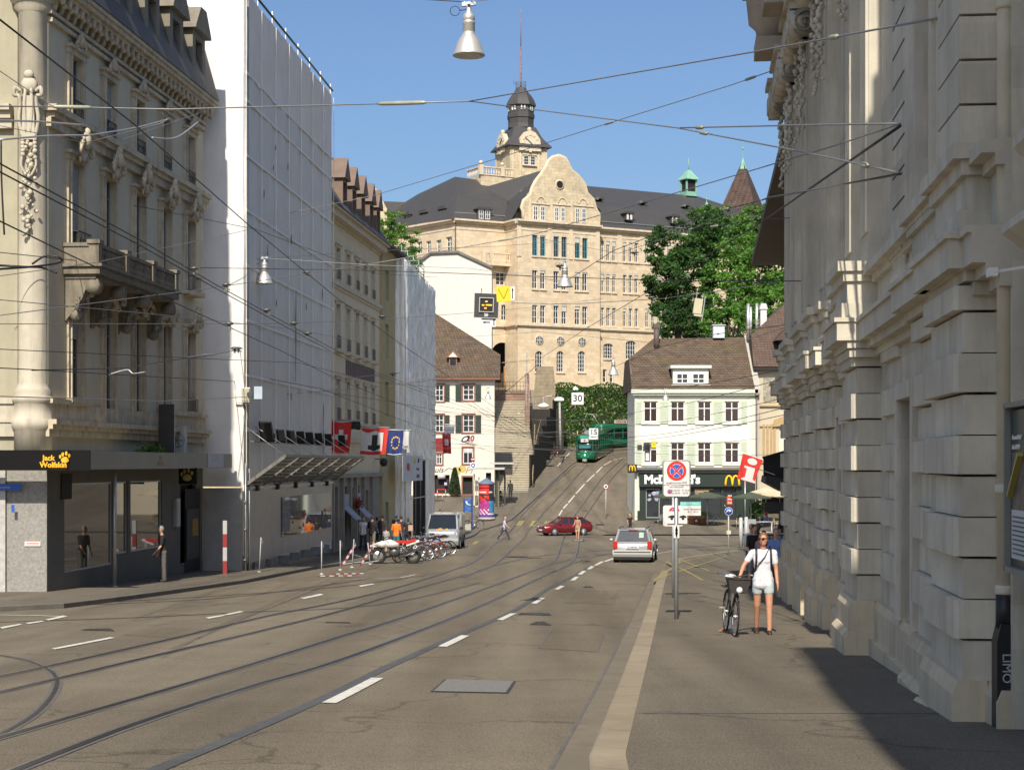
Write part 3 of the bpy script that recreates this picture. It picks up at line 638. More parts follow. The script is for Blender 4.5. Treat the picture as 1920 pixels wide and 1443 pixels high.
s_=MB();xs0,xs1=FL.x(335,-.2),FL.x(368,-.2);s_.M=FL.M.inverted()@Matrix.Translation(W(352,892,56.5));s_.box(-.30,.30,0,.12,-.27,.27);o=s_.build('paw_sign',mat('sign_black',(0,0,0)),H)
s_=MB();s_.M=FL.M.inverted()@Matrix.Translation(W(351,893,56.46));paw(s_,1.2);s_.build('paw_emblem',mat('dull_gold',(.35,.27,.08),.6,.1),o)
s_=MB();d0,d1=shop[3][0],shop[3][1];s_.box(d0,d1,.5,.52,0,2.7);s_.build('door',M_dark,H)
s_=MB();s_.box(FL.x(326),FL.x(333),-.10,.02,1.35,2.3);s_.box(FL.x(327),FL.x(332),-.115,-.10,1.42,2.2);s_.build('display_case',M_steel,H)
s_=MB();s_.box(LEN-2.3,LEN-.4,.0,.019,-.3,2.6);s_.build('passage',M_dark,H)
s_=MB();s_.box(LEN-2.2,LEN-.7,-.05,-.02,.15,1.9);s_.build('wooden_gate',mat('gate_grey',(.07,.07,.065),.7,.2),H)
s_=MB();s_.box(LEN-1.6,LEN-.9,-.075,-.055,.95,1.55);s_.build('paper_notice',mat('kraft_notice',(.32,.20,.06),.8,.2,6),H)
s_=MB();s_.box(1.0,1.8,-.015,0.015,2.5,3.2);s_.build('panel',M_dark,H)
p=FL.M@Vector((FL.x(215,-.8),-.8,0));zg=G(p.y)+.12
b=MB();b.tube([(0,0,0),(0,0,-.17-zg)],.055,12);b.lathe([(.1,0),(.1,.02),(.06,.03)],n=14);b.build('canopy_post',M_steel,None,'slim grey round post under the shop canopy between the windows','post',loc=(p.x,p.y,zg))
for (px,off,hh,lb,dd) in ((322,-.45,1.6,'tall double fan air conditioner on the shop canopy',1.0),(345,-.4,.95,'smaller air conditioner with round fan on the shop canopy',.8)):
 x=FL.x(px,off);t=thing('air_conditioner',lb,'air conditioner',FL.M@Vector((x,off,zf1-.035)),FL.a)
 b=MB();b.box(-.2,.2,-.05,.35,.0,hh);b.build('housing',mat('ac_white',(.46,.46,.43),.6,.08),t)
 b=MB()
 for k in range(2 if hh>1.2 else 1):
  zc_=hh*(.28+.46*k) if hh>1.2 else hh*.5
  b.M=Matrix.Rotation(-math.pi/2,4,'Z')
  b.lathe([(.22,-.215),(.24,-.215),(.24,-.20),(.22,-.20)],(-.15,0,zc_),18,'y')
  for a_ in range(5):b.tube([(-.15,-.21,zc_),(-.15+.2*math.cos(a_*1.256),-.21,zc_+.2*math.sin(a_*1.256))],.02,4)
  b.M=None
 b.build('fan_grille',mat('ac_grey',(.2,.2,.19),.6,.1),t)
b=MB();x=FL.x(303,-.7);b.box(-.5,.5,0,.25,0,hh);b=MB();b.box(-.25,.25,-.02,.02,0,1.6);b.build('canopy_screen',M_iron,None,'dark narrow screen standing on the shop canopy','screen',loc=FL.M@Vector((FL.x(312,-.6),-.6,zf1-.04)))
def leaf_mesh(pts_fn,n,size,seed,mats_n=2,smin=.6):
 rn=random.Random(seed);b=MB()
 for i in range(n):
  p,m=pts_fn(rn);s=size*rn.uniform(smin,1.3);u=Vector((rn.gauss(0,1),rn.gauss(0,1),rn.gauss(0,.6))).normalized();v=u.cross(Vector((rn.gauss(0,1),rn.gauss(0,1),rn.gauss(0,1)))).normalized()
  b.mi=m if m is not None else rn.randrange(mats_n);b.poly([p-u*s*.5,p-v*s*.32,p+u*s*.5,p+v*s*.32])
 return b
gl=[mat('leaf_a',(.055,.12,.02),.6,.2,spec=.3),mat('leaf_b',(.09,.17,.03),.6,.2,spec=.3),mat('leaf_c',(.030,.065,.014),.65,.2,spec=.3)];leafy(*gl)
b=leaf_mesh( lambda r:(Vector((r.gauss(0,.45),r.gauss(0,.15),abs(r.gauss(0,.14)))),None),420,.10,5)
t=thing('canopy_plant','small green plant growing on the shop canopy','plant',FL.M@Vector((FL.x(285,-.6),-.6,zf1-.04)),FL.a);b.build('foliage',gl[:2],t)
b=MB();b.box(-.7,.7,-.15,.15,0,.08);b.build('trough',M_iron,t)
b=MB();b.box(-.6,.6,0,.02,-.09,.09);t=b.build('street_sign',M_blue,None,'blue street name plate on the far left pier','sign',loc=W(-2,913,45.8))
text('Barfüsserplatz',.1,t,mat('plate_letter',(.35,.42,.5),.6,.05),(0.02,-.003,0))
b=MB();b.box(-.04,.04,0,.02,-.1,.1);b.build('hydrant_plate',M_blue,None,'small blue plate on the edge of the granite pier','sign',loc=W(24,953,45.7))
b=MB();b.box(-.21,.21,0,.015,-.06,.06);t=b.build('notice_plate',M_white,None,'small white notice with red lines on the granite pier','sign',loc=W(61,1019,45.9))
for z in (.02,-.02):b=MB();b.box(-.17,.17,-.004,-.001,z-.008,z+.008);b.build('red_line',M_red,t)
# ---- the two wrapped scaffolds
def sheet_mat(name,c,c2,rough,b=0.5):
 m=mat(name,c,rough,0.08,1.6,bump=b,bscale=1.6,spec=.45,stain=.35,scol=c2,sscale=.4,stretch=(1.0,1.0,0.45))
 return m
M_sheet=sheet_mat('debris_sheet_white',(0.70,0.69,0.67),Vector((0.62,0.61,0.59)),.55)
M_net=sheet_mat('debris_net_blue_grey',(0.70,0.64,0.55),Vector((0.58,0.53,0.46)),.6)
M_net2=sheet_mat('debris_net_pinkish',(0.80,0.70,0.60),Vector((0.70,0.61,0.53)),.6)
M_seamw=mat('sheet_seam',(0.80,0.745,0.66),.6,.1)
def cloth(b,x0,x1,z0,z1,y,nx,nz,amp,seed,fn=None,ax=None):
 "sheet fixed to poles, bulging a little between them"
 rn=random.Random(seed);P={}
 for i in range(nx*4+1):
  for j in range(nz*2+1):
   x=x0+(x1-x0)*i/(nx*4);z=z0+(z1-z0)*j/(nz*2)
   yy=y-amp*(1 if i%4 else 0)*rn.uniform(.2,1)+(rn.uniform(-.02,.02))
   v=Vector((x,yy,z));P[i,j]=fn(v) if fn else v
 n=nz*2+1;b._add([P[i,j] for i in range(nx*4+1) for j in range(n)],[(i*n+j,(i+1)*n+j,(i+1)*n+j+1,i*n+j+1) for i in range(nx*4) for j in range(n-1)],True)
S1=Fr(-9.75,62,-4.0,.072,1);SL=18.0
S=fthing('scaffold','tall scaffold wrapped in white sheeting with grey net along the street','scaffold',S1)
zs= lambda z:z+4.0
inv=S1.M.inverted()
b=MB();b.M=inv
rn=random.Random(3)
edge=[(330,-60),(333,0),(352,42),(378,92),(396,138),(404,176),(406,200),(372,230),(366,300)]
def ez(z):
 py=HY-z*FP/62
 for (xa,ya),(xb,yb) in zip(edge,edge[1:]):
  if ya<=py<=yb: return ((xa+(xb-xa)*(py-ya)/(yb-ya))-CX)*62/FP
 return (366-CX)*62/FP if py>300 else (330-CX)*62/FP
N=46;zz_=[-.85+(17.9+.85)*j/N for j in range(N+1)];M_=8;V=[]
for z in zz_:
 xa=ez(z)
 for i in range(M_+1):V.append((xa+(-9.75-xa)*i/M_,62+(0 if i in (0,M_) else rn.uniform(-.012,.012)),z))
b._add(V,[(j*(M_+1)+i,j*(M_+1)+i+1,(j+1)*(M_+1)+i+1,(j+1)*(M_+1)+i) for j in range(N) for i in range(M_)],True)
b.build('end_sheet',M_sheet,S)
b=MB();b.M=inv;b.box(-11.5,-9.8,62.0,62.08,-4.0,-.9);b.build('hoarding_panel',mat('hoarding_grey',(.30,.30,.29),.5,.12,3),S)
b=MB();b.M=inv;b.poly([(W(x,y,62.7)) for x,y in ((350,60),(412,60),(412,215),(350,215))]);b.build('red_net',brick('red_netting',(.50,.07,.02),(.42,.05,.02),(.16,.03,.01),.16,.16,.03),S)
b=MB();b.M=inv
for y in (95,138,160,185):b.tube([W(360,y,62.6),W(415,y,62.6)],.03,6)
for x in (366,384):b.tube([W(x,60,62.55),W(x,215,62.55)],.03,6)
b.tube([W(300,8,62.4),W(420,12,62.4)],.025,6);b.tube([W(300,22,62.4),W(420,26,62.4)],.025,6)
b.build('rear_pole',M_steel,S)
b=MB();cloth(b,0,SL,3.0,zs(14.2),0,7,9,.10,5);b.build('street_net',M_net,S)
b=MB();cloth(b,0,SL,zs(14.2),zs(17.15),-.01,7,3,.10,6);b.build('top_net',M_net2,S)
b=MB();b.poly([(SL,0,0),(SL,1.6,0),(SL,1.6,zs(17.1)),(SL,0,zs(17.1))]);b.poly([(0,.05,zs(17.1)),(SL,.05,zs(17.1)),(SL,1.6,zs(17.1)),(0,1.6,zs(17.1))]);b.build('far_sheet',M_net,S)
b=MB()
for k in range(8):
 x=SL*k/7;b.box(x-.025,x+.025,-.12,-.10,3.2,zs(17.1));b.tube([(x,.05,zs(17)),(x,.05,zs(17.75))],.025,6)
for z in (3.1,5.2,7.2,9.2,11.2,13.2,15.2,17.2,18.2):b.box(0,SL,-.105,-.085,z-.05,z+.05)
b.build('seam',M_seamw,S)
b=MB();b.tube([(-.1,-.03,zs(17.45)),(SL+.1,-.03,zs(17.45))],.05,6);b.build('top_rail',mat('dark_green_rail',(.03,.05,.05),.5,.1),S)
b=MB();rn=random.Random(8)
for k in range(9):
 x,z=rn.uniform(2,15),rn.uniform(10,16.5);h=rn.uniform(.15,.7);b.prism([(x,z),(x+.06,z+h*.5),(x+.02,z+h),(x-.05,z+h*.4)],-.14,-.125)
for px,y0,y1 in ((549,545,715),(601,755,800),(601,800,850),(540,735,752)):
 x=S1.x(px);a_,c_=S1.tz(px,y1)[1],S1.tz(px,y0)[1];b.prism([(x-.04,a_),(x+.05,(a_+c_)/2),(x+.01,c_),(x-.07,c_*.7+a_*.3)],-.14,-.125)
b.build('tear',mat('tear_dark',(.04,.045,.05),.8,.1),S)
b=MB()
for x in (.03,.45):b.tube([(x,-.05,0),(x,-.05,zs(17))],.045,6)
b.tube([(-.2,-.12,0),(-.2,-.12,4.0)],.03,6);b.tube([(.2,-.16,0),(.2,-.16,3.8)],.03,6)
for z in (.5,1.6,2.6):b.tube([(-.3,-.1,z),(.5,-.1,z)],.03,6)
b.build('corner_pole',M_steel,S)
b=MB();b.box(0,SL,-.02,.04,zs(-1.0),3.2);b.build('band_net',M_net,S)
b=MB();b.box(.1,SL-.4,-.10,-.04,zs(-4)+.35,zs(-.95));b.build('hoarding_panel',mat('hoarding_gloss',(.27,.275,.275),.3,.18,1.2,stain=.4,scol=(.36,.36,.35),sscale=1.5),S)
b=MB();x0,x1=S1.x(527,-.1),S1.x(620,-.1);b.box(x0,x1,-.125,-.10,zs(-2.95),zs(-1.35));o=b.build('display_window',mat('shop_glass',(0,0,0)),S)
b=MB();b.box(x0+.05,x0+1.6,-.14,-.127,zs(-2.75),zs(-1.55));b.build('speckled_poster',mat('speckled',(.22,.21,.20),.7,.85,7),o)
rn=random.Random(2);b=MB()
for k in range(26):x=rn.uniform(x0+2,x1-1.5);b.ball((x,-.125,zs(rn.uniform(-2.7,-2.1))),rn.uniform(.06,.2),6,(1.6,.1,.7))
b.build('red_reflection',mat('reflected_poster_red',(.16,.02,.02),.5,.3),o)  # poster reflection in the glass, put in as flat red blobs
b=MB()
for k in range(7):x=2.2+k*2.3;b.cbox((x,-.05,.12),.7,.3,.34)
b.build('ballast_block',mat('concrete_grey',(.23,.23,.22),.85,.2,4),S)
A=thing('glass_awning','steel and glass awning sloping up from the wrapped scaffold over the pavement','awning',S1.M@Vector((0,0,zs(-.8))),S1.a)
b=MB();y1=-1.5;h=1.03
for k in range(7):
 x=SL*k/6;b.bar((x,-.05,0),(x,y1,h),.09,.12)
for u in (.02,.3,.62,1.0):b.bar((0,-.05+(y1+.05)*u,h*u),(SL,-.05+(y1+.05)*u,h*u),.05,.05)
b.bar((0,y1-.02,h+.04),(SL,y1-.02,h+.04),.08,.10);b.build('frame',mat('awning_steel',(.20,.19,.165),.5,.15,metal=.3),A)
b=MB();rn=random.Random(5)
for k in range(6):
 for u in range(8):
  a_,c_=u/8,(u+.86)/8;b.poly([(SL*k/6+.1,-.05+(y1+.05)*a_,h*a_+.04),(SL*(k+1)/6-.1,-.05+(y1+.05)*a_,h*a_+.04),(SL*(k+1)/6-.1,-.05+(y1+.05)*c_,h*c_+.04),(SL*k/6+.1,-.05+(y1+.05)*c_,h*c_+.04)])
b.build('glass_sheet',mat('awning_glass_dirty',(.15,.14,.11),.35,.35,2),A)
b=MB()
for k in range(7):x=SL*k/6;b.tube([(x,y1,h+.06),(x-1.2 if k else x,0,h+1.15)],.014,5)
b.build('tension_rod',M_steel,A)
b=MB()
for k in range(5):b.cbox((1.6+k*3.6,-.12,-.12),.25,.2,.22)
b.build('wall_bracket',M_iron,A)
t=thing('lamp_rail','long thin rail on the netting carrying the floodlights','rail',S1.M@Vector((0,0,zs(.78))),S1.a)
b=MB();b.bar((0,-.35,0),(SL-1.2,-.35,0),.05,.05)
for k in range(6):b.bar((.4+k*3,-.35,0),(.4+k*3,0,.05),.03)
b.build('bar',mat('awning_steel',(0,0,0)),t)
fl=None
for i,px in enumerate((503,529,548,566,583,600,618,643)):
 x=S1.x(px,-.4);s=1.5 if i==0 else 1.0
 pos=S1.M@Vector((x,-.38,zs(.82)))
 lb=['largest black floodlight, nearest on the lamp rail','second black floodlight on the rail after the big one','third black floodlight along the lamp rail','fourth black floodlight, near the middle of the lamp rail','fifth black floodlight along the rail','black floodlight just before the red flag with white cross','floodlight seen in front of the red and white cross flag','last floodlight at the far end of the rail, glinting white'][i]
 t=thing('floodlight',lb,'floodlight',pos,S1.a,'floodlights along the lamp rail')
 b=MB(Matrix.Scale(s,4));b.prism([(.18,.02),(-.30,.50),(-.34,.46),(-.12,.05),(.05,-.02)],-.16,.16,'y');
 b.M=Matrix.Scale(s,4)@Matrix.Rotation(R(90) if i==0 else R(0),4,'Z')
 b.build('housing',M_black,t);b=MB(Matrix.Scale(s,4));b.bar((0,-.18,0),(0,-.18,.2),.03);b.bar((0,.18,0),(0,.18,.2),.03);b.bar((0,-.18,0),(0,.18,0),.03);b.build('bracket',M_black,t)
for px,py,d,w_,h_,m_,lb in ((460,741,61.7,.28,.5,mat('box_cream',(.42,.40,.28),.6,.1),'cream electrical box tied to the scaffold corner'),(455,742,61.9,.52,.62,M_white,'white board behind the cream box on the scaffold corner'),(484,736,62.4,.30,.46,mat('paper_blue',(.42,.50,.58),.7,.1),'pale blue sheet hanging beside the scaffold corner')):
 b=MB();b.box(-w_/2,w_/2,0,.14 if 'cream' in lb else .02,-h_/2,h_/2)
 if 'cream' in lb:b.box(-w_/2+.03,w_/2-.03,-.02,0,-h_/2+.05,h_/2-.05);b.tube([(0,.05,-h_/2),(.1,.05,-h_/2-.8)],.015,5)
 b.build('electrical_box' if 'cream' in lb else 'tied_sheet',m_,None,lb,'box' if 'cream' in lb else 'sheet',loc=W(px,py,d))
# ---- cream street house and its yellow neighbour
FC=Fr(-12.5+.09*34.0+.0,80,-4.5,.09,1);zq= lambda z:z+4.5
CL=19.4
cream=mat('render_cream_shaded',(.66,.56,.38),.9,.07,.9,stain=.3,scol=(.50,.43,.30),streak=True)
Hc=fthing('cream_town_house','cream town house with five window columns and dark dormers','building',FC)
ccol=[FC.x(p)+.25 for p in (631,650,667,682.5,697)];hs=[]
rows=[(9.35,10.9),(5.85,8.05),(2.2,4.25)]
for c in ccol:
 for lo,hi in rows:hs.append((c-.5,c+.5,zq(lo),zq(hi)))
b=MB();b.wall(0,CL,zq(-.6),zq(12.5),hs,0,.3);b.poly([(0,0,0),(0,0,zq(12.5)),(0,9,zq(12.5)),(0,9,0)]);b.poly([(CL,0,0),(CL,9,0),(CL,9,zq(12.5)),(CL,0,zq(12.5))]);b.build('wall',cream,Hc)
b=MB();b.box(.2,CL-.2,.4,.6,0,zq(12));b.build('interior',M_dark,Hc)
sb=MB();rb=MB();shb=MB()
for c in ccol:
 for k,(lo,hi) in enumerate(rows):
  window(Hc,FC,c-.5,c+.5,zq(lo),zq(hi),.2,1,(.7,),.06,M_gframe)
  for s in (-1,1):sb.box(c+s*.58-.08,c+s*.58+.08,-.05,0,zq(lo)-.05,zq(hi)+.12)
  sb.box(c-.66,c+.66,-.08,0,zq(hi),zq(hi)+.14);sb.box(c-.74,c+.74,-.16,0,zq(hi)+.14,zq(hi)+.2)
  railing(rb,c-.48,c+.48,-.10,zq(lo),.45 if k==0 else .6,7)
  shb.box(c+.3,c+.5,.12,.16,zq(lo)+.1,zq(hi)-.1)
  if k==1:sb.box(c-.72,c+.72,-.3,0,zq(lo)-.25,zq(lo)-.08)
for z0,z1,y in ((8.95,9.15,-.16),(8.8,8.95,-.08),(1.1,1.35,-.15),(12.05,12.2,-.1),(12.2,12.5,-.45),(12.5,12.62,-.62)):sb.box(-.1,CL,y,0,zq(z0),zq(z1))
sb.build('trim',mat('trim_stone_shade',(.56,.49,.36),.85,.12,3),Hc);rb.build('railing',M_iron,Hc);shb.build('shutter',mat('shutter_blue_grey',(.30,.37,.42),.6,.1),Hc)
b=MB();b.prism([(-.7,zq(12.62)),(.6,zq(14.6)),(5,zq(16)),(9,zq(12.6))],-.1,CL,'x');b.build('roof',mat('roof_slate_brown',(.085,.075,.065),.7,.2,3),Hc)
for i,px in enumerate((632,650,667,683,696)):
 c=FC.x(px)-.2;d_=MB();d_.box(c-.6,c-.42,-.45,1.5,zq(12.6),zq(14.3));d_.box(c+.42,c+.6,-.45,1.5,zq(12.6),zq(14.3));d_.box(c-.42,c+.42,-.42,1.5,zq(12.6),zq(12.8));d_.box(c-.42,c+.42,-.45,1.5,zq(14.15),zq(14.3))
 d_.prism([(c-.78,zq(14.3)),(c+.78,zq(14.3)),(c+.72,zq(14.45)),(c,zq(15.4)),(c-.72,zq(14.45))],-.6,1.5)
 o=d_.build('dormer',mat('dormer_brown',(.17,.12,.09),.75,.15),Hc)
 b=MB();b.box(c-.42,c+.42,-.2,-.15,zq(12.8),zq(14.15));b.build('pane',M_glass,o)
t=text('Hotel Basel',.55,Hc,mat('faded_letter',(.16,.11,.095),.8,.1),(FC.x(672,-.05),-.06,zq(5.0)),bold=.03) if False else None
b=MB();rn=random.Random(6);x=FC.x(648)
while x<FC.x(700):w_=rn.uniform(.25,.5);b.box(x,x+w_,-.06,0,zq(4.62),zq(5.35));x+=w_+.1
b.build('faded_sign_board',mat('faded_board',(.17,.12,.105),.8,.25,3),Hc)
gfm=mat('ground_floor_stone',(.30,.265,.21),.85,.2,2,stain=.4)
b=MB();b.wall(0,CL,0,zq(-.6),[(5.2,6.6,.1,3.3),(7.8,9.2,.1,3.3),(9.9,10.9,.1,3.2),(11.3,12.7,.1,3.3),(14.2,15.5,.1,3.0)],-.02,.35);b.build('ground_floor',gfm,Hc)
b=MB();[b.box(x,x+.3,-.2,-.02,0,zq(-.6)) for x in (4.6,7.2,9.35,11.0,13.3,16)];b.box(4,CL,-.25,-.02,zq(-.75),zq(-.55));b.build('pier',gfm,Hc)
b=MB();[b.box(x,x+.06,.2,.26,.1,3.3) for x in (5.6,6.1,8.2,8.7,11.7,12.2)];[b.box(x0,x1,.2,.25,2.2,2.3) for x0,x1 in ((5.2,6.6),(7.8,9.2),(11.3,12.7))];b.build('shop_window',M_gframe,Hc)
aw=mat('awning_cloth_lilac',(.33,.34,.40),.8,.06)
for x0,x1 in ((7.7,9.3),(11.2,12.8)):
 b=MB();b.prism([(-.06,2.9),(-.06,2.2),(-.75,1.55),(-.77,1.6),(-.09,2.25),(-.09,2.9)],x0,x1,'x');b.build('awning',aw,Hc)
b=leaf_mesh( lambda r:(Vector((10.4+r.gauss(0,.22),-.35+r.gauss(0,.12),2.35+r.gauss(0,.16))),0 if r.random()<.6 else 1),260,.12,8)
o=b.build('flower_box',[mat('geranium_red',(.42,.04,.02),.6,.2),gl[2]],Hc)
b=MB();b.lathe([(.05,0),(.14,.1),(.16,.35),(.06,.5)],(CL-1.6,-.5,zq(-.2)),10);b.bar((CL-1.6,-.5,zq(.2)),(CL-1.6,0,zq(.25)),.05);b.ball((CL-1.6,-.5,zq(.05)),.24,8);b.build('wall_lantern',M_black,Hc)
FY=Fr(FC.o.x+.09*19.3+.17,80+19.3,-4.9,.09,1);yel=mat('render_ochre',(.44,.37,.20),.9,.08,1,stain=.35,scol=(.28,.22,.11),streak=True)
Hy=fthing('ochre_house','narrow ochre house with a sunlit edge squeezed before the second scaffold','building',FY);zy= lambda z:z+4.9
hs=[(1.0,2.3,zy(lo),zy(hi)) for lo,hi in ((9.6,11.4),(6.2,8.2),(2.8,4.8),(-.2,1.6))]
b=MB();b.wall(0,6,0,zy(12.7),hs+[(1.2,2.2,.1,2.6)],0,.3);b.poly([(0,0,0),(0,9,0),(0,9,zy(12.7)),(0,0,zy(12.7))]);b.build('wall',yel,Hy)
for h_ in hs:window(Hy,FY,*h_,.2,1,(.6,),.06,M_wframe)
b=MB();b.box(.1,5.9,.35,.5,0,zy(12));b.build('interior',M_dark,Hy)
b=MB();b.prism([(-.5,zy(12.7)),(4,zy(15)),(9,zy(12.7))],0,6,'x');b.box(0,6,-.55,.1,zy(12.6),zy(12.75));b.build('roof',MATS['roof_slate_brown'],Hy)
S2=Fr(-6.5,104,-5.0,.08,1);zw= lambda z:z+5.0;i2=S2.M.inverted()
T=fthing('foil_scaffold','narrow scaffold wrapped in crumpled translucent foil with a site banner','scaffold',S2)
M_foil=mat('crumpled_clear_foil',(.90,.85,.77),.25,.16,2.2,bump=1.0,bscale=3.5,spec=.7,stain=.5,scol=(.92,.92,.92),sscale=.8,stretch=(2.5,2.5,.5))
b=MB();b.M=i2;cloth(b,-7.55,-6.5,-4.9,12.45,0,3,14,.12,11, lambda v:Vector((v.x,104+v.y,v.z)));b.build('end_foil',M_foil,T)
b=MB()
def topcut(v):
 zt_=zw(12.4)-(v.x/14.2)*0.5; return Vector((v.x,v.y,min(v.z,zt_)))
cloth(b,0,14.2,zw(.25),zw(12.5),0,18,14,.16,12,topcut);b.build('street_foil',M_foil,T)
b=MB();cloth(b,0,2.6,0,zw(.25),0,2,4,.10,13);cloth(b,9.4,14.2,0,zw(.25),0,2,4,.14,14);b.build('lower_foil',M_foil,T)
b=MB();b.box(2.6,9.5,1.2,1.3,0,zw(.3));b.poly([(14.2,0,0),(14.2,1.5,0),(14.2,1.5,zw(12)),(14.2,0,zw(12))]);b.build('shadow_backing',mat('backing_shade',(.05,.045,.04),.8,.2),T)  # dark sheet stands in for the shade behind the open scaffold foot
b=MB()
for k in range(7):
 x=14.2*k/6;b.tube([(x,.02,0),(x,.02,zw(12.3)-x*.035)],.035,6);b.tube([(x,1.0,0),(x,1.0,zw(12.2)-x*.035)],.035,6)
for k in range(6):
 z=zw(-2.2+2.4*k);b.box(0,14.2,-.03,-.01,z-.035,z+.035)
b.build('pole',M_steel,T)
b=MB();gm=mat('scaffold_green',(.32,.38,.34),.5,.1,metal=.3)
for k in range(5):
 x=.5+k*2.6;z0=zw(12.0);b.tube([(x,.3,z0),(x,.3,z0+1.35)],.03,6);b.tube([(x,1.2,z0),(x,1.2,z0+1.35)],.03,6);b.tube([(x,.3,z0+1.3),(x,1.2,z0+1.3)],.03,6);b.tube([(x,.3,z0+.7),(x,1.2,z0+.7)],.03,6)
b.tube([(.5,.3,zw(13.0)),(10.9,.3,zw(13.0))],.025,6);b.tube([(.5,.3,zw(12.6)),(10.9,.3,zw(12.6))],.025,6);b.build('guard_frame',gm,T)
bx0,bx1=S2.x(755,-.25),S2.x(792,-.25);b=MB();b.box(bx0,bx1,-.26,-.24,zw(-1.1),zw(.45));ban=b.build('banner',mat('banner_white',(.55,.56,.58),.6,.08),T)
text('WBA',.62,ban,M_red,(bx0+(bx1-bx0)*.25,-.27,zw(-.25)),bold=.03,shear=.3);text('FREI',.35,ban,M_dark,(bx0+(bx1-bx0)*.78,-.27,zw(.15)),bold=.03);text('Baukonzept',.26,ban,mat('dark_red',(.25,.03,.05),.6,.05),(bx0+(bx1-bx0)*.74,-.27,zw(-.35)),bold=.02);text('261-27-66',.30,ban,M_dark,(bx0+(bx1-bx0)*.75,-.27,zw(-.82)),bold=.02)
b=MB();b.box(bx0+(bx1-bx0)*.53,bx0+(bx1-bx0)*.62,-.27,-.262,zw(.0),zw(.3));b.build('lime_mark',mat('lime',(.35,.5,.05),.6,.1),ban)
# ---- flags on poles over the pavement
def flag(px0,px1,py0,py1,d,fnmat,lb,name='flag',wav=.05,seed=1,slope=0.0,pole=True):
 w_,h_=(px1-px0)*d/FP,(py1-py0)*d/FP;o=W(px0,py0,d)
 t=thing(name,lb,'flag',o);nx,nz=24,30;rn=random.Random(seed);ph=rn.uniform(0,6)
 b=MB();V=[]
 for j in range(nz+1):
  for i in range(nx+1):
   u,v=i/nx,j/nz;V.append((u*w_*(1-.05*v)+.03*math.sin(3*v+ph),wav*math.sin(u*9+ph+v*1.5)*(.3+v),-v*h_-slope*u*w_+.02*math.sin(u*7+ph)))
 fs=[];n=nx+1
 for j in range(nz):
  for i in range(nx):fs.append((j*n+i,(j+1)*n+i,(j+1)*n+i+1,j*n+i+1));
 b._add(V,fs,True);b.m=[fnmat((i+.5)/nx,(j+.5)/nz) for j in range(nz) for i in range(nx)]
 o2=b.build('cloth',[M_red,mat('flag_white',(.58,.57,.55),.8,.06),mat('flag_black',(.03,.028,.028),.8,.1),mat('flag_blue',(.02,.035,.16),.8,.08),M_yellow],t)
 if pole:
  b=MB();b.tube([(-1.3,.9,.12),(w_+.1,0,.05)],.03,6);b.build('pole',M_steel,t)
 return t
flag(618,658,791,849,84, lambda u,v:1 if (.40<u<.62 and .22<v<.74) or (.2<u<.82 and .40<v<.58) else 0,'red flag with a white cross beside the floodlights',seed=1)
flag(657,676,790,805,86, lambda u,v:2,'small dark flag rolled up behind the red and white cross flag',seed=2)
def basel(u,v):
 if abs(u-.52)<.22*(1 if v>.62 else .55)*(1-.3*abs(v-.6)) and .22<v<.86-.35*abs(u-.52) and v>.2: return 2
 if v>.88 or (u>.83) or v<.06+.10*abs(math.sin(u*6)): return 0
 return 1
flag(676,727,803,852,90,basel,'red bordered white flag with a black emblem',seed=3,wav=.07)
def eu(u,v):
 if u>.98: return 1
 for k in range(12):
  a_=k*math.pi/6
  if abs(u-.5-.26*math.cos(a_))<.035 and abs(v-.48-.26*math.sin(a_))<.035: return 4
 return 1 if v>.95 else 3
flag(727,756,808,852,92,eu,'dark blue flag with a ring of yellow stars',seed=4)
flag(755,768,808,848,93, lambda u,v:1,'narrow white flag next to the blue star flag',seed=5)
t=flag(830,846,812,850,128, lambda u,v:1 if .25<u<.7 and .3<v<.6 else (2 if u>.7 and .45<v<.6 else 0),'small twisted red flag in front of the white house',seed=6,wav=.12)
flag(834,853,797,813,128, lambda u,v:1,'blank pale square cloth above the twisted red flag',seed=9,wav=.02)
# ---- right side: rusticated concert hall
FD=44.0
FR=Fr(2.82+.1*FD,FD,-4.4,-.1,-1);z4= lambda z:z+4.4
def tx(d): return (FD-d)*1.005
sand=mat('casino_sandstone',(.56,.515,.41),.88,.14,1.6,bump=.25,bscale=25,stain=.75,scol=(.38,.33,.24),sscale=.7,streak=True)
sand2=mat('casino_sandstone_warm',(.57,.525,.425),.88,.14,1.4,bump=.2,bscale=25,stain=.7,scol=(.38,.335,.25),sscale=.8,streak=True)
blockify(sand,(1.25,50,.368),(.3,25.1,-.242));blockify(sand2,(1.6,50,9),(.3,25.1,4.3),.9,1.06)
plinth_m=mat('casino_plinth',(.55,.47,.33),.9,.15,1.2,bump=.4,bscale=18,stain=.75,scol=(.30,.25,.165),sscale=.8,streak=True)
Cz=fthing('concert_hall','long grey sandstone concert hall with rusticated ground floor and scroll capitals','building',FR)
TL=tx(14.6)
ZP,ZC,ZB=-1.95,1.62,2.78
wins=[(20.6,.62),(29.1,.5),(34.0,.5),(38.4,.45),(42.2,.4)]
wh=[(tx(d)-w_,tx(d)+w_,z4(-1.93),z4(.78)) for d,w_ in wins]
up_w=[(tx(19.45)-.55,tx(19.45)+.55,z4(2.9),z4(9.0))]+[(tx(d)-.6,tx(d)+.6,z4(3.4),z4(9.0)) for d in (29.3,33.9,38.4,42.2)]
b=MB();b.wall(0,TL,0,z4(14),wh+up_w,0,.42);b.poly([(TL,0,0),(TL,6,0),(TL,6,z4(14)),(TL,0,z4(14))]);b.poly([(0,6,0),(0,0,0),(0,0,z4(14)),(0,6,z4(14))]);b.poly([(0,0,z4(14)),(TL,0,z4(14)),(TL,6,z4(14)),(0,6,z4(14))]);b.build('wall',sand,Cz)
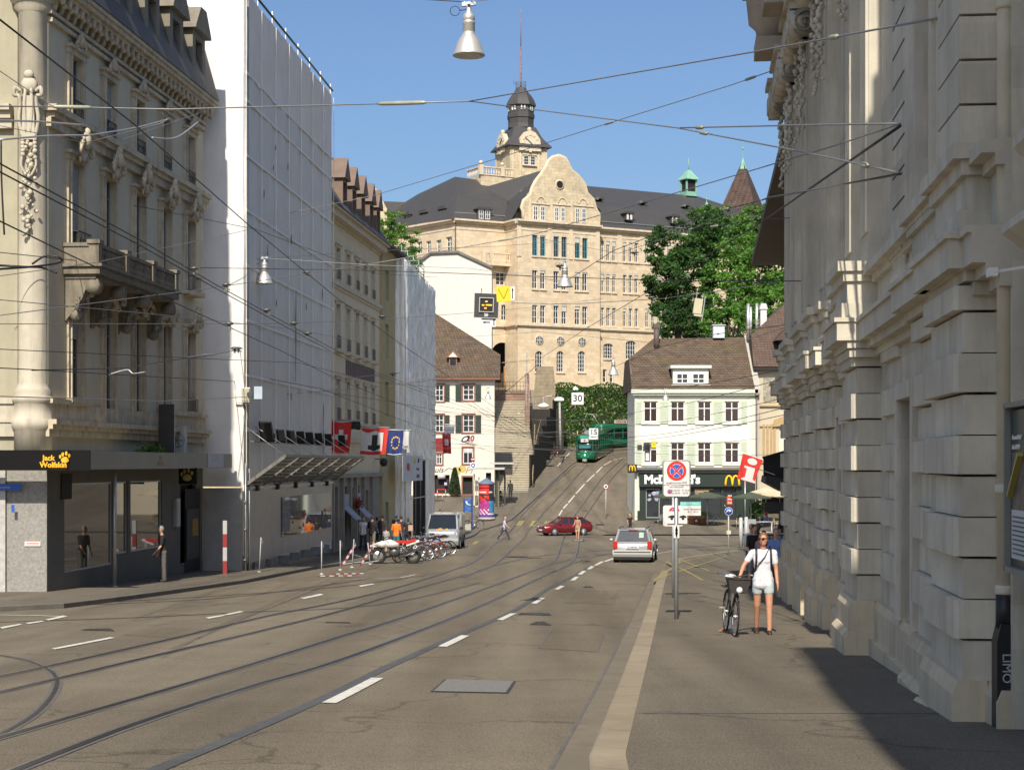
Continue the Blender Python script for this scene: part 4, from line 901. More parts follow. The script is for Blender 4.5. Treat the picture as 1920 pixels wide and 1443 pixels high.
b=MB();b.box(.2,TL-.2,.6,.8,0,z4(13));b.build('interior',M_dark,Cz)
for i,h_ in enumerate(wh):window(Cz,FR,h_[0]+.16,h_[1]-.05,h_[2],h_[3],.32,1,(.75,),.07,mat('door_brown',(.13,.085,.06),.5,.1))
for i,h_ in enumerate(up_w):window(Cz,FR,h_[0]+.1,h_[1]-.1,h_[2],h_[3],.2,0,(.25,.52,.78),.07,mat('sash_dark_red',(.10,.035,.04),.5,.1),M_glassb)
b=MB()
for x0,x1,z0,z1 in wh:
 for s,x in ((-1,x0),(1,x1)):b.box(min(x,x+s*.20),max(x,x+s*.20),-.16,0,z0-.02,z1+.20);b.box(min(x,x+s*.08),max(x,x+s*.08),-.11,.25,z0,z1)
 b.box(x0-.08,x1+.08,-.17,.0,z1,z1+.20);b.box(x0,x1,.0,.32,z1-.003,z1+.06)
b.build('architrave',sand2,Cz)
piers=[(15.3,17.25,.30),(17.25,19.55,.12),(22.0,23.6,.0),(24.2,26.0,.34),(26.0,28.2,.16),(30.2,31.3,.14),(31.3,32.9,.26),(35.0,37.4,.2),(39.3,41.4,.2),(43.0,43.9,.22)]
b=MB();ch=.368
for k in range(11):
 z0=z4(ZP)+k*ch;z1=min(z0+ch-.012,z4(ZC)-.03)
 if z0>=z4(ZC)-.1:break
 proud=k%2==1
 for da,db,off in piers:
  xa,xb=tx(db),tx(da)
  if any(h[0]<(xa+xb)/2<h[1] for h in wh):continue
  y=-off-(.085 if proud else 0.0)
  if y>-.01:y=-.012
  e=.03 if proud else 0
  y2=y
  b.prism([(xa-e,.0),(xa-e,y+.04 if e else y),(xa-e+.04,y),(xb+e-.04,y),(xb+e,y+.04 if e else y),(xb+e,0)],z0+(.012 if proud else 0),z1,'z')
b.build('pier',sand,Cz)
b=MB();b.box(-.05,TL,-.12,.0,-.6,z4(ZP)-.10)
b.prism([(-.12,z4(ZP)-.10),(-.08,z4(ZP)),(0,z4(ZP)),(0,z4(ZP)-.10)],0,TL,'x')
for da,db,off in piers:
 if off<.05:continue
 xa,xb=tx(db)-.08,tx(da)+.08
 b.box(xa,xb,-.14-off*.9,-.08,-.6,z4(ZP)-.12);b.prism([(-.14-off*.9,z4(ZP)-.12),(-.09-off*.9,z4(ZP)+.004),(-.1,z4(ZP)+.004),(-.1,z4(ZP)-.12)],xa,xb,'x')
 b.box(xa-.06,xb+.06,-.23-off*.9,-.1,-.603,z4(-2.46));b.prism([(-.23-off*.9,z4(-2.46)),(-.16-off*.9,z4(-2.38)),(-.12,z4(-2.38)),(-.12,z4(-2.46))],xa-.06,xb+.06,'x')
b.box(0,TL,-.20,-.05,-.59,z4(-2.47));b.build('plinth',plinth_m,Cz)
b=MB()
def run(z0,z1,y,xa=0,xb=TL):b.box(xa,xb,y,.0,z4(z0),z4(z1))
run(ZC-.10,ZC,-.10);run(ZC,ZC+.10,-.22);run(ZC+.10,ZC+.36,-.34);run(ZC+.36,ZC+.42,-.38)
for da,db,off in piers:
 if off<.1:continue
 if da<18:off*=.35
 xa,xb=tx(db)-.12,tx(da)+.12
 run(ZC-.12,ZC-.004,-.12-off,xa,xb);run(ZC+.004,ZC+.11,-.22-off*.8,xa-.04,xb+.04);run(ZC+.11,ZC+.37,-.37-off*.8,xa-.08,xb+.08);run(ZC+.37,ZC+.43,-.41-off*.8,xa-.11,xb+.11)
b.build('cornice',sand2,Cz)
b=MB();b.box(0,TL,-.06,.0,z4(ZC+.43),z4(ZB-.22));zA,zB_=ZC+.43,ZB
for da,db,off in piers:
 if off<.1:continue
 if da<18:off*=.4
 xa,xb=tx(db),tx(da);run(zA,zA+.22,-.22-off,xa-.03,xb+.03);run(zA+.22,zB_-.20,-.14-off,xa,xb);run(zB_-.20,zB_-.06,-.2-off,xa-.05,xb+.05);run(zB_-.06,zB_+.08,-.28-off,xa-.1,xb+.1)
run(zB_-.22,zB_-.12,-.14);run(zB_-.12,zB_,-.26)
b.build('pedestal',sand2,Cz)
b=MB()
for d in (21.4,29.3,34,38.4):
 x0=tx(d)-.55
 for k in range(7):b.lathe([(.03,z4(zA+.12)),(.065,z4(zA+.26)),(.025,z4(zA+.42)),(.05,z4(zA+.54))],(x0+k*.18,-.10,0),8)
 b.box(x0-.1,x0+1.2,-.17,-.061,z4(zA+.02),z4(zA+.12));b.box(x0-.1,x0+1.2,-.17,-.061,z4(zA+.56),z4(zA+.66))
b.build('balustrade',sand,Cz)
b=MB()
for k in range(30):
 z0=ZB+.04+k*.40
 if z0>12:break
 b.prism([(tx(17.3),0),(tx(17.3),-.14),(tx(17.2),-.22),(tx(16.7),-.22),(tx(16.55),-.34),(tx(15.25),-.34),(tx(15.25),0)],z4(z0),z4(z0+.375),'z')
 b.box(tx(18.3),tx(17.3)-.01,-.05,.0,z4(z0),z4(z0+.385)) if False else None
b.build('quoin',sand,Cz)
b=MB()
for k in range(28):
 z0=ZB+.2+k*.40
 if z0>12:break
 for da,db in ((17.35,18.25),(21.7,22.9)):b.box(tx(db),tx(da),-.004,.0,z4(z0),z4(z0+.028))
b.build('wall_groove',mat('groove_painted_shadow',(.08,.075,.065),.95,.1),Cz)  # dark strips on the flat wall; groove shadow is put into the colour
b=MB()
for x0,x1,z0,z1 in up_w[:1]:
 for s,x in ((-1,x0),(1,x1)):
  b.box(min(x,x+s*.16),max(x,x+s*.16),-.10,0,z0-.1,z4(12));b.box(min(x+s*.2,x+s*.42),max(x+s*.2,x+s*.42),-.05,0,z0-.1,z4(12))
pil=[24.6,26.9,31.0,32.3,35.6,37.0,39.8,41.0,43.2]
for d in pil:
 xc=tx(d);hw=.42
 b.box(xc-hw-.06,xc+hw+.06,-.20,0,z4(ZB+.08),z4(ZB+.28));b.box(xc-hw,xc+hw,-.30+.12,0,z4(ZB+.28),z4(9.2))
 for k in range(5):x=xc-hw+.05+k*.165;b.box(x,x+.085,-.225,-.18,z4(ZB+.5),z4(8.8))
b.build('pilaster',sand2,Cz)
b=MB();f=MB()
for j,d in enumerate(pil):
 xc=tx(d)
 for s in (-1,1):
  c=(xc+s*.36,-.46,z4(9.05))
  b.lathe([(.30,-.16),(.30,.16)],c,18,'y')
  b.tube([(c[0]+math.cos(a_)*r_,c[1]-.17,c[2]+math.sin(a_)*r_) for a_,r_ in [(q*.5,.27-.0105*q) for q in range(24)]],.03,5)
  b.M=None;b.lathe([(.30,-.14),(.30,.14)],(xc+.48,-.30,z4(9.05)),18,'x')
  b.tube([(xc+.65,c[1]+.16+math.cos(a_)*r_,c[2]+math.sin(a_)*r_) for a_,r_ in [(q*.5,.27-.0105*q) for q in range(24)]],.03,5)
 b.box(xc-.55,xc+.55,-.62,0,z4(9.35),z4(9.5));b.box(xc-.62,xc+.62,-.7,0,z4(9.5),z4(9.62))
 rn=random.Random(j)
 for q in range(34):t_=q/34;f.ball((xc+.36+rn.uniform(-.12,.12)*(1-t_*.6),-.30-rn.random()*.1,z4(8.75-1.9*t_)),rn.uniform(.05,.09)*(1-.4*t_),5)
b.build('scroll_capital',sand,Cz);f.build('garland',sand,Cz)
b=MB()
for j,d in enumerate((25.7,31.6,36.3,40.4)):
 xc=tx(d);b.lathe([(.12,z4(10.0)),(.30,z4(10.05)),(.34,z4(10.25)),(.5,z4(10.4)),(.62,z4(11.5)),(.66,z4(11.6))],(xc,-.75,0),18)
 b.box(xc-.6,xc+.6,-1.1,0,z4(9.66),z4(9.98))
b.build('urn_block',mat('casino_urn',(.40,.34,.27),.85,.1,2),Cz)
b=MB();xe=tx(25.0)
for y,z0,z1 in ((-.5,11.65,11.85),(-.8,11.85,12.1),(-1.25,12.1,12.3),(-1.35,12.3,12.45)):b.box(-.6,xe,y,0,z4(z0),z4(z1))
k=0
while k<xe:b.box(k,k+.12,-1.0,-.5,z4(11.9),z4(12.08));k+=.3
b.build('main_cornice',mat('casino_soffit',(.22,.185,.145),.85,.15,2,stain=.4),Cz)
def onR(px,py,off=0):x,z=FR.tz(px,py,off); return x,z
x,z=onR(1783,1102,-.22);b=MB();b.box(x-.12,x+.12,-.235,-.2,z-.12,z+.12);b.build('wall_plaque',mat('plaque',(.30,.27,.24),.5,.2,6),Cz)
x,z=onR(1856,512,-.6);b=MB();b.box(x-.04,x+.10,-.62,-.56,z-.03,z+.03);b.bar((x+.05,-.6,z),(x+.05,-.2,z+.06),.02);b.build('security_camera',M_white,None,'small white security camera under the first cornice of the concert hall','camera',loc=FR.o);o=bpy.data.objects['security_camera'];o.rotation_euler=(0,0,FR.a)
dp=W(1884,900,14.75);zg=G(14.75)+.12;P_=thing('downpipe','thick grey downpipe with black cast iron foot at the near end of the hall','downpipe',(dp.x,dp.y,zg))
b=MB();b.tube([(0,0,1.15),(0,0,14)],.068,16);[b.lathe([(.08,z_),(.085,z_+.02),(.085,z_+.06),(.08,z_+.08)],n=16) for z_ in (1.15,2.02,3.9,6.2)];b.bar((0,0,2.05),(.0,.22,2.05),.03)
b.build('pipe',mat('pipe_grey_beige',(.56,.51,.39),.6,.12,3),P_)
b=MB();b.tube([(0,0,.86),(0,0,1.15)],.078,14);b.prism([(-.09,.0),(.09,0),(.09,.75),(.055,.9),(-.055,.9),(-.09,.75)],-.085,.085);b.build('cast_foot',M_black,P_)
text('LIMO',.11,P_,mat('chalk',(.5,.5,.5),.9,.1),(-.01,-.088,.52),(R(90),R(90),0),bold=.0)
FN=Fr(8.3,45.0,-4.2,.129,1)
Nb=thing('modern_block','dark ribbed modern block under a broad overhanging roof beyond the concert hall','building',(0,0,0))
d_=Vector((.129,1,0)).normalized();nn=Vector((-1,.129,0)).normalized()
def nbp(t_,o_,z): return Vector((8.25,45,0))+d_*t_+nn*o_+Vector((0,0,z))
b=MB()
b._add([nbp(0,0,-6),nbp(28,0,-6),nbp(28,-8,-6),nbp(0,-8,-6),nbp(0,0,8.5),nbp(28,0,8.5),nbp(28,-8,8.5),nbp(0,-8,8.5)],[(0,1,5,4)[::-1],(1,2,6,5)[::-1],(0,4,7,3)[::-1],(4,5,6,7)])
b.build('wall',mat('ribbed_dark',(.085,.072,.06),.7,.15,1),Nb)
b=MB()
for k in range(38):
 p=nbp(.4+k*.73,.02,0);q=p+Vector((0,0,8.4));b.bar(nbp(.4+k*.73,.09,-2.2),nbp(.4+k*.73,.09,8.45),.16,.16)
b.build('rib',mat('rib_brown',(.15,.125,.10),.7,.12,2),Nb)
b=MB();o0,o1=1.1,1.6
b._add([nbp(-.3,o0,8.5),nbp(28.5,o1,8.5),nbp(28.5,-8,8.5),nbp(-.3,-8,8.5),nbp(-.3,o0,8.75),nbp(28.5,o1,8.75),nbp(28.5,-8,8.75),nbp(-.3,-8,8.75)],[(0,1,2,3),(7,6,5,4),(0,4,5,1),(1,5,6,2),(2,6,7,3),(3,7,4,0)])
b.build('overhanging_roof',mat('soffit_grey_brown',(.17,.15,.125),.8,.08,.6),Nb)
Tb=thing('terrace_balcony','black terrace balcony with railing jutting over the pavement on the right','balcony',W(1475,905,72))
b=MB();b.prism([(-1.05,.05),(-.3,-.35),(.9,-.38),(.9,-.05),(-1.0,.32)],-1.0,0.3,'y');b.build('slab',mat('balcony_dark',(.05,.048,.045),.6,.2),Tb)
b=MB();b.prism([(-.32,-.36),(.9,-.39),(.9,-.12),(-.30,-.14)],-1.05,-1.01,'y');b.build('edge_light',mat('edge_grey',(.42,.42,.42),.5,.1),Tb)
b=MB()
for k in range(12):x=-.05+k*.09;b.tube([(x,-.98,-.02),(x,-.98,1.15)],.01,4)
b.tube([(-.1,-.98,1.15),(.95,-.98,1.15)],.025,6);b.tube([(-.1,-.98,1.0),(.95,-.98,1.0)],.012,5);b.bar((.1,-1,.9),(.7,-1,.1),.04);b.bar((.2,-1,.95),(.8,-1,.15),.04);b.build('railing',M_steel,Tb)
b=MB();b.prism([(-1.12,.3),(-.1,.0),(-.1,1.3),(-1.12,1.02)],-.95,-.9);b.build('dark_blind',mat('blind_black',(.022,.02,.02),.8,.1),Tb)
b=MB();b.bar((-1.15,-.93,1.05),(-.05,-.93,1.37),.10);[b.cbox((-1.08+k*.1,-.99,.99+k*.029),.04,.01,.03) for k in range(10)];b.build('blind_roller',M_black,Tb)
b=MB();b.box(-.25,-.08,-1.1,-1.04,-.02,.85);b.build('menu_board',mat('poster_mixed',(.26,.18,.16),.6,.6,8),Tb)
b=MB();b.box(-.06,.02,-1.08,-.98,-.05,.8);b.build('board_frame',M_black,Tb)
b=MB();b.bar((-1.45,-1.2,.62),(-.65,-1.0,.35),.03);b.build('flag_rod',M_white,Tb)
b=MB();b.prism([(0,0),(1.6,0),(1.6,2.6),(-.6,2.6),(-.6,2.25),(0,2.25)],0,.4,'y');b.build('passage_front',mat('passage_dark',(.045,.042,.04),.7,.15),None,'dark passage front under the terrace balcony at the end of the hall','building',loc=W(1463,1000,66)-Vector((0,0,1.4)))
Pc=thing('poster_case','dark green poster case with a white text sheet at the right edge','poster',W(1912,925,13.4))
Pc.rotation_euler=(0,0,math.atan2(-1,-.1))
def pcx(px,py):x,z=Fr(Pc.location.x,Pc.location.y,0,-.1,-1).tz(px,py); return x,z-Pc.location.z
xa,za=pcx(1895,770);xb=xa+1.1;zb=pcx(1897,1060)[1]
b=MB();b.box(xa,xb,.0,.12,zb,za);b.build('case',mat('case_green',(.022,.045,.04),.35,.1),Pc)
b=MB();b.box(xa-.04,xa,-.05,.13,zb-.04,za+.06);b.box(xa-.04,xb,-.05,.13,za+.02,za+.06);b.box(xa-.04,xb,-.05,.13,zb-.05,zb);b.build('case_frame',mat('case_frame_grey',(.20,.20,.18),.5,.1),Pc)
z_= lambda py:pcx(1903,py)[1]
b=MB();b.box(xa+.10,xb-.05,-.012,-.002,z_(1046),z_(955));b.build('text_sheet',mat('sheet_pale',(.52,.54,.53),.7,.04),Pc)
b=MB()
for k in range(9):b.box(xa+.16,xb-.12-(.2 if k%3==2 else 0),-.016,-.013,z_(968+k*8.5)-.006,z_(968+k*8.5)+.006)
b.build('text_line',mat('ink_grey',(.12,.12,.12),.8,0),Pc)
b=MB();b.box(xa+.10,xb-.05,-.010,-.002,z_(955),z_(848));b.build('photo',mat('photo_mixed',(.12,.10,.085),.5,.8,6),Pc)
b=MB();b.bar((xa+.12,-.03,z_(930)),(xa+.55,-.03,z_(852)),.05,.03);b.build('brass_stick',mat('brass',(.35,.30,.08),.4,.2),Pc)
text('Konzertsaal Basel',.05,Pc,M_white,(xa+.1,-.006,z_(820)),align='LEFT',bold=.02);text('Saison 2012/13',.05,Pc,M_white,(xa+.1,-.006,z_(838)),align='LEFT',bold=.02)
FE=Fr(2.82+1.462+.12,14.6,-3.6,-.1,-1)
E=fthing('stone_house','grey stone house with a bracketed cornice at the right edge','building',FE)
b=MB();b.box(.4,11,.10,5,0,16.5);b.build('wall',sand,E)
b=MB()
for k in range(20):b.box(.42,11,.02,.10,1.0+k*.74,1.0+k*.74+.34)
b.box(.42,11,-.1,.1,-.2,1.0);b.build('rusticated_course',sand,E)
b=MB();z0=W(1900,452,13.8).z+3.6
b.prism([(-.3,z0+.10),(-.1,z0-.05),(.1,z0-.1),(.1,z0+.2),(-.3,z0+.17)],.5,11,'x');z1=W(1900,290,13.8).z+3.6;b.prism([(-.22,z1+.10),(-.05,z1-.06),(.1,z1-.1),(.1,z1+.22),(-.22,z1+.18)],.55,11,'x');b.build('cornice',sand2,E)
b=MB();P0=Vector((1.75,3.2));
Sh=thing('corner_block','tall stone block standing beside the viewpoint, throwing the pavement shadow','building',(1.75,3.2,-2))
b=MB();b.M=Matrix.Rotation(math.atan2(.1,-1)-math.pi,4,'Z')
hs=[(x,x+1.1,z,z+2.0) for x in (1.5,4.5,7.5,10.5) for z in (2.5,6.5,10.5,14.5)]
b.box(0,9,-16,0,-1,20.4);b.build('wall',sand,Sh)
b=MB();b.M=Matrix.Rotation(math.atan2(.1,-1)-math.pi,4,'Z');[b.box(-.06,-.005,-z_*3-2.2,-z_*3-1.1,k*4+2,k*4+4.2) for z_ in range(4) for k in range(4)];b.build('window',M_glass,Sh)
# ---- school on the hill
ssd=brick('school_sandstone',(.53,.42,.285),(.63,.52,.365),(.50,.385,.26),1.1,.42,.012,.85,.15,var=.14,moss=(.50,.44,.33))
trim_s=mat('school_trim',(.60,.50,.36),.85,.1,2,stain=.5,scol=(.24,.21,.16),sscale=.8,streak=True)
gable_m=brick('school_gable_stone',(.50,.41,.27),(.57,.48,.33),(.33,.26,.17),1.0,.4,.012,.85,.15,var=.22,moss=(.27,.235,.175),msc=.35)
slate=mat('school_slate',(.058,.056,.055),.55,.18,6,stain=.3,scol=(.085,.08,.075),sscale=.5,bump=.15,bscale=9)
w_teal=mat('window_frame_teal',(.06,.22,.28),.5,.1)
ZS=8.6;dS=204.0
FS=Fr((853-CX)/FP*dS,dS,ZS,math.cos(R(29)),math.sin(R(29)))
Sc=fthing('school','large sandstone school with scrolled gable, dark mansard roof and clock tower on the hill','building',FS)
OB,OC=-3.2,-2.3
eave=FS.tz(1000,417,OB)[1];xB0,xB1=FS.x(971,OB),FS.x(1125,OB);xC1=xB1+30
strz=FS.tz(1000,611,OB)[1]
def rect(p,off):
 (x0,z1),(x1,z0)=FS.tz(p[0],p[1],off),FS.tz(p[2],p[3],off); return (x0,x1,z0,z1)
pairs=[(998,1008),(1013,1023),(1038,1048),(1053,1063),(1078,1088),(1092,1102)];hB=[];teal=set()
for k,(a_,c_) in enumerate(pairs):
 m_=(a_+c_)/2;x0,x1=FS.x(a_,OB),FS.x(c_,OB)
 for r_,(y0,y1) in enumerate(((438,479),(504,541),(569,606))):
  sft=(m_-1003)*.062*(1 if r_==0 else .75 if r_==1 else .55);hB.append((x0,x1,FS.tz(m_,y1+sft,OB)[1],FS.tz(m_,y0+sft,OB)[1]))
  if r_==0:teal.add(len(hB)-1)
arB=[]
for px in (1010.5,1050.5,1090.5):
 x=FS.x(px,OB);arB.append((x-.52,x+.52,FS.tz(px,697,OB)[1],FS.tz(px,658,OB)[1]+.0))
b=MB();b.wall(xB0,xB1,-9,eave,hB+arB,OB,.35);b.poly([(xB0,OB,-9),(xB0,OB,eave),(xB0,0,eave),(xB0,0,-9)]);b.poly([(xB1,OB,-9),(xB1,0,-9),(xB1,0,eave),(xB1,OB,eave)])
b.build('wall',ssd,Sc)
for i,h_ in enumerate(hB):window(Sc,FS,*h_,OB+.18,1,(.33,.66),.085,w_teal if i in teal else M_wframe,thick=.08)
for h_ in arB:window(Sc,FS,*h_,OB+.18,2,(.2,.4,.6,.8),.075,M_wframe,thick=.08)
hC=[]
tri=[(1126.5,1133),(1137,1144),(1148,1155),(1168,1175),(1179,1186),(1190,1197),(1210,1217),(1221,1228),(1233,1240),(1252,1259),(1263,1270),(1274,1281)]
for a_,c_ in tri:
 m_=(a_+c_)/2;x0,x1=FS.x(a_,OC),FS.x(c_,OC)
 for r_,(y0,y1) in enumerate(((449,488),(511,547),(574,611))):
  sft=(m_-1130)*.062*(1 if r_==0 else .75 if r_==1 else .5);hC.append((x0,x1,FS.tz(m_,y1+sft,OC)[1],FS.tz(m_,y0+sft,OC)[1]))
arC=[]
for px,y0,y1 in ((1140.5,644,672),(1183,639,673),(1224,640,674)):
 x=FS.x(px,OC);hw=.95 if px>1150 else .9;arC.append((x-hw*.78,x+hw*.78,FS.tz(px,y1,OC)[1],FS.tz(px,y0,OC)[1]))
lwC=[]
for px in (1134,1147,1177,1190):x=FS.x(px,OC);lwC.append((x-.28,x+.28,FS.tz(px,717,OC)[1],FS.tz(px,692,OC)[1]))
b=MB();b.wall(xB1,xC1,-9,eave-.1,hC+arC+lwC,OC,.35);b.poly([(xC1,OC,-9),(xC1,10,-9),(xC1,10,eave),(xC1,OC,eave)]);b.build('wall',ssd,Sc)
for h_ in hC:window(Sc,FS,*h_,OC+.18,1,(.33,.66),.075,M_wframe,thick=.08)
for h_ in arC:window(Sc,FS,*h_,OC+.18,3,(.25,.5,.75),.07,M_wframe,thick=.08)
for h_ in lwC:window(Sc,FS,*h_,OC+.18,0,(.4,),.09,M_wframe,thick=.08)
xA1=xB0;hA=[rect((930,510,947,535),0),rect((940,571,951,601),0),rect((924,575,934,601),0)]
arch=rect((921,641,963,727),0)
b=MB();b.wall(0,xA1,-9,eave+.15,hA+[arch],0,.4)
b.build('wall',ssd,Sc)
for h_ in hA:window(Sc,FS,*h_,.2,1,(.33,.66),.10,M_wframe,thick=.08)
b=MB();xm,r_=(arch[0]+arch[1])/2,(arch[1]-arch[0])/2
for s in (-1,1):
 pts=[(xm+s*r_,arch[3])]+[(xm+s*r_*math.cos(a_),arch[3]-r_+r_*math.sin(a_)) for a_ in [R(q) for q in (90,75,60,45,30,15,0)]]
 b.prism(pts if s<0 else pts[::-1],.01,.38)
for x0,x1,z0,z1 in arB:
 xm2,r2=(x0+x1)/2,(x1-x0)/2
 for s in (-1,1):
  pts=[(xm2+s*r2,z1)]+[(xm2+s*r2*math.cos(a_),z1-r2+r2*math.sin(a_)) for a_ in [R(q) for q in (90,70,50,30,15,0)]]
  b.prism(pts if s<0 else pts[::-1],OB+.012,OB+.17)
for x0,x1,z0,z1 in arC:
 xm2,r2=(x0+x1)/2,(x1-x0)/2
 for s in (-1,1):
  pts=[(xm2+s*r2,z1)]+[(xm2+s*r2*math.sin(a_),z1-r2*.45+r2*.45*math.cos(a_)) for a_ in [R(q) for q in (0,20,40,60,75,90)]]
  b.prism(pts if s<0 else pts[::-1],OC+.012,OC+.17)
b.build('arch_spandrel',trim_s,Sc)
b=MB();b.box(arch[0]-.5,arch[1]+3,3.0,3.1,0,arch[3]+.2);b.build('porch_back',mat('porch_shadow_stone',(.08,.065,.045),.9,.2),Sc)  # the porch's shade is put into this back wall's dark colour
b=MB();b.tube([(xm+r_*.55,.6,-1),(xm+r_*.55,.6,3.2)],.32,12);b.build('porch_column',mat('column_orange_stone',(.36,.17,.05),.7,.15),Sc)
b=MB()
for px,py in ((1011,637.5),(1050.5,639),(1090.5,640.5)):
 x,z=FS.tz(px,py,OB);b.lathe([(.50,-.05),(.62,-.05),(.62,.0),(.5,.0)],(x,OB,z),20,'y')
o=b.build('oval_window',trim_s,Sc)
b=MB();g2=MB()
for px,py in ((1011,637.5),(1050.5,639),(1090.5,640.5)):
 x,z=FS.tz(px,py,OB);g2.lathe([(0,-.012),(.5,-.012)],(x,OB,z),20,'y')
 for k in (-1,0,1):b.box(x+k*.22-.03,x+k*.22+.03,OB-.04,OB-.015,z-.44,z+.44)
 b.box(x-.48,x+.48,OB-.045,OB-.04,z-.03,z+.03)
g2.build('pane',M_glass,o);b.build('glazing_bar',M_wframe,o)
FLk=Fr(FS.o.x,FS.o.y,ZS,-math.cos(R(52)),math.sin(R(52)))
dl=Vector((-math.sin(R(40)),math.cos(R(40)),0));nl=Vector((-dl.y,dl.x,0))*1.0
iv=FS.M.inverted().to_3x3();dloc=(iv@dl);oloc=Vector((dloc.y,-dloc.x,0))
def Lx(px):
 r=Vector(((px-CX)/FP,1,0));o_=Vector((FS.o.x,FS.o.y,0))
 den=r.x*dl.y-r.y*dl.x;k=(r.x*o_.y-r.y*o_.x)/(-den); return k
def LP(t_,o_,z):v=dloc*t_-oloc*o_; return Vector((v.x,v.y,z))
sgn=1
Lw=16.0
def Lz(px,py):
 t_=Lx(px);p=Vector((FS.o.x,FS.o.y,0))+dl*t_; return (HY-py)*p.y/FP-ZS
MLk=Matrix(((-dloc.x,-dloc.y if False else dloc.y*1.0,0,0),(-dloc.y,-dloc.x,0,0),(0,0,1,0),(0,0,0,1)))
xd=-dloc;yd=Vector((-xd.y,xd.x,0));MLk=Matrix(((xd.x,yd.x,0,dloc.x*Lw),(xd.y,yd.y,0,dloc.y*Lw),(0,0,1,0),(0,0,0,1)))
b=MB(MLk);hl=[]
for a_,c_,y0,y1 in ((781,791,453,476),(799,808,452,475),(818,827,450,475),(836,847,444,472)):
 xa,xc=Lw-Lx(a_),Lw-Lx(c_);m_=(a_+c_)/2;hl.append((min(xa,xc),max(xa,xc),Lz(m_,y1),Lz(m_,y0)))
b.wall(0,Lw,-9,eave+.1,hl,0,.35);b.build('flank_wall',ssd,Sc)
for h_ in hl:
 wb=MB(MLk);x0,x1,z0,z1=h_;w_=x1-x0
 for xx in (x0,x0+w_/2-.05,x1-.1):wb.box(xx,xx+.1,.18,.26,z0,z1)
 for f_ in (0,.33,.66,.96):wb.box(x0,x1,.19,.25,z0+(z1-z0)*f_,z0+(z1-z0)*f_+.09)
 o=wb.build('window',M_wframe,Sc);wb=MB(MLk);wb.box(x0,x1,.27,.28,z0,z1);wb.build('pane',M_glass,o)
b=MB()
for z0,z1,y in ((strz,strz+.28,-.28),(strz-.18,strz,-.12),(eave-.25,eave,-.35),(eave,eave+.22,-.6),(eave-1.0,eave-.9,-.06)):
 b.box(xB0-.3,xB1+.05,OB+y,OB,z0,z1);b.box(xB1+.05,xC1,OC+y,OC,z0-.04,z1-.04);b.box(-.3,xB0-.0,y,.0,z0,z1)
 b.box(xB0+y*1.0,xB0,OB,y,z0+.003,z1+.003)
 b2=MB(MLk);b2.box(0,Lw-.01,y,0,z0,z1);b._add(b2.v,b2.f)
for x0,x1,z0,z1 in hB+arB:b.box(x0-.12,x1+.12,OB-.14,OB,z0-.2,z0-.04)
for x0,x1,z0,z1 in hC+arC:b.box(x0-.1,x1+.1,OC-.14,OC,z0-.2,z0-.04)
for x in [xB0+.15,xB1-.35]+[(hB[i*3][1]+hB[(i+1)*3][0])/2 for i in (1,3)]:b.box(x-.28,x+.28,OB-.10,OB,hB[0][2]-.2,eave-.25)
for i in (2,5,8):x=(hC[i*3][1]+hC[(i+1)*3][0])/2;b.box(x-.35,x+.35,OC-.09,OC,hC[0][2]-.2,eave-.28)
b.build('string_course',trim_s,Sc)
b=MB()
for x0,x1,z0,z1 in hB:b.box(x0,x1,OB+.02,OB+.16,z1-.18,z1)
for x0,x1,z0,z1 in hC:b.box(x0,x1,OC+.02,OC+.16,z1-.18,z1)
rn=random.Random(12)
for x0,x1,z0,z1 in hB:
 if rn.random()<.45:b.box(x0+.06,x1-.06,OB+.10,OB+.13,z1-rn.uniform(.3,.9),z1-.18)
for x0,x1,z0,z1 in hC:
 if rn.random()<.5:b.box(x0+.05,x1-.05,OC+.10,OC+.13,z1-rn.uniform(.3,1.0),z1-.18)
b.build('blind_box',mat('blind_pale',(.50,.48,.42),.7,.06),Sc)
bx0,bz=FS.tz(905,496,-1.2);bx1=FS.x(973,-1.2);bt=FS.tz(940,474,-1.2)[1]
b=MB();b.box(bx0,bx1,-1.3,0,bz,bz+.3);b.box(bx0,bx1,-1.25,-1.0,bt-.15,bt);
for x in (bx0+.2,bx1-.2,bx0+1.2):b.box(x-.25,x+.25,-1.3,-.95,bz+.3,bt+.05)
x=bx0+.6
while x<bx1-.3:b.lathe([(.05,bz+.3),(.11,bz+.55),(.05,bz+.85),(.09,bt-.15)],(x,-1.12,0),6);x+=.28
b.build('balcony',trim_s,Sc)
def gz(px,py): return FS.tz(px,py,OB+.1)
gp_=[(983,414),(983,396),(980,388),(984,376),(996,366),(1000,352),(1006,340),(1017,326),(1026,312),(1030,302),(1038,295),(1050,292),(1061,296),(1067,306),(1072,318),(1086,330),(1098,345),(1102,362),(1114,374),(1118,390),(1125,402),(1125,426)]
pl_=[gz(*p) for p in gp_];pl_[0]=(pl_[0][0],eave+.2);pl_[-1]=(pl_[-1][0],eave+.2)
hG=[]
for a_,c_ in ((1000,1009),(1013.5,1022.5),(1040,1048),(1052,1060),(1079,1087),(1091,1099.5)):
 m_=(a_+c_)/2;hG.append((FS.x(a_,OB),FS.x(c_,OB),FS.tz(m_,413+(m_-1003)*.05,OB)[1],FS.tz(m_,386+(m_-1003)*.05,OB)[1]))
b=MB();b.prism(pl_,OB+.10,OB+.7);g_o=b.build('gable',gable_m,Sc)
b=MB();pts3=[(p[0],OB+.35,p[1]) for p in pl_];b.tube(pts3,.26,6)
for x0,x1,z0,z1 in hG[::2]:b.box(x0-.25,x0+2.6,OB-.02,OB+.10,z1+.25,z1+.42);b.lathe([(.5,-.1),(.68,-.1)],(x0+1.1,OB+.09,z1+.6),12,'y',0,math.pi);b.box(x0-.6,x0-.28,OB+.0,OB+.1,z0,z1+.9)
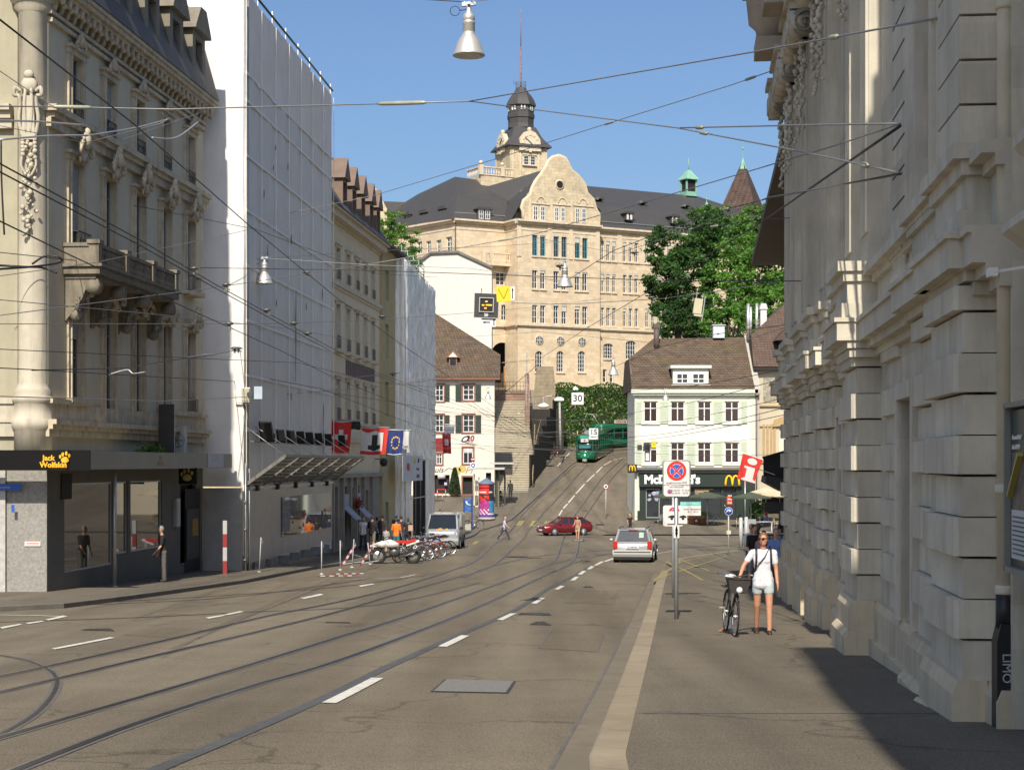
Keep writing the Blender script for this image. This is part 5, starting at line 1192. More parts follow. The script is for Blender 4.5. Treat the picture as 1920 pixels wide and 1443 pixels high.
x,z=FS.tz(1050,346,OB);b.lathe([(.46,-.06),(.62,-.06),(.62,.1)],(x,OB+.08,z),18,'y');b.build('gable_moulding',trim_s,g_o)
b=MB();b.lathe([(0,.0),(.46,.0)],(x,OB+.07,z),18,'y');b.build('round_opening',M_dark,g_o)
for h_ in hG:window(g_o,FS,*h_,OB+.02,1,(.35,.68),.11,M_wframe,thick=.06)
zk,zr=eave+3.1,FS.tz(884,334,4)[1]
def roofpoly(b,*ps):b.poly(ps)
b=MB()
E0=(-.6,-.5,eave+.2);E1=(xB0+.2,-.5,eave+.2);EC0=(xB1,OC-.55,eave+.1);EC1=(xC1+.5,OC-.55,eave+.1)
K0=(1.0,1.3,zk);K1=(xB0+1,1.3,zk);KC0=(xB1-1,OC+1.2,zk-.1);KC1=(xC1-1.4,OC+1.2,zk-.1)
farL=dloc*Lw;EL=(farL.x-.4,farL.y-.1,eave+.2);KL=(farL.x+1.9,farL.y,zk)
roofpoly(b,E0,E1,K1,K0);roofpoly(b,EC0,EC1,KC1,KC0);roofpoly(b,EL,E0,K0,KL)
rC=FS.tz(1100,343,4)[1];RC0=(xB1-6,6.0,rC);RC1=(xC1-9,6.0,rC);RL0=(3.2,6.2,zr+.4);RLf=(farL.x+6.5,farL.y+1.5,zr-.2)
roofpoly(b,K0,K1,(xB0+3,6.5,zr+.2),RL0);roofpoly(b,KL,K0,RL0,RLf);roofpoly(b,KC0,KC1,RC1,RC0)
roofpoly(b,EC1,(xC1+.5,12,eave+.1),(xC1-1.4,12,zk-.1),KC1);roofpoly(b,KC1,(xC1-1.4,12,zk-.1),RC1)
roofpoly(b,RC0,RC1,(xC1-9,12,zk));roofpoly(b,RL0,(xB0+3,6.5,zr+.2),(xB0+3,14,zk),(3,14,zk));roofpoly(b,RLf,RL0,(3,14,zk))
gt=FS.tz(1050,305,OB)[1];xg=FS.x(1050,OB)
roofpoly(b,(xB0-.5,OB+.6,eave+.3),(xB0+1.2,OB+.6,zk),(xB0+1.2,1.5,zk),(xB0-.5,0,eave+.3))
roofpoly(b,(xB0+1.2,OB+.6,zk),(xg-.6,OB+.6,gt-.5),(xg-.6,7,gt-.5),(xB0-2.0,7,zk+1.5),(xB0+1.2,1.5,zk))
roofpoly(b,(xB1+.6,OB+.6,zk-1),(xB1-1,7,zk+2),(xg+.4,7,gt-.5),(xg+.4,OB+.6,gt-.5))
b.build('roof',slate,Sc)
b=MB()
for px,py,w_ in ((908,402,17),):pass
def dorm(px,py,wpx,y,frac=1.0,hh=1.5,two=True):
 x,z=FS.tz(px,py,y);w_=wpx*205/FP/2/.87;bb=MB();bb.box(x-w_,x+w_,y,y+1.8,z-hh/2,z+hh/2)
 bb.prism([(x-w_-.25,z+hh/2-.1),(x+w_+.25,z+hh/2-.1),(x+w_,z+hh/2+.2),(x-w_,z+hh/2+.2)],y-.2,y+2.6);o=bb.build('dormer',slate,Sc)
 for s in (-1,1):window(o,FS,x+(s-1)*w_*.5+.12,x+(s+1)*w_*.5-.12,z-hh/2+.1,z+hh/2-.12,y-.06,1,(.5,),.09,M_wframe,M_glassb if px>1100 else M_glass,thick=.05)
dorm(908,402,24,-.45,hh=1.35);dorm(1180,406,14,OC-.3,hh=.95);dorm(1265,412,14,OC-.3,hh=.95)
for px,py in ((791,405),(826,398),(760,409)):
 t_=Lx(px);z=Lz(px,py);bb=MB(MLk);x=Lw-t_;bb.box(x-.6,x+.6,.5,2.6,z-.45,z+.45);bb.prism([(x-.9,z+.4),(x+.9,z+.4),(x+.6,z+.8),(x-.6,z+.8)],.1,3.4);o=bb.build('dormer',slate,Sc)
 bb=MB(MLk);[bb.box(x+s*.28-.2,x+s*.28+.2,.44,.5,z-.35,z+.35) for s in (-1,1)];bb.build('pane',M_wframe,o)
for px,py in ((765,384),(797,374),(832,368)):
 t_=Lx(px);z=Lz(px,py);bb=MB(MLk);bb.lathe([(.3,0),(.55,.0),(.5,2.2)],(Lw-t_,2.1,z-.4),10,'y',R(15),R(165));bb.build('eyebrow_vent',slate,Sc)
for px,py in ((1125,371),(1207,377),(1288,384),(982,357)):
 x,z=FS.tz(px,py,OC+2.6);bb=MB();bb.lathe([(.3,0),(.6,.0),(.5,2.0)],(x,OC+2.5,z-.4),10,'y',R(15),R(165));bb.build('eyebrow_vent',slate,Sc)
b=MB();[b.tube([(x0+.0,y0,z0),(x1,y1,z1)],.05,4) for (x0,y0,z0),(x1,y1,z1) in (((0,0,eave+1.0),(xB0,-.1,eave+1.0)),((xB1,OC-.2,eave+.9),(xC1,OC-.2,eave+.9)))];b.build('snow_guard',M_steel,Sc)
b=MB();b.tube([(xB1+.05,OC-.12,-3),(xB1+.05,OC-.12,eave)],.07,6);b.tube([(-.0,-.12,12),(0,-.12,eave)],.07,6);b.build('downpipe',MATS['ribbed_dark'],Sc)
xT0,zT0=FS.tz(885,322,5.5);
FT=Fr(*(FS.M@Vector((FS.x(957,6.5),6.5,0)))[:2],0,math.cos(R(22)),math.sin(R(22)))
Tw=thing('clock_tower','square sandstone clock tower with flared slate roof, lantern and mast behind the gable','tower',FT.o,FT.a)
dT=FT.o.y;Z_= lambda py,d=None:(HY-py)*(d or dT)/FP
wT=FT.x(1027)-.15;lTd=FT
def depth_for(px):
 u=FT.uy;o_=FT.o;k=(px-CX)/FP; return (k*o_.y-o_.x)/(u.x-k*u.y)
lW=abs(depth_for(929));lW=min(max(lW,3.5),7.5)
zt0,zt1=Z_(352)-3,Z_(272)
b=MB();b.box(0,wT,0,lW,zt0,zt1);b.box(-.04,.35,-.05,.3,zt0,zt1);b.build('shaft',gable_m,Tw)
xcF=(FT.x(982)+FT.x(1008))/2;xcF=wT*.52
b=MB();
for s in (-1,1):b.box(xcF+s*.45-.33,xcF+s*.45+.33,-.05,-.01,Z_(307),Z_(289))
o=b.build('window',M_wframe,Tw);b=MB()
for s in (-1,1):
 for i in range(2):
  for j in range(3):b.box(xcF+s*.45-.27+i*.28,xcF+s*.45-.01+i*.28-.0,-.06,-.052,Z_(306)+j*.36,Z_(306)+j*.36+.30)
b.build('pane',M_glass,o)
b=MB();b.box(xcF-1,xcF+1,-.25,0,Z_(309),Z_(307.5));b.box(xcF-.95,xcF+.95,-.15,0,Z_(288.5),Z_(286));
b.prism([(xcF-1.5,zt1-.6),(xcF+1.5,zt1-.6),(xcF+1.35,Z_(258)),(xcF+.7,Z_(246)),(xcF,Z_(242)),(xcF-.7,Z_(246)),(xcF-1.35,Z_(258))],-.35,.3);b.ball((xcF,0,Z_(240)),.3,8)
yc=lW*.5;b.prism([(yc-1.4,zt1-.6),(yc+1.4,zt1-.6),(yc+1.3,Z_(258)),(yc+.6,Z_(246)),(yc,Z_(243)),(yc-.6,Z_(246)),(yc-1.3,Z_(258))],-.35,.3,'x');b.ball((0,yc,Z_(241)),.3,8)
b.box(-.2,0,yc-.9,yc+.9,Z_(309),Z_(307));o2=b.build('clock_gable',trim_s,Tw)
b=MB();cz=Z_(265.5);b.lathe([(0,0),(.62,0)],(xcF,-.37,cz),24,'y');
for k in range(12):
 a_=k*math.pi/6;c0=Vector((xcF+1.05*math.cos(a_),-.38,cz+1.05*math.sin(a_)));b.cbox(c0,.34,.06,.34)
 c0=Vector((-.38,yc+.95*math.cos(a_),cz+1.05*math.sin(a_)));b.cbox(c0,.06,.3,.34)
b.build('clock_face',mat('clock_stone',(.56,.52,.40),.7,.05),o2)
b=MB();b.bar((xcF,-.42,cz),(xcF-.75,-.42,cz+.62),.12,.05);b.bar((xcF,-.42,cz),(xcF+.5,-.42,cz-.45),.10,.05);b.bar((-.42,yc,cz),(-.42,yc-.6,cz+.6),.1,.05);b.build('clock_hand',M_black,o2)
b=MB()
for x in (.35,.5+wT-.9,wT*.27,wT*.78):b.tube([(x,-.08,zt0),(x,-.08,zt1-.1)],.05,5)
for x0,x1,y0,y1 in ((wT-.35,wT+.04,-.05,.3),(-.05,.3,lW-.3,lW)):b.box(x0,x1,y0,y1,zt0,zt1-.001)
b.build('edge_pipe',trim_s,Tw)
def sq(b,prof,cx_,cy_,w_,l_):
 V=[]
 for s,z in prof:V+=[(cx_-w_*s,cy_-l_*s,z),(cx_+w_*s,cy_-l_*s,z),(cx_+w_*s,cy_+l_*s,z),(cx_-w_*s,cy_+l_*s,z)]
 n=len(prof);b._add(V,[(4*i+k,4*i+(k+1)%4,4*i+4+(k+1)%4,4*i+4+k) for i in range(n-1) for k in range(4)]+[(3,2,1,0),tuple(4*n-4+k for k in range(4))])
cxT,cyT=wT/2,lW/2
b=MB();sq(b,[(1.22,Z_(273)),(1.18,Z_(270)),(1.0,Z_(262)),(.82,Z_(252)),(.66,Z_(238)),(.58,Z_(232))],cxT,cyT,wT/2,lW/2)
r8=1.6*wT/4.6*.98
oct_= lambda s,py:(r8*s,Z_(py,dT+cyT))
b.lathe([oct_(1.02,240),oct_(.98,232),oct_(1.0,222),oct_(1.06,221),oct_(1.06,214),oct_(1.0,213),oct_(1.02,199),oct_(1.18,198),oct_(1.14,194),oct_(1.0,186),oct_(.82,179),oct_(.58,172),oct_(.42,166),(r8*.40,Z_(163,dT+cyT))],(cxT,cyT,0),8,a0=R(10),a1=R(370));b.sm=[False]*len(b.sm)
b.build('roof',slate,Tw)
b=MB()
for k in range(8):
 a_=R(10+22.5)+k*math.pi/4
 for s in (-1,1):c0=Vector((cxT+math.cos(a_)*r8*.95-math.sin(a_)*s*.2,cyT+math.sin(a_)*r8*.95+math.cos(a_)*s*.2,Z_(204,dT+cyT)));b.cbox(c0,.16,.16,.5)
b.build('lantern_window',M_white,Tw)
b=MB()
for k in range(10):
 a_=k*math.pi/5;b.tube([(cxT+.66*math.cos(a_),cyT+.66*math.sin(a_),Z_(164,dT+2)),(cxT+.66*math.cos(a_),cyT+.66*math.sin(a_),Z_(150,dT+2))],.03,4)
for py in (150,156):b.tube([(cxT+.66*math.cos(k*.3),cyT+.66*math.sin(k*.3),Z_(py,dT+2)) for k in range(21)],.03,4,closed=True)
b.build('cage_rail',mat('cage_blue_grey',(.12,.17,.20),.5,.1),Tw)
b=MB();b.tube([(cxT,cyT,Z_(166,dT+2)),(cxT,cyT,Z_(142,dT+2)),(cxT,cyT,Z_(83,dT+2))],[.16,.13,.10],8);b.tube([(cxT,cyT,Z_(83,dT+2)),(cxT,cyT,Z_(12,dT+2))],[.06,.03],6)
b.tube([(cxT-.6,cyT,Z_(154,dT+2)),(cxT-1.0,cyT,Z_(154,dT+2)),(cxT-1.0,cyT,Z_(141,dT+2))],.035,5);b.build('mast',mat('mast_red_white',(.22,.13,.13),.5,.5,2.5),Tw)
b=MB();tx0=FS.x(886,5.2);tx1=FS.x(965,5.2);tzb=FS.tz(920,352,5.2)[1];tzt=FS.tz(920,329,5.2)[1]
b.box(tx0+1.2,tx1,5.2,9,tzb-4,tzt);b.build('tower_terrace',gable_m,Sc)
b=MB();b.box(tx0+1.1,tx1,5.1,5.4,tzt,tzt+.12);b.box(tx0+1.1,tx1,5.12,5.38,tzt+.95,tzt+1.1)
for x in (tx0+1.2,tx0+4.2):b.box(x-.25,x+.25,5.05,5.5,tzt,tzt+1.25);b.ball((x,5.25,tzt+1.5),.27,8)
x=tx0+1.6
while x<tx1-.2:b.lathe([(.05,tzt+.12),(.11,tzt+.4),(.05,tzt+.7),(.09,tzt+.95)],(x,5.25,0),6);x+=.36
yy=5.6
while yy<9:b.lathe([(.05,tzt+.12),(.11,tzt+.4),(.05,tzt+.7),(.09,tzt+.95)],(tx0+1.25,yy,0),6);yy+=.4
b.box(tx0+1.1,tx0+1.4,5.4,9,tzt+.95,tzt+1.1);b.build('balustrade',trim_s,Sc)
cx_,cz_=FS.tz(1291,362,6)
b=MB();b.box(cx_-.85,cx_+.85,5.2,6.8,cz_-.5,cz_+.1);[b.box(cx_+s*.75-.1,cx_+s*.75+.1,5.25+q*1.3,5.45+q*1.3,cz_,cz_+1.7) for s in (-1,1) for q in (0,1)]
sq(b,[(1.25,cz_+1.7),(1.2,cz_+1.85),(.8,cz_+2.3),(.35,cz_+2.9),(.05,cz_+3.1)],cx_,6,.85,.85);b.tube([(cx_,6,cz_+3.0),(cx_,6,cz_+4.6)],.05,5)
o=b.build('copper_lantern',mat('verdigris',(.20,.40,.30),.7,.15,2),Sc);b=MB();b.box(cx_-.7,cx_+.7,5.4,6.6,cz_+.1,cz_+1.68);b.build('louvre',M_dark,o)
b=MB();b.prism([(-1.1,-4),(1.3,-4),(1.3,.2),(.6,1.6),(.3,2.5),(-.5,2.9),(-1.1,2.3)],0,1.2);o=b.build('gable_fragment',gable_m,None,'weathered curved stone gable end showing above the cream town house','gable',loc=W(706,395,212))
b=MB();b.prism([(0,-2),(9,-2),(8,.9),(0.2,1.2)],0,3);b.build('distant_roof',slate,None,'dark low roof between the curved gable end and the school','roof',loc=W(712,395,216))
# ---- terraces, stairs, walls
rs=brick('red_sandstone_wall',(.22,.14,.11),(.27,.18,.14),(.14,.10,.08),.9,.35,.02,.9,.3,var=.25)
ts=brick('tan_ashlar',(.40,.33,.22),(.45,.38,.26),(.27,.22,.15),1.0,.42,.015,.9,.25,var=.22,moss=(.25,.21,.15),msc=.4)
b=MB();b.box(-30,4.9,199.5,260,-12,8.55);b.box(4.9,60,201.5,260,-12,8.9);b.build('terrace',mat('terrace_gravel',(.28,.25,.20),.9,.1,1),kind='structure')
b=MB();b.box(-2.6,1.9,199.2,199.5,-8,8.1);b.box(-2.7,2.0,199.1,199.6,8.1,8.3);b.build('retaining_wall',rs,None,'reddish stone retaining wall below the school entrance','wall')
b=MB()
for k in range(11):x=-2.4+k*.42;b.tube([(x,199.3,8.3),(x,199.3,9.5)],.025,4)
for z in (8.5,9.0,9.5):b.tube([(-2.6,199.3,z),(1.9,199.3,z)],.03,4)
b.build('terrace_railing',M_iron,None,'thin dark railing on the school entrance terrace','railing')
def stair(name,lb,x0a,x1a,y0,z0,x0b,x1b,y1,z1,nst,group=None,cat='stairs'):
 b=MB()
 for i in range(nst):
  u0,u1=i/nst,(i+1)/nst;ya,yb=y0+(y1-y0)*u0,y0+(y1-y0)*u1;z=z0+(z1-z0)*(i+1)/nst
  xa,xb=x0a+(x0b-x0a)*u0,x1a+(x1b-x1a)*u0;b.box(xa,xb,ya,yb+.3,z-3,z-.07);b.mi=1;b.box(xa-.0,xb,ya-.05,yb+.3,z-.069,z);b.mi=0
 return b.build(name,[mat('step_riser',(.26,.225,.165),.9,.2,3),mat('step_tread',(.50,.45,.35),.85,.15,3,stain=.4)],None,lb,cat,group)
P0a,P0b=W(930,905,163),W(1000,905,163)
stair('stairway','lower flights of the wide stone stairway beside the white house',W(916,0,163).x,W(990,0,163).x,162.5,-2.85,W(918,0,178).x,W(999,0,178).x,177.5,1.1,24)
b=MB();b.prism([(W(918,0,178).x,177.6),(W(999,0,178).x,177.6),(W(1003,0,182).x,182),(W(918,0,182).x,182)],-2,1.1,'z');b.build('stair_landing',M_side,kind='structure')
stair('upper_stairway','upper steps of the stairway climbing to the school terrace',W(920,0,182).x,W(1000,0,182).x,182,1.1,W(927,0,198).x,W(985,0,198).x,198.6,7.2,30)
b=MB();b.prism([(-1.35,-10),(1.3,-10),(1.2,5.0),(.95,7.2),(-.95,7.2),(-1.2,5.0)],0,2.2,'y');b.build('stone_pillar',brick('pillar_ashlar',(.25,.205,.14),(.30,.245,.17),(.17,.14,.10),1.0,.42,.015,.9,.25,var=.25),None,'tapering tan stone pillar at the head of the stairway','pillar',loc=W(1022,803,198.5)+Vector((0,0,0)))
b=MB();b.prism([(0,0),(0,-4),(6,-4),(6,4)],0,.5,'x');b.build('stair_wall',rs,None,'sloping reddish parapet wall beside the upper steps','wall',loc=W(985,762,190))
b=MB()
for k in range(9):b.tube([(.2,k*.7,.1+k*.66),(.2,k*.7,1.1+k*.66)],.03,4)
b.tube([(.2,0,1.1),(.2,5.8,6.4)],.04,5);b.build('stair_railing',M_steel,None,'pale railing sloping up along the reddish parapet wall','railing',loc=W(985,762,190))
b=MB()
pa,pb=W(992,893,165),W(1042,770,193);n_=7
for i in range(n_):
 u0,u1=i/n_,(i+1)/n_;a_,c_=pa.lerp(pb,u0),pa.lerp(pb,u1);zt_=c_.z+1.1
 b._add([(a_.x,a_.y,a_.z-2.5),(c_.x,c_.y,a_.z-2.5),(c_.x,c_.y,zt_),(a_.x,a_.y,zt_),(a_.x+.12,a_.y,a_.z-2.5),(c_.x+.12,c_.y,a_.z-2.5),(c_.x+.12,c_.y,zt_),(a_.x+.12,a_.y,zt_)],[(0,1,2,3),(7,6,5,4),(0,3,7,4),(1,5,6,2),(3,2,6,7)])
b.build('slatted_fence',mat('fence_black_brown',(.028,.024,.02),.8,.25,4,stretch=(1,1,.2)),None,'black stepped timber fence climbing between stairway and hill road','fence')
b=MB();b.box(-1.5,2.2,0,.1,-6,1.4);b.build('dark_hoarding',MATS['fence_black_brown'],None,'black hoarding behind the parked bicycles at the top of the fence','fence',loc=W(1020,790,192))
for k,(px,py,d) in enumerate(((1006,845,172),(996,885,166),(1012,812,180))):
 pass
b=MB();b.tube([(pa.x+.35,pa.y,pa.z+.3),(pa.x+.5,pa.y+5,pa.z+1.6),(pa.x+.9,pa.y+12,pa.z+4),(pa.x+1.5,pa.y+20,pa.z+6)],.06,6);[b.tube([(pa.x+.35+.06*k,pa.y+k*2.4,pa.z-1+k*.6),(pa.x+.35+.06*k,pa.y+k*2.4,pa.z+.4+k*.72)],.05,5) for k in range(8)];b.build('handrail',mat('rail_brass_grey',(.25,.20,.12),.5,.2),None,'worn handrail following the black timber fence','railing')
iw=thing('ivy_wall','high retaining wall completely covered in ivy behind the green tram','wall',(5.1,200.6,0))
b=MB();b.box(0,14,0,.6,-4,8.9);b.build('wall',ts,iw)
def ivy(r):
 x,z=r.uniform(-.05,12.5),r.uniform(-1,9.45);z=min(z,9.2+.35*math.sin(x*1.3));c=.25*math.sin(x*1.7)*math.sin(z*1.3)
 m=0 if (r.random()+.25*math.sin(x*.55+1)-.02*(z-5))>.62 else (1 if r.random()<.35 else 2); return Vector((x,-.1+c*.4-r.random()*.22,z)),m
b=leaf_mesh(ivy,15000,.30,21);b.build('ivy',[mat('ivy_a',(.075,.165,.035),.6,.2),mat('ivy_b',(.12,.24,.05),.6,.2),mat('ivy_c',(.045,.10,.022),.65,.2)],iw);leafy(MATS['ivy_a'],MATS['ivy_b'],MATS['ivy_c'])
b=leaf_mesh( lambda r:( lambda u:(Vector((r.uniform(-.2,2.4)+u*.0,r.uniform(0,2),-1.6+u*2.6)),None))(r.random()),1800,.26,33)
t=thing('slope_bush','loose green bush on the slope between pillar and ivy wall','bush',W(1020,785,196));b.build('foliage',gl[:2],t)
b=MB();[b.tube([(.3+k*.5,1,-3),(.4+k*.45,1,.5)],.03,4) for k in range(4)];b.build('stem',MATS['fence_black_brown'],t)
# ---- white house with the red window frames, left of the stairs
FO=Fr(-14,160,-3.25,1,0);zo= lambda z:z+3.25
ox= lambda px:(px-CX)*160/FP+14;oz= lambda py:(HY-py)*160/FP+3.25
wht=mat('lime_render_white',(.66,.60,.50),.9,.04,1,stain=.15,scol=(.50,.45,.37))
rtile=brick('old_plain_tiles',(.105,.075,.052),(.145,.10,.066),(.05,.038,.03),.30,.22,.03,.9,.5,var=.35,moss=(.10,.085,.035),msc=.5)
pinkt=mat('window_surround_red',(.22,.095,.07),.7,.1)
O=fthing('white_house','white house with red window surrounds, green shutters and old tiled roof beside the stairway','building',FO)
op=[(816,832,721,752),(868,889,721,750),(816,832,777,810),(868,889,777,810),(818,829,850,870),(868,887,839,869),(815,843,890,925),(868,886,894,926),(911,921,886,921)]
H_=[(ox(a),ox(b_),oz(d),oz(c)) for a,b_,c,d in op]
b=MB();b.wall(0,ox(927),-4,oz(708),H_,0,.3);b.poly([(ox(927),0,-4),(ox(927),7,-4),(ox(927),7,oz(664)),(ox(927),2.2,oz(664)),(ox(927),0,oz(708))]);b.build('wall',wht,O)
b=MB();b.box(.1,ox(926),.4,.5,0,oz(712));b.build('interior',M_dark,O)
b=MB()
for i,h in enumerate(H_[:6]+H_[7:8]):
 t_=.14;b.box(h[0]-t_,h[0],-.06,.05,h[2]-t_,h[3]+t_);b.box(h[1],h[1]+t_,-.06,.05,h[2]-t_,h[3]+t_);b.box(h[0],h[1],-.06,.05,h[3],h[3]+t_);b.box(h[0],h[1],-.06,.05,h[2]-t_,h[2])
b.box(-1,ox(938),-.6,.0,oz(712),oz(706));b.build('surround',pinkt,O)
for i,h in enumerate(H_[:6]):window(O,FO,*h,.06,1,(.36,.68) if i<4 else (.7,),.09,M_wframe)
b=MB();sh=mat('shutter_dark_green',(.035,.05,.04),.6,.1)
for a,c,y0,y1 in ((834,843,721,752),(854,865,721,752),(892,902,721,752),(834,843,778,811),(854,865,778,811),(892,902,778,811)):
 b.box(ox(a),ox(c),-.10,-.02,oz(y1),oz(y0));z=oz(y1)+.08
 while z<oz(y0)-.05:b.box(ox(a)+.05,ox(c)-.05,-.125,-.10,z,z+.05);z+=.12
b.build('shutter',sh,O)
b=MB();zE,zV,zR=oz(706),10.3+3.25,14.6+3.25;xE,xR=14-1.1,14-7.5
b.poly([(-3,-.55,zE),(xE,-.55,zE),(xE,2.1,zV),(xR,6.2,zR),(-3,6.2,zR)]);b.poly([(xE,2.1,zV),(xE,9,zV),(xR,6.2,zR)]);b.poly([(xR,6.2,zR),(xE,9,zV),(xE,12,zE),(-3,12,zE),(-3,6.2,zR)]);b.box(-3,xE,-.62,-.5,zE-.12,zE+.02)
b.build('roof',rtile,O)
b=MB();x,z=ox(849),oz(678)+.0;b.box(x-.38,x+.38,.6,2.2,z-.4,z+.45);b.prism([(x-.62,z+.42),(x+.62,z+.42),(x,z+1.1)],.45,3.2);o=b.build('dormer',pinkt,O)
b=MB();b.prism([(x-.42,z+.47),(x+.42,z+.47),(x,z+.93)],.42,.44);b.build('gablet',wht,o);b=MB();b.box(x-.27,x+.27,.57,.59,z-.28,z+.38);b.build('pane',M_glass,o)
b=MB();b.box(ox(862),ox(893),-.08,-.02,oz(832),oz(816));sg=b.build('sign_board',mat('board_pale',(.60,.57,.52),.6,.03),O)
rdk=mat('letter_dark_red',(.28,.02,.02),.5,.05)
text('20',.72,sg,rdk,(ox(881.5),-.10,oz(822)),bold=.035,shear=.15);text('O',.85,sg,M_black,(ox(869),-.10,oz(823.5)),bold=.02,shear=.6);text('FASHION',.18,sg,M_black,(ox(880),-.10,oz(829.5)),bold=.01)
b=MB();b.box(ox(869),ox(886),.02,.04,oz(847),oz(840));p_=b.build('shop_label',M_white,O);text('020  020',.28,p_,mat('letter_grey',(.2,.12,.12),.6,0),(ox(877.5),.01,oz(843.5)))
text('uls',.75,O,M_black,(ox(822.5),-.02,oz(881)),shear=.4);text('Pf',.95,O,mat('letter_brown',(.30,.24,.17),.7,0),(ox(878),-.02,oz(882)),shear=.4)
b=MB();b.tube([(ox(832+q*3),-.03,oz(884-7*math.sin(q*.45))) for q in range(9)],.03,4);b.build('painted_scroll',mat('scroll_grey',(.25,.22,.18),.8,0),O)
b=MB();[b.lathe([(0,-.02),(.36,-.02)],(ox(px),0,oz(py)),12,'y') for px,py in ((857,882),(867,878))];b.build('painted_leaf',mat('leaf_gold',(.50,.38,.10),.7,.1),O)
b=MB();b.box(ox(815),ox(832),-.1,-.02,oz(845),oz(821));p_=b.build('red_sign',mat('sign_wine',(.20,.02,.02),.5,.3,4),O);text('BLUME',.5,p_,M_white,(ox(823),-.12,oz(826)),bold=.01) if False else None
b=MB();b.tube([(ox(821)+.0,-.08,oz(893)),(ox(835),-.08,oz(893))],.24,8);b.build('lit_sign',mat('sign_cloud',(.45,.45,.42),.5,.05),O)
b=MB();b.box(ox(833),ox(838),-.03,-.01,oz(909),oz(904));b.build('door_notice',mat('notice_lilac',(.45,.45,.6),.7,.05),O)
b=leaf_mesh( lambda r:( lambda u,a:Vector((.42*math.sin(math.pi*min(1,u*1.1+.05))*math.cos(a),.4*math.sin(math.pi*min(1,u*1.1+.05))*math.sin(a),u*2.7)))(r.random(),r.uniform(0,6.3)),None) if False else leaf_mesh( lambda r:(( lambda u,a:Vector(((.48-.4*u*u)*math.cos(a),(.48-.4*u*u)*math.sin(a),.2+u*2.5)))(r.random(),r.uniform(0,6.3)),None),3200,.17,3)
t=thing('conical_bush','narrow conical evergreen bush against the white house','bush',(ox(853)-14,159.3,G(159.3)+.12));b.build('foliage',[mat('bush_dark',(.02,.04,.012),.7,.2),mat('bush_mid',(.035,.06,.018),.7,.2)],t);b=MB();b.lathe([(.22,0),(.28,.4)],n=12);b.build('pot',mat('terracotta',(.35,.15,.08),.8,.15),t)
b=MB();q=[W(px,py,186) for px,py in ((770,489),(792,487),(807,476),(858,474),(922,503),(922,760),(770,760))]
b.prism([(p.x,p.z) for p in q],0,9);t=b.build('blank_gable_house',mat('render_pinkish_white',(.64,.60,.54),.9,.03,.8,stain=.25,scol=(.48,.43,.36),sscale=.4,streak=True),None,'tall blank cream gable wall rising behind the white house','building',loc=(0,186,0))
b=MB();pts=[W(px,py,186)-Vector((0,186,0)) for px,py in ((769,489),(792,487),(807,476),(858,474),(924,504))];[b.bar(u+Vector((0,-.1,.1)),v+Vector((0,-.1,.1)),.35,.25) for u,v in zip(pts,pts[1:])];b.build('verge',mat('verge_grey',(.16,.15,.13),.8,.2),t)
# ---- white and pale green corner house with the burger restaurant
YM=145.0;FM=Fr(W(1190,0,YM).x,YM,-4.9,1,0);mx= lambda px:(px-1190)*YM/FP;mz= lambda py:(HY-py)*YM/FP+4.9
Mc=fthing('corner_restaurant_house','white house with pale green shutters over a dark green burger restaurant','building',FM)
wins_=[(a,c,y0,y1) for y0,y1 in ((752,791),(829,868)) for a,c in ((1206.6,1233),(1257,1284),(1307.5,1334),(1358.5,1386))]
Hm=[(mx(a),mx(c),mz(y1),mz(y0)) for a,c,y0,y1 in wins_];xR_=mx(1416)
b=MB();b.wall(0,xR_,mz(878),mz(736),Hm,0,.22);b.poly([(0,0,0),(0,0,mz(736)),(0,3.5,mz(678)),(0,9,mz(678)),(0,9,0)]);b.poly([(0,.0,-.5),(0,.0,mz(877)),(mx(1199),0,mz(877)),(mx(1199),0,-.5)]);b.build('wall',mat('white_render_bright',(.68,.66,.58),.9,.03,1,stain=.12,scol=(.55,.53,.46)),Mc)
for h in Hm:window(Mc,FM,*h,.08,1,(.66,),.10,M_white,mat('glass_brown',(.045,.03,.028),.1,0,spec=.6))
b=MB();gs=mat('shutter_pale_green',(.48,.53,.41),.7,.05)
for y0,y1 in ((750,794),(826,871)):
 for a,c in ((1191,1204),(1237,1254),(1287,1304),(1337,1355),(1389,1401)):
  b.box(mx(a),mx(c),-.09,-.02,mz(y1),mz(y0))
  for k in range(14):z=mz(y1)+.12+k*(mz(y0)-mz(y1)-.2)/14;b.box(mx(a)+.08,mx(c)-.08,-.115,-.091,z,z+.05)
b.build('shutter',gs,Mc)
b=MB()
for h in Hm:b.box(h[0]-.15,h[0],-.04,.05,h[2]-.15,h[3]+.15);b.box(h[1],h[1]+.15,-.04,.05,h[2]-.15,h[3]+.15);b.box(h[0],h[1],-.04,.05,h[3],h[3]+.15);b.box(h[0]-.2,h[1]+.2,-.12,.05,h[2]-.22,h[2]-.1)
b.box(mx(1183),mx(1420),-.5,.0,mz(737),mz(730));b.box(mx(1186),mx(1418),-.35,0,mz(741),mz(737));b.box(0,.35,-.03,0,.3,mz(741));b.box(xR_-.45,xR_,-.03,0,mz(878),mz(741));b.build('trim',mat('trim_pale_green',(.56,.59,.49),.7,.04),Mc)
b=MB();xa,xb=mx(1184),mx(1421)
b.poly([(xa,-.5,mz(730)),(xb,-.5,mz(730)),(xb,4.5,mz(668)),(mx(1418),6.2,mz(622)),(mx(1236),6.2,mz(625)),(xa,3.4,mz(668))]);b.poly([(xa,-.5,mz(730)),(xa,3.4,mz(668)),(xa,9,mz(668)),(xa,12,mz(730))]);b.poly([(xa,3.4,mz(668)),(mx(1236),6.2,mz(625)),(xa,9,mz(668))]);b.poly([(mx(1236),6.2,mz(625)),(mx(1418),6.2,mz(622)),(xb,12,mz(730)),(xa,12,mz(730)),(xa,9,mz(668))])
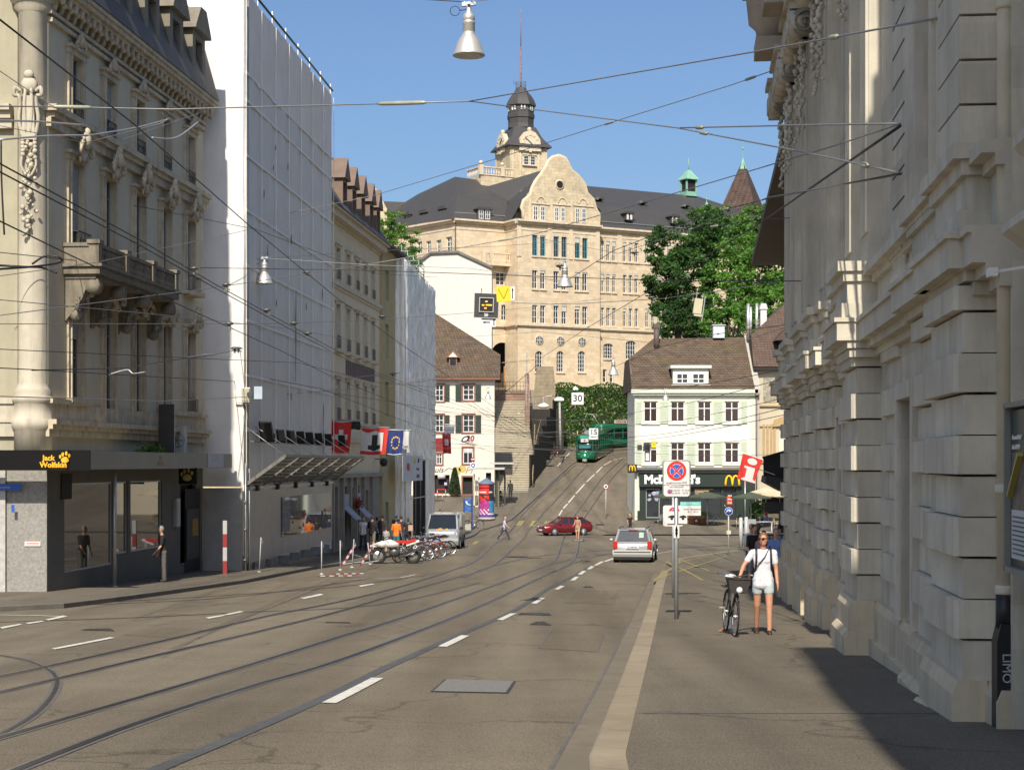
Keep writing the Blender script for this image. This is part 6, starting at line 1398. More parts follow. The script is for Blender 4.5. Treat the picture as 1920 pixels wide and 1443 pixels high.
b.build('roof',rtile,Mc)
b=MB();b.box(mx(1416),mx(1424),-.45,8,mz(740),mz(729));b._add([(mx(1414),-.5,mz(730)),(mx(1425),-.5,mz(730)),(mx(1425),6.2,mz(618)),(mx(1414),6.2,mz(618)),(mx(1414),-.5,mz(738)),(mx(1425),-.5,mz(738)),(mx(1425),6.2,mz(626)),(mx(1414),6.2,mz(626))],[(0,1,2,3),(0,4,5,1),(0,3,7,4),(1,5,6,2)]);b.box(mx(1415),mx(1424),.02,.4,0,mz(738));b.build('fire_wall',mat('fire_wall_grey',(.40,.37,.32),.85,.1),Mc)
b=MB();a_,c_=mx(1262),mx(1329);b.box(a_,c_,.2,4,mz(722),mz(690));b.box(mx(1257),mx(1334),-.1,4.2,mz(690),mz(684.5));b.box(mx(1259),mx(1332),.0,.5,mz(725),mz(721));o=b.build('dormer',mat('trim_white_green',(.62,.62,.53),.7,.04),Mc)
for p,q in ((1268,1291),(1298,1322)):window(o,FM,mx(p),mx(q),mz(719),mz(699),.12,1,(.45,),.10,M_white,thick=.06)
b=MB();b.tube([(mx(1184)+.1,-.1,mz(730)),(mx(1184)+.1,3.3,mz(668))],.12,5);b.tube([(xR_+.1,-.12,0),(xR_+.1,-.12,mz(738))],.06,6);b.tube([(0,-.5,mz(721)),(mx(1416),-.2,mz(721))],.035,4);b.build('gutter_and_pipe',mat('copper_brown',(.16,.11,.09),.6,.1),Mc)
gdk=mat('fascia_dark_green',(.022,.032,.024),.4,.08)
b=MB();b.box(mx(1196),mx(1392),-.5,0,mz(886),mz(880));b.box(mx(1198),mx(1390),-.35,0,mz(912),mz(886));fas=b.build('fascia',gdk,Mc)
b=MB();b.box(mx(1194),mx(1394),-.62,.05,mz(880.5),mz(876));b.build('fascia_cornice',mat('cornice_grey_brown',(.15,.13,.115),.6,.1),Mc)
so_=[(mx(1211),mx(1237),.25,mz(916)),(mx(1305),mx(1352),.5,mz(915)),(mx(1242),mx(1300),.9,mz(916)),(mx(1357),mx(1380),.05,mz(915))]
b=MB();b.wall(mx(1199),xR_,-.5,mz(878),so_,-.02,.3);b.build('shop_front',gdk,Mc)
b=MB();b.box(mx(1195),mx(1210),-.35,0,-.3,mz(957));b.build('plinth',gdk,Mc)
for i,h in enumerate(so_):window(Mc,FM,*h,.12,1 if i==1 else 0,(),.07,M_black if i else M_steel,M_glass,'shop_window')
b=MB();[b.box(mx(1303),mx(1338)-k*.4,-.03,-.015,mz(918+k*2.6),mz(916.6+k*2.6)) for k in range(5)];b.build('wood_blind',mat('blind_orange',(.50,.34,.20),.6,.1),Mc)
text("McDonald's",1.0,fas,mat('letter_white',(.75,.75,.74),.5,0),(mx(1207),-.36,mz(899)),bold=.045,align='LEFT',ext=.03)
yl=mat('arches_yellow',(.80,.50,.01),.45,.03)
def arches(b,cx_,cz_,w_,h_,y,t_=.055):
 for s in (-1,1):b.tube([(cx_+s*w_*.25+w_*.25*math.cos(a_)*1.0,y,cz_-h_/2+h_*math.sin(a_)**.8) for a_ in [math.pi*k/14 for k in range(15)]],[t_*(1.0+.3*abs(math.cos(math.pi*k/14))) for k in range(15)],6)
b=MB();arches(b,mx(1372),mz(901),1.15,.85,-.42,.075);b.build('arches_emblem',yl,fas)
b=MB();b.box(-.0,.78,-.9,-.78,0,.72);t=b.build('hanging_sign',M_dark,Mc,loc=(mx(1176),.3,mz(886)));b=MB();arches(b,.39,.36,.5,.5,-.93,.04);b.build('arches_emblem',yl,t)
b=MB();b.bar((mx(1180),-.5,mz(886)),(mx(1196),-.3,mz(884)),.05);b.tube([(mx(1187),-.5,0),(mx(1187),-.5,mz(870))],.04,5) if False else None;b.build('sign_bracket',M_black,Mc)
b=MB();b.box(mx(1208),mx(1232),-.05,-.02,mz(876),mz(872));t=b.build('street_plate',mat('plate_blue',(.10,.17,.33),.5,.05),Mc);text('Barfüsserplatz',.17,t,M_white,(mx(1220),-.06,mz(874)),bold=.01)
b=MB();b.box(mx(1363),mx(1373),.08,.10,mz(946),mz(930));p_=b.build('red_poster',mat('poster_orange',(.55,.06,.02),.6,.05),Mc);b=MB();[b.box(mx(1365)+k*.12,mx(1365)+.08+k*.12,.07,.078,mz(943)+(j*.3),mz(941)+(j*.3)) for k in range(3) for j in range(3)];b.build('lettering',M_white,p_)
b=MB();b.tube([(mx(1358),-.05,mz(944)),(mx(1359.5),-.06,mz(950)),(mx(1358),-.05,mz(956))],.03,5);b.build('door_handle',M_chrome,Mc)
b=MB();rn=random.Random(4);[b.ball((mx(1214)+rn.uniform(0,.9),.10,mz(938)+rn.uniform(0,.8)),rn.uniform(.08,.2),6,(1.4,.1,1)) for k in range(9)];b.build('window_display',mat('display_grey',(.30,.32,.38),.5,.4,5),Mc)
def simple(name,lb,cat,loc,fn,m,group=None):
 b=MB();fn(b); return b.build(name,m,None,lb,cat,group,loc=loc)
simple('roof_box','pale metal box standing on the ridge of the corner house','vent box',W(1347,634,151), lambda b:(b.box(-.5,.5,-.4,.4,0,1.1),b.box(-.6,.6,-.5,.5,1.1,1.17)),mat('box_pale',(.52,.55,.58),.5,.05))
simple('flue_pipe','dark round chimney flue at the left end of the tiled ridge','chimney',W(1231,642,150), lambda b:(b.tube([(0,0,-.6),(0,0,1.2)],.26,10),b.box(-.28,.28,-.28,.28,1.25,1.62)),mat('flue_brown',(.10,.075,.065),.6,.2))
for k,(px,y0,h_,r_) in enumerate(((1403,625,2.6,.16),(1408,622,2.2,.1),(1419,618,2.3,.14))):
 simple('exhaust_pipe',['tall silver exhaust pipe, leftmost above the tiled roof','thin silver exhaust pipe between two thicker ones','silver exhaust pipe next to the white capped chimney'][k],'pipe',W(px,y0,150), lambda b:(b.tube([(0,0,-.5),(0,0,h_)],r_,10),[b.lathe([(r_,.5+j*.7),(r_+.02,.52+j*.7),(r_,.56+j*.7)],n=10) for j in range(3)]),M_alu,'exhaust pipes on the roof')
simple('capped_chimney','white chimney with a flared metal cap on a brick base','chimney',W(1431,612,150), lambda b:(b.box(-.27,.27,-.27,.27,0,1.5),b.prism([(-.36,1.5),(.36,1.5),(.2,2.0),(-.2,2.0)],-.36,.36),b.box(-.34,.34,-.34,.34,-.9,0)),mat('chimney_white',(.58,.57,.55),.6,.08))
FB=Fr(mx(1424)+FM.o.x,147,-4.9,1,0);bxx= lambda px:(px-CX)*147/FP-FB.o.x;bz_= lambda py:(HY-py)*147/FP+4.9
Bh=fthing('painted_house','cream house with painted panel and big brown mansard roof at the street end','building',FB)
hb=[(bxx(1461),bxx(1481),bz_(758),bz_(713)),(bxx(1461),bxx(1481),bz_(846),bz_(800)),(bxx(1428),bxx(1490),0,bz_(930))]
b=MB();b.wall(0,8,0,bz_(690),hb,0,.3);b.build('wall',mat('cream_plaster',(.50,.44,.32),.9,.06,1,stain=.3),Bh)
b=MB();[b.box(h[0],h[1],.15,.2,h[2],h[3]) for h in hb[:2]];b.build('window_blind',mat('blind_cream',(.62,.57,.46),.7,.04),Bh)
b=MB();b.box(hb[2][0],hb[2][1],1.8,1.9,0,hb[2][3]);b.build('dark_arcade',M_dark,Bh)
b=MB();b.box(bxx(1431),bxx(1455),-.04,0,bz_(755),bz_(707));b.build('painted_panel',mat('sgraffito',(.30,.27,.21),.9,.6,3),Bh)
b=MB();[b.box(0,8,y,0,bz_(py),bz_(py)+h_) for y,py,h_ in ((-.2,762,.15),(-.3,690,.3),(-.15,868,.2),(-.12,800,.1))];b.prism([(bxx(1448),bz_(800)),(bxx(1492),bz_(796)),(bxx(1492),bz_(772)),(bxx(1452),bz_(786))],-.25,0);[b.box(bxx(px),bxx(px)+.2,-.1,0,bz_(868),bz_(795)) for px in (1430,1437,1444,1450)];b.build('trim',mat('ochre_trim',(.40,.28,.14),.8,.1),Bh)
b=MB();b.poly([(-.3,-.6,bz_(688)),(8,-.6,bz_(688)),(8,1.4,bz_(640)),(8,4,bz_(540)),(3.2,4,bz_(560)),(-.2,1.6,bz_(625))]);b.poly([(-.3,-.6,bz_(688)),(-.2,1.6,bz_(625)),(3.2,4,bz_(560)),(3.2,9,bz_(560)),(-.3,9,bz_(688))]);b.build('roof',brick('brown_mansard_tiles',(.10,.066,.052),(.125,.082,.062),(.05,.036,.03),.3,.22,.02,.9,.4,var=.2),Bh)
b=MB();b.box(-.3,8,-.7,.1,bz_(694),bz_(690));b.build('gutter',M_black,Bh)
b=MB();x0=bxx(1463);b.box(x0,x0+1.4,-.3,2,bz_(672),bz_(637));b.prism([(x0-.5,bz_(639)),(x0+1.9,bz_(636)),(x0+1.6,bz_(618)),(x0+.3,bz_(618))],-.8,3);o=b.build('dormer',mat('dormer_brown2',(.085,.06,.05),.8,.15),Bh);b=MB();b.box(x0+.12,x0+1.3,-.34,-.3,bz_(664),bz_(641));b.build('dormer_blind',mat('blind_cream',(0,0,0)),o)
# ---- church tower roof beyond the trees
Ch=thing('church_tower','pointed dark brown church tower roof with green finial above the trees','tower',W(1393,520,232))
zz2= lambda py:(520-py)*232/FP
b=MB();b.lathe([(3.2,-4),(3.2,zz2(405)),(3.65,zz2(402)),(3.3,zz2(392)),(.28,zz2(306))],n=4,a0=R(20),a1=R(380));b.sm=[False]*len(b.sm);b.build('roof',brick('tower_tiles',(.085,.055,.045),(.11,.07,.055),(.04,.03,.025),.35,.3,.03,.9,.4,var=.3),Ch)
b=MB();b.lathe([(.62,zz2(318)),(.30,zz2(306)),(.05,zz2(296)),(.03,zz2(282)),(.16,zz2(279)),(.02,zz2(276)),(.02,zz2(262))],n=8);b.build('finial',MATS['verdigris'],Ch)
b=MB();b.box(1.6,4.5,-2.5,2,2,zz2(408));b.build('wall',mat('cream_plaster',(0,0,0)),Ch)
simple('small_spire','tiny green weathervane spike on the far school roof','spire',W(1325,388,222), lambda b:(b.lathe([(.35,0),(.05,.7),(.03,2)],n=6),b.ball((0,0,1.0),.12,6)),MATS['verdigris'])
# ---- trees
def tree(name,lb,base,trunk_h,blobs,n,leaf,seed,mats_,group='trees on the hill'):
 t=thing(name,lb,'tree',base,0,group);rn=random.Random(seed)
 b=MB();top=Vector((0,0,trunk_h));b.tube([(0,0,-1),(.1,0,trunk_h*.5),top],[.45,.33,.26],8)
 for c,r_ in blobs:b.tube([top*.8,top.lerp(Vector(c),.5)+Vector((rn.uniform(-.3,.3),rn.uniform(-.3,.3),.2)),c],[.18,.11,.04],5)
 b.build('trunk',mat('bark',(.07,.055,.04),.9,.25,5),t)
 tw=sum(r_**2 for c,r_ in blobs);b=MB()
 for c,r_ in blobs:
  k=int(n*r_**2/tw);c=Vector(c);sub=[]
  for q in range(max(6,int(r_*9))):
   v=Vector((rn.gauss(0,1),rn.gauss(0,1),rn.gauss(0,.8))).normalized()*r_*rn.uniform(.5,1.02);sub.append((c+v,rn.uniform(.30,.55)*max(.7,r_*.42),rn.choice((0,0,1,2))))
  for i in range(k):
   s=sub[i%len(sub)];d_=Vector((rn.gauss(0,1),rn.gauss(0,1),rn.gauss(0,.6)));p=s[0]+d_*s[1]*.62
   z=leaf*rn.uniform(.6,1.35);u=Vector((rn.gauss(0,1),rn.gauss(0,1),rn.gauss(0,.5))).normalized();v=u.cross(Vector((rn.gauss(0,1),rn.gauss(0,1),rn.gauss(0,1)))).normalized()
   b.mi=s[2] if rn.random()<.75 else rn.randrange(3);b.poly([p-u*z*.5,p-v*z*.36,p+u*z*.5,p+v*z*.36])
 b.build('crown',mats_,t); return t
gA=[mat('tree_dark_a',(.055,.125,.030),.6,.15),mat('tree_dark_b',(.075,.165,.038),.6,.15),mat('tree_dark_c',(.032,.078,.020),.6,.15)]
gB=[mat('tree_mid_a',(.11,.24,.040),.6,.15),mat('tree_mid_b',(.15,.30,.052),.6,.15),mat('tree_mid_c',(.07,.16,.03),.6,.15)]
gC=[mat('tree_light_a',(.13,.25,.05),.6,.15),mat('tree_light_b',(.18,.31,.07),.6,.15),mat('tree_light_c',(.08,.16,.035),.6,.15)]
leafy(*gA,*gB,*gC)
def mk(lb,px,pyb,d,bl,n,leaf,seed,g_,name='broadleaf_tree',gr='trees on the hill'):
 base=W(px,pyb,d);base.z=min(base.z,base.z); return tree(name,lb,base,(pyb-min(q[1] for q in bl))*d/FP*.45,[((Vector(W(q[0],q[1],d+q[3]))-base),q[2]) for q in bl],n,leaf,seed,g_,gr)
mk('dark spreading tree overlapping the right end of the school',1270,650,190,[(1262,470,3.2,0),(1305,440,3.0,2),(1240,520,2.4,-1),(1285,520,3.4,-2),(1260,570,3.0,0),(1320,490,3.0,0),(1300,585,3.0,0),(1225,475,1.3,0),(1228,545,1.3,-1),(1340,440,2.4,2),(1265,605,2.4,-2)],26000,.34,41,gA)
mk('bright mid green tree in front of the pointed tower',1410,640,186,[(1395,490,3.4,0),(1440,480,3.4,2),(1370,520,2.8,-1),(1430,530,3.6,0),(1470,500,3.0,1),(1390,560,3.0,-2),(1455,560,3.0,0),(1345,535,2.4,0),(1480,540,2.6,0)],26000,.32,42,gB)
mk('olive green tree rising against the base of the pointed tower',1390,600,205,[(1370,430,2.8,0),(1410,420,3.0,1),(1435,440,2.6,0),(1345,440,2.6,0),(1390,450,3.0,-2),(1330,415,2.2,0),(1420,400,1.6,0)],16000,.30,43,gC[:1]+gB[:1]+gA[1:2])
mk('small dark evergreen beside the school roof end',1330,560,200,[(1325,410,1.9,0),(1318,440,2.4,0),(1345,425,1.6,0),(1310,470,2.5,0)],4500,.30,44,gA)
mk('light green leafy sapling above the tiled ridge',1370,690,170,[(1345,575,1.7,0),(1370,600,2.0,0),(1345,610,1.8,0),(1390,590,1.7,0),(1330,600,1.2,0)],6000,.26,45,gB)
mk('dark yew like tree behind the chimney flue',1290,700,178,[(1260,600,2.0,0),(1290,590,2.4,0),(1320,590,2.0,0),(1280,615,2.2,0),(1310,620,2.0,0),(1245,585,1.2,0)],7000,.26,46,[gA[2],gA[0],gA[2]])
mk('green tree behind the brown mansard roof',1445,680,176,[(1440,590,2.3,0),(1465,570,2.3,0),(1420,580,2.2,0),(1450,620,2.2,0),(1400,600,1.6,0)],6000,.30,47,gB)
mk('sunny green tree between cream town house and school',735,640,176,[(735,430,2.0,0),(715,455,1.9,0),(755,455,1.9,0),(725,490,2.3,0),(750,500,2.3,0),(765,480,1.4,0),(735,410,1.1,0),(705,425,1.0,0)],14000,.22,48,gC)
b=MB();
for i in range(20):
 for j in range(8):b.v.append((14+i*3,172+j*9,-2+min(1,j/2.5)*9.5+(1.2*math.sin(i*.9+j))))
for i in range(19):
 for j in range(7):b.f.append((i*8+j,i*8+8+j,i*8+9+j,i*8+1+j));b.m.append(0);b.sm.append(True)
b.build('hillside',mat('hill_green',(.03,.06,.015),.9,.3,1,bump=.5),kind='structure')
# ---- overhead wires, lamps, hanging signs
WN=[0]
def wire(lb,pts,r=.012,m=None,sag=.0,gr=None,ins=()):
 "pts: (px, py, distance) of the supports; sag in metres"
 P=[W(*p) for p in pts];Q=[]
 for a,c in zip(P,P[1:]):
  n=max(3,int((c-a).length/2.5));
  for i in range(n):t=i/n;q=a.lerp(c,t);q.z-=sag*4*t*(1-t);Q.append(q)
 Q.append(P[-1]);o=Q[0].copy();b=MB();b.tube([q-o for q in Q],r,5)
 ob=b.build('overhead_wire',m or M_wire,None,lb,'wire',gr or 'overhead wires above the street',loc=o)
 for t,L_ in ins:
  k=min(len(Q)-2,int(t*(len(Q)-1)));c=Q[k].lerp(Q[k+1],t*(len(Q)-1)-k)-o;d_=(Q[k+1]-Q[k]).normalized();b=MB()
  b.tube([c-d_*L_/2,c-d_*L_*.4,c,c+d_*L_*.4,c+d_*L_/2],[r*1.3,r*2.8,r*3.0,r*2.8,r*1.3],7);b.build('insulator',mat('insulator',(.34,.35,.26),.4,.2,metal=.2),ob)
 return ob
g2_,d2='contact wires running down the street',M_wire
wire('thick dark cable dropping from the top left past the balcony towards the hill',[(-20,22,22),(250,232,32),(464,420,48),(626,554,66),(750,644,86),(815,688,100),(935,768,140)],.015)
wire('upper cable of the twin contact lines on the left',[(-20,296,20),(266,452,30),(400,531,38),(577,628,55),(705,698,76),(815,738,105),(1000,800,150)],.011,gr=g2_)
wire('lower cable of the twin contact lines on the left',[(-20,312,20.2),(266,462,30),(400,538,38),(577,635,55),(705,703,76),(815,744,105),(1000,806,150)],.011,gr=g2_)
wire('dark contact line entering below the twin cables',[(-20,405,19),(133,479,24),(226,522,28),(400,600,37),(522,655,49),(626,708,61),(735,752,82),(880,800,120)],.010,gr=g2_)
sp=M_wireg
wire('pale span wire crossing high from the left corner to the tower',[(-60,199,41),(88,200,43),(320,205,44),(880,190,40)],.018,sp,ins=((.93,1.4),(.40,1.0)))
wire('steel wire rising from the middle clamp to the top of the hall',[(880,190,40),(1410,98,30),(1838,20,17)],.014,sp,ins=((.72,.5),))
wire('steel wire sinking from the middle clamp to the hall bracket',[(880,190,40),(1270,240,35),(1500,284,27),(1690,325,20)],.014,sp,ins=((.42,.5),(.9,.4)))
wire('level wire ending at the upper wall bracket of the hall',[(1275,240,32),(1490,235,26),(1688,232,20)],.013,sp,ins=((.1,.4),))
wire('thin wire from the lower left over the cream house to the dark cornice',[(-40,500,60),(320,450,70),(540,400,70),(703,366,72),(930,298,60),(1100,244,52),(1370,160,42),(1462,128,40)],.012,sp,ins=((.75,.8),(.93,.5)))
wire('long nearly level wire at lamp height across the whole street',[(-30,470,44),(130,487,46),(260,500,60),(700,507,64),(1240,526,50),(1552,527,37)],.012,d2,ins=((.2,.5),))
wire('second level wire just below carrying the left bell lamp',[(190,448,62),(385,470,64),(480,483,64),(700,497,64),(880,503,64),(1060,528,64)],.010,sp)
wire('wire climbing from the shop corner to the lower hall bracket',[(-30,595,40),(200,565,46),(381,542,52),(443,533,55),(700,494,60),(1000,440,58),(1300,352,40),(1560,275,28),(1688,232,20)],.012,sp,ins=((.5,.6),))
wire('thin level wire at second window height',[(-30,607,40),(500,607,60),(700,600,80),(940,582,90),(1130,560,90)],.011,sp)
wire('wire running level then down past the foil scaffold',[(-30,653,36),(380,672,50),(560,680,70),(700,716,90),(820,726,110)],.010,d2)
wire('wire crossing the shop storey and falling towards the flags',[(-30,688,34),(85,694,38),(440,715,62),(560,728,78),(730,752,100),(930,790,130)],.012,d2)
wire('stepped wire near the balcony foot climbing right',[(60,694,30),(235,690,40),(310,677,48),(400,665,56),(450,655,62)],.012,d2)
wire('heavy span chain across to the stone pillar top',[(440,715,62),(620,712,80),(735,700,100),(830,690,130),(1010,674,185)],.020,sp,ins=((.5,2.2),(.8,1.6)))
wire('dark line from the stone pillar up to the hall wall',[(1010,674,185),(1100,615,130),(1200,556,90),(1430,415,45),(1688,236,20.2)],.020,d2,ins=((.35,.8),))
wire('dark line from the white house eaves up to the stone pillar',[(905,765,160),(960,725,170),(1010,682,185)],.03,d2)
wire('upper pair wire from the lower bracket towards the lamp',[(1060,528,64),(1150,470,60),(1330,400,44),(1450,370,36),(1688,325,20)],.012,d2,ins=((.55,.7),))
wire('lower pair wire from the lower bracket over the trees',[(1000,445,90),(1160,475,80),(1290,432,50),(1440,370,36),(1690,327,20.2)],.011,sp,ins=((.6,.6),))
wire('wire with a beige box crossing before the trees',[(960,568,80),(1070,570,75),(1240,560,62),(1350,545,56),(1480,525,48)],.013,sp,ins=((.7,.8),))
wire('short stay wire fixed beneath the broad roof',[(1290,432,50),(1420,412,46),(1552,405,37)],.012,d2,ins=((.2,.5),))
wire('thin wire across the tiled ridge to the hall',[(1150,688,96),(1240,650,90),(1330,628,80),(1525,602,50)],.012,d2,ins=((.45,.8),))
wire('thin wire just under the ridge wire',[(1188,700,95),(1300,672,90),(1390,640,80),(1500,605,52),(1540,600,46)],.011,sp)
for k,(p,q,r_) in enumerate((((1000,800,140),(1250,762,110),(1500,700,48)),((1010,812,140),(1250,790,110),(1500,738,48)),((960,830,140),(1230,815,110),(1502,756,47)),((1040,838,140),(1200,825,110),(1505,770,47)),((900,795,130),(1190,838,120),(1420,822,100)),((930,836,130),(1180,848,115),(1440,852,95)),((990,744,150),(1250,727,110),(1480,690,50)))):
 wire(['wire over the upper shutters of the corner house','wire across the upper window sills of the corner house','wire across the blank band of the corner house','lowest long wire rising to the hall from the tram','wire sagging from the white house to the shutters','wire just above the green fascia of the restaurant','wire at eaves height of the corner house'][k],[p,q,r_],.012,sp if k%2 else d2,sag=.1)
nb_=['first','second','third','fourth','fifth','sixth','seventh','eighth']
for k in range(8):
 wire(nb_[k]+' thin wire from the top in the tangle before the stairway',[(640+k*6,742+k*11,92),(800,756+k*12,115),(1000+k*10,792+k*9-(k%3)*14,145),(1190,776+k*11,120)],.013,sp if k%2 else d2,gr='thin wires in the tangle before the stairway')
for k in range(5):
 wire(nb_[k]+' slanting tram wire from the left above the tram roof',[(860+k*26,744+k*10,120),(960+k*20,812+k*5,150),(1066+k*10,840+k*4,175),(1210,812+k*9,200)],.014,d2,gr='tram wires over the hill road')
wire('thin wire slanting down over the top floor windows of the corner house',[(-20,232,40),(160,268,44),(300,232,46),(318,222,46)],.009,sp)
wire('thin wire from the left edge rising over the balcony to the netting',[(-20,520,36),(180,492,44),(443,436,58),(620,392,72)],.009,sp)
wire('fine wire hanging between the twin cables and the cream house windows',[(250,385,42),(480,430,60),(700,512,84),(820,520,110)],.010,d2)
wire('wire from the balcony foot across the netting to the ochre house',[(-20,560,34),(300,590,48),(560,618,66),(740,655,98)],.010,sp)
wire('long wire over the shop ledge towards the foil scaffold',[(-20,742,34),(300,752,48),(500,742,66),(740,722,98),(900,700,150)],.012,sp)
wire('wire crossing the lower netting and the flags',[(450,700,62),(600,728,74),(760,790,100),(930,850,140)],.012,d2)
wire('wire linking the left bell lamp with the school front',[(496,484,64),(700,470,80),(930,462,110),(1060,452,120)],.012,sp)
wire('thin wire before the school string course to the trees',[(870,632,150),(1010,622,140),(1200,640,110),(1300,652,90)],.014,sp)
wire('wire sloping from the top left over the carved column',[(-20,120,30),(90,195,36),(230,262,42),(380,210,46)],.008,sp)
def arms(lb,pts,r=.02,m=None):
 P=[W(*p) for p in pts];o=P[0].copy();b=MB();b.tube(spline([p-o for p in P],5),r,6);b.build('steady_arm',m or M_alu,None,lb,'wire arm','steady arms on the wires',loc=o)
arms('bright curved arm at the upper left edge',[(-10,226,30),(70,228,31),(157,235,32)],.018);arms('second bright arm below it at the left edge',[(0,262,30),(90,255,31),(165,254,32)],.018)
arms('rod from the second arm towards the carved crest',[(165,254,32),(260,238,38),(318,222,44)],.012);arms('short bright rod under the main cornice end',[(285,258,44),(330,258,45),(372,228,46)],.02)
arms('dark looped cable at the left edge beside the shaft',[(-10,505,28),(60,500,29),(112,492,30),(110,482,30),(85,480,30),(60,495,30)],.018,M_black)
arms('dark drooping cable below the loop',[(-10,497,29),(40,500,29),(80,502,30),(106,512,30)],.02,M_black)
arms('white bowed arm over the first shop windows',[(205,702,44),(238,693,45),(250,700,45),(273,697,46)],.014,M_white);arms('grey bowed arm before the white sheeting',[(340,672,56),(390,664,58),(432,668,60)],.016)
arms('bowed arm below the heavy chain near the netting',[(568,735,78),(600,723,80),(635,725,82)],.02);arms('arch shaped arm above the faded house sign',[(600,706,80),(605,690,80),(618,684,80),(622,700,80)],.016)
arms('white bowed arm before the foil scaffold',[(757,718,104),(790,708,106),(822,711,108)],.025);arms('white bowed arm near the upper stairs',[(972,775,150),(1000,757,152),(1020,756,154)],.03);arms('bowed arm in front of the tram flank',[(1122,858,180),(1145,851,182),(1160,862,184)],.03)
arms('vertical rod at the far left edge of the street',[(2,262,26),(3,340,26),(8,440,26)],.016,M_black)
for i,(px,py,d) in enumerate(((424,537,38),(430,610,38),(447,655,60),(551,608,54),(577,627,56),(500,584,46),(575,513,60),(364,506,46),(440,655,56),(717,595,80),(736,702,100),(1050,500,62),(1190,475,80),(1222,560,62))):
 b=MB();s=d/45;b.lathe([(.10*s,.02),(.12*s,.04),(.04*s,.09)],n=10);b.bar((-.08*s,0,.0),(.10*s,0,-.08),.03);b.box(-.03,.03,-.03,.03,-.12,.03)
 b.build('wire_clamp',mat('clamp_grey',(.13,.13,.11),.5,.2,metal=.4),None,'small dark clamp on a wire crossing, '+['near the upper twin cable at the sheet edge','below it on the dark contact line','at the pale sheet corner','at the middle of the twin cables','right of the middle of the twin cables','on the twin cables before the netting','next to the left bell lamp','beside the end of the balcony','under the cream box wires','before the yellow edge of the ochre house','on the heavy chain by the foil scaffold','above the middle bell lamp','before the right wing of the school','left of the beige box'][i],'clamp','clamps on the overhead wires',loc=W(px,py,d))
LP_=[(879,0,108,60,32,'largest bell shaped street lamp hanging near the top of the sky'),(496,484,535,30,64,'bell lamp hanging in front of the grey netting'),(1059,492,541,30,64,'bell lamp hanging in front of the school windows'),(774,664,694,17,118,'bell lamp in front of the foil scaffold'),(1150,673,706,20,96,'bell lamp left of the corner house roof'),(1248,730,753,13,138,'small bell lamp at the eaves of the corner house'),(915,724,751,13,150,'small bell lamp before the end of the white house')]
lamp=None
for i,(px,yt,yb,wpx,d,lb) in enumerate(LP_):
 if lamp is None:
  lamp=thing('street_lamp',lb,'street lamp',(0,0,0),0,'bell shaped lamps on the span wires')
  b=MB();b.lathe([(.30,0),(.305,.01),(.29,.04),(.26,.12),(.215,.26),(.15,.36),(.11,.42),(.115,.44)],n=28);b.lathe([(.295,.005),(.20,.26),(.1,.38)],n=28);b.build('shade',mat('lamp_silver',(.60,.58,.53),.42,.06,metal=.55),lamp)
  b=MB();b.lathe([(.105,.43),(.115,.44),(.112,.60),(.12,.61),(.12,.63),(.105,.64),(.105,.66),(.112,.67),(.112,.73),(.10,.77),(.055,.82),(.045,.86),(.045,.94)],n=20);b.build('gear_housing',mat('lamp_silver',(0,0,0)),lamp)
  b=MB();b.bar((-.13,0,.96),(.13,0,.98),.07,.07);b.bar((0,-.1,.97),(0,.1,.97),.05);b.ball((-.08,0,.99),.04,6);b.ball((.09,0,1.0),.04,6);b.build('wire_mount',M_steel,lamp)
  b=MB();b.tube([(-.26+.09*math.cos(a_),0,.84+.09*math.sin(a_)) for a_ in [k*.5 for k in range(13)]],.007,5);b.tube([(-.17,0,.85),(-.08,0,.86),(-.04,0,.88)],.008,5);b.build('cable_loop',M_black,lamp);cur=lamp
 else :cur=copy_tree(lamp);cur['label']=lb
 s=wpx*d/FP/.60;cur.scale=(s,s,s*1.0);cur.location=W(px,yb-3,d)
wire('wire at the very top carrying the largest lamp',[(560,-6,34),(775,-2,32),(858,3,32),(879,6,32)],.010,M_black);wire('thin wire continuing right from the largest lamp',[(879,4,32),(1010,-10,31)],.006,sp)
Sg=thing('tram_signal','dark square signal box with amber bars and number 20 hanging above the junction','signal',W(912,573,70),0);s=45*70/FP
Sg.rotation_euler=(0,R(2),0)
b=MB();b.box(-s/2,s/2,0,.28,-s*.5,s*.5);b.build('housing',mat('signal_grey',(.045,.045,.042),.5,.1),Sg);b=MB();
for a_,c_,e_,f_ in ((-s/2-.02,s/2+.02,s*.5,s*.5+.025),(-s/2-.02,s/2+.02,-s*.5-.025,-s*.5),(-s/2-.025,-s/2,-s*.5,s*.5),(s/2,s/2+.025,-s*.5,s*.5)):b.box(a_,c_,-.02,.0,e_,f_)
for a_,c_,e_,f_ in ((-.30,.30,.28,.31),(-.30,.30,-.29,-.26),(-.30,-.27,-.26,.28),(.27,.30,-.26,.28)):b.box(a_,c_,-.06,.0,e_+.02,f_+.02)
b.build('rim',mat('rim_light',(.45,.45,.45),.5,.05),Sg)
b=MB();b.box(-.25,.25,-.012,-.002,-.22,.26);b.build('display',M_dark,Sg);b=MB();am=mat('amber_lit',(1.0,.30,.02),.5,0,emit=3.0)
for a_,c_,z in ((-.02,.22,.03),(-.18,-.09,.02),(-.05,.04,.17),(-.08,.01,-.10)):b.box(a_,c_,-.02,-.014,z-.02,z+.02)
b.build('amber_bar',am,Sg);text('20',.17,Sg,M_white,(0,-.01,-.385),bold=.03);b=MB();[b.tube([(x,.1,.48),(x,.1,.72)],.015,5) for x in (-.22,.22)];b.build('hanger',M_black,Sg)
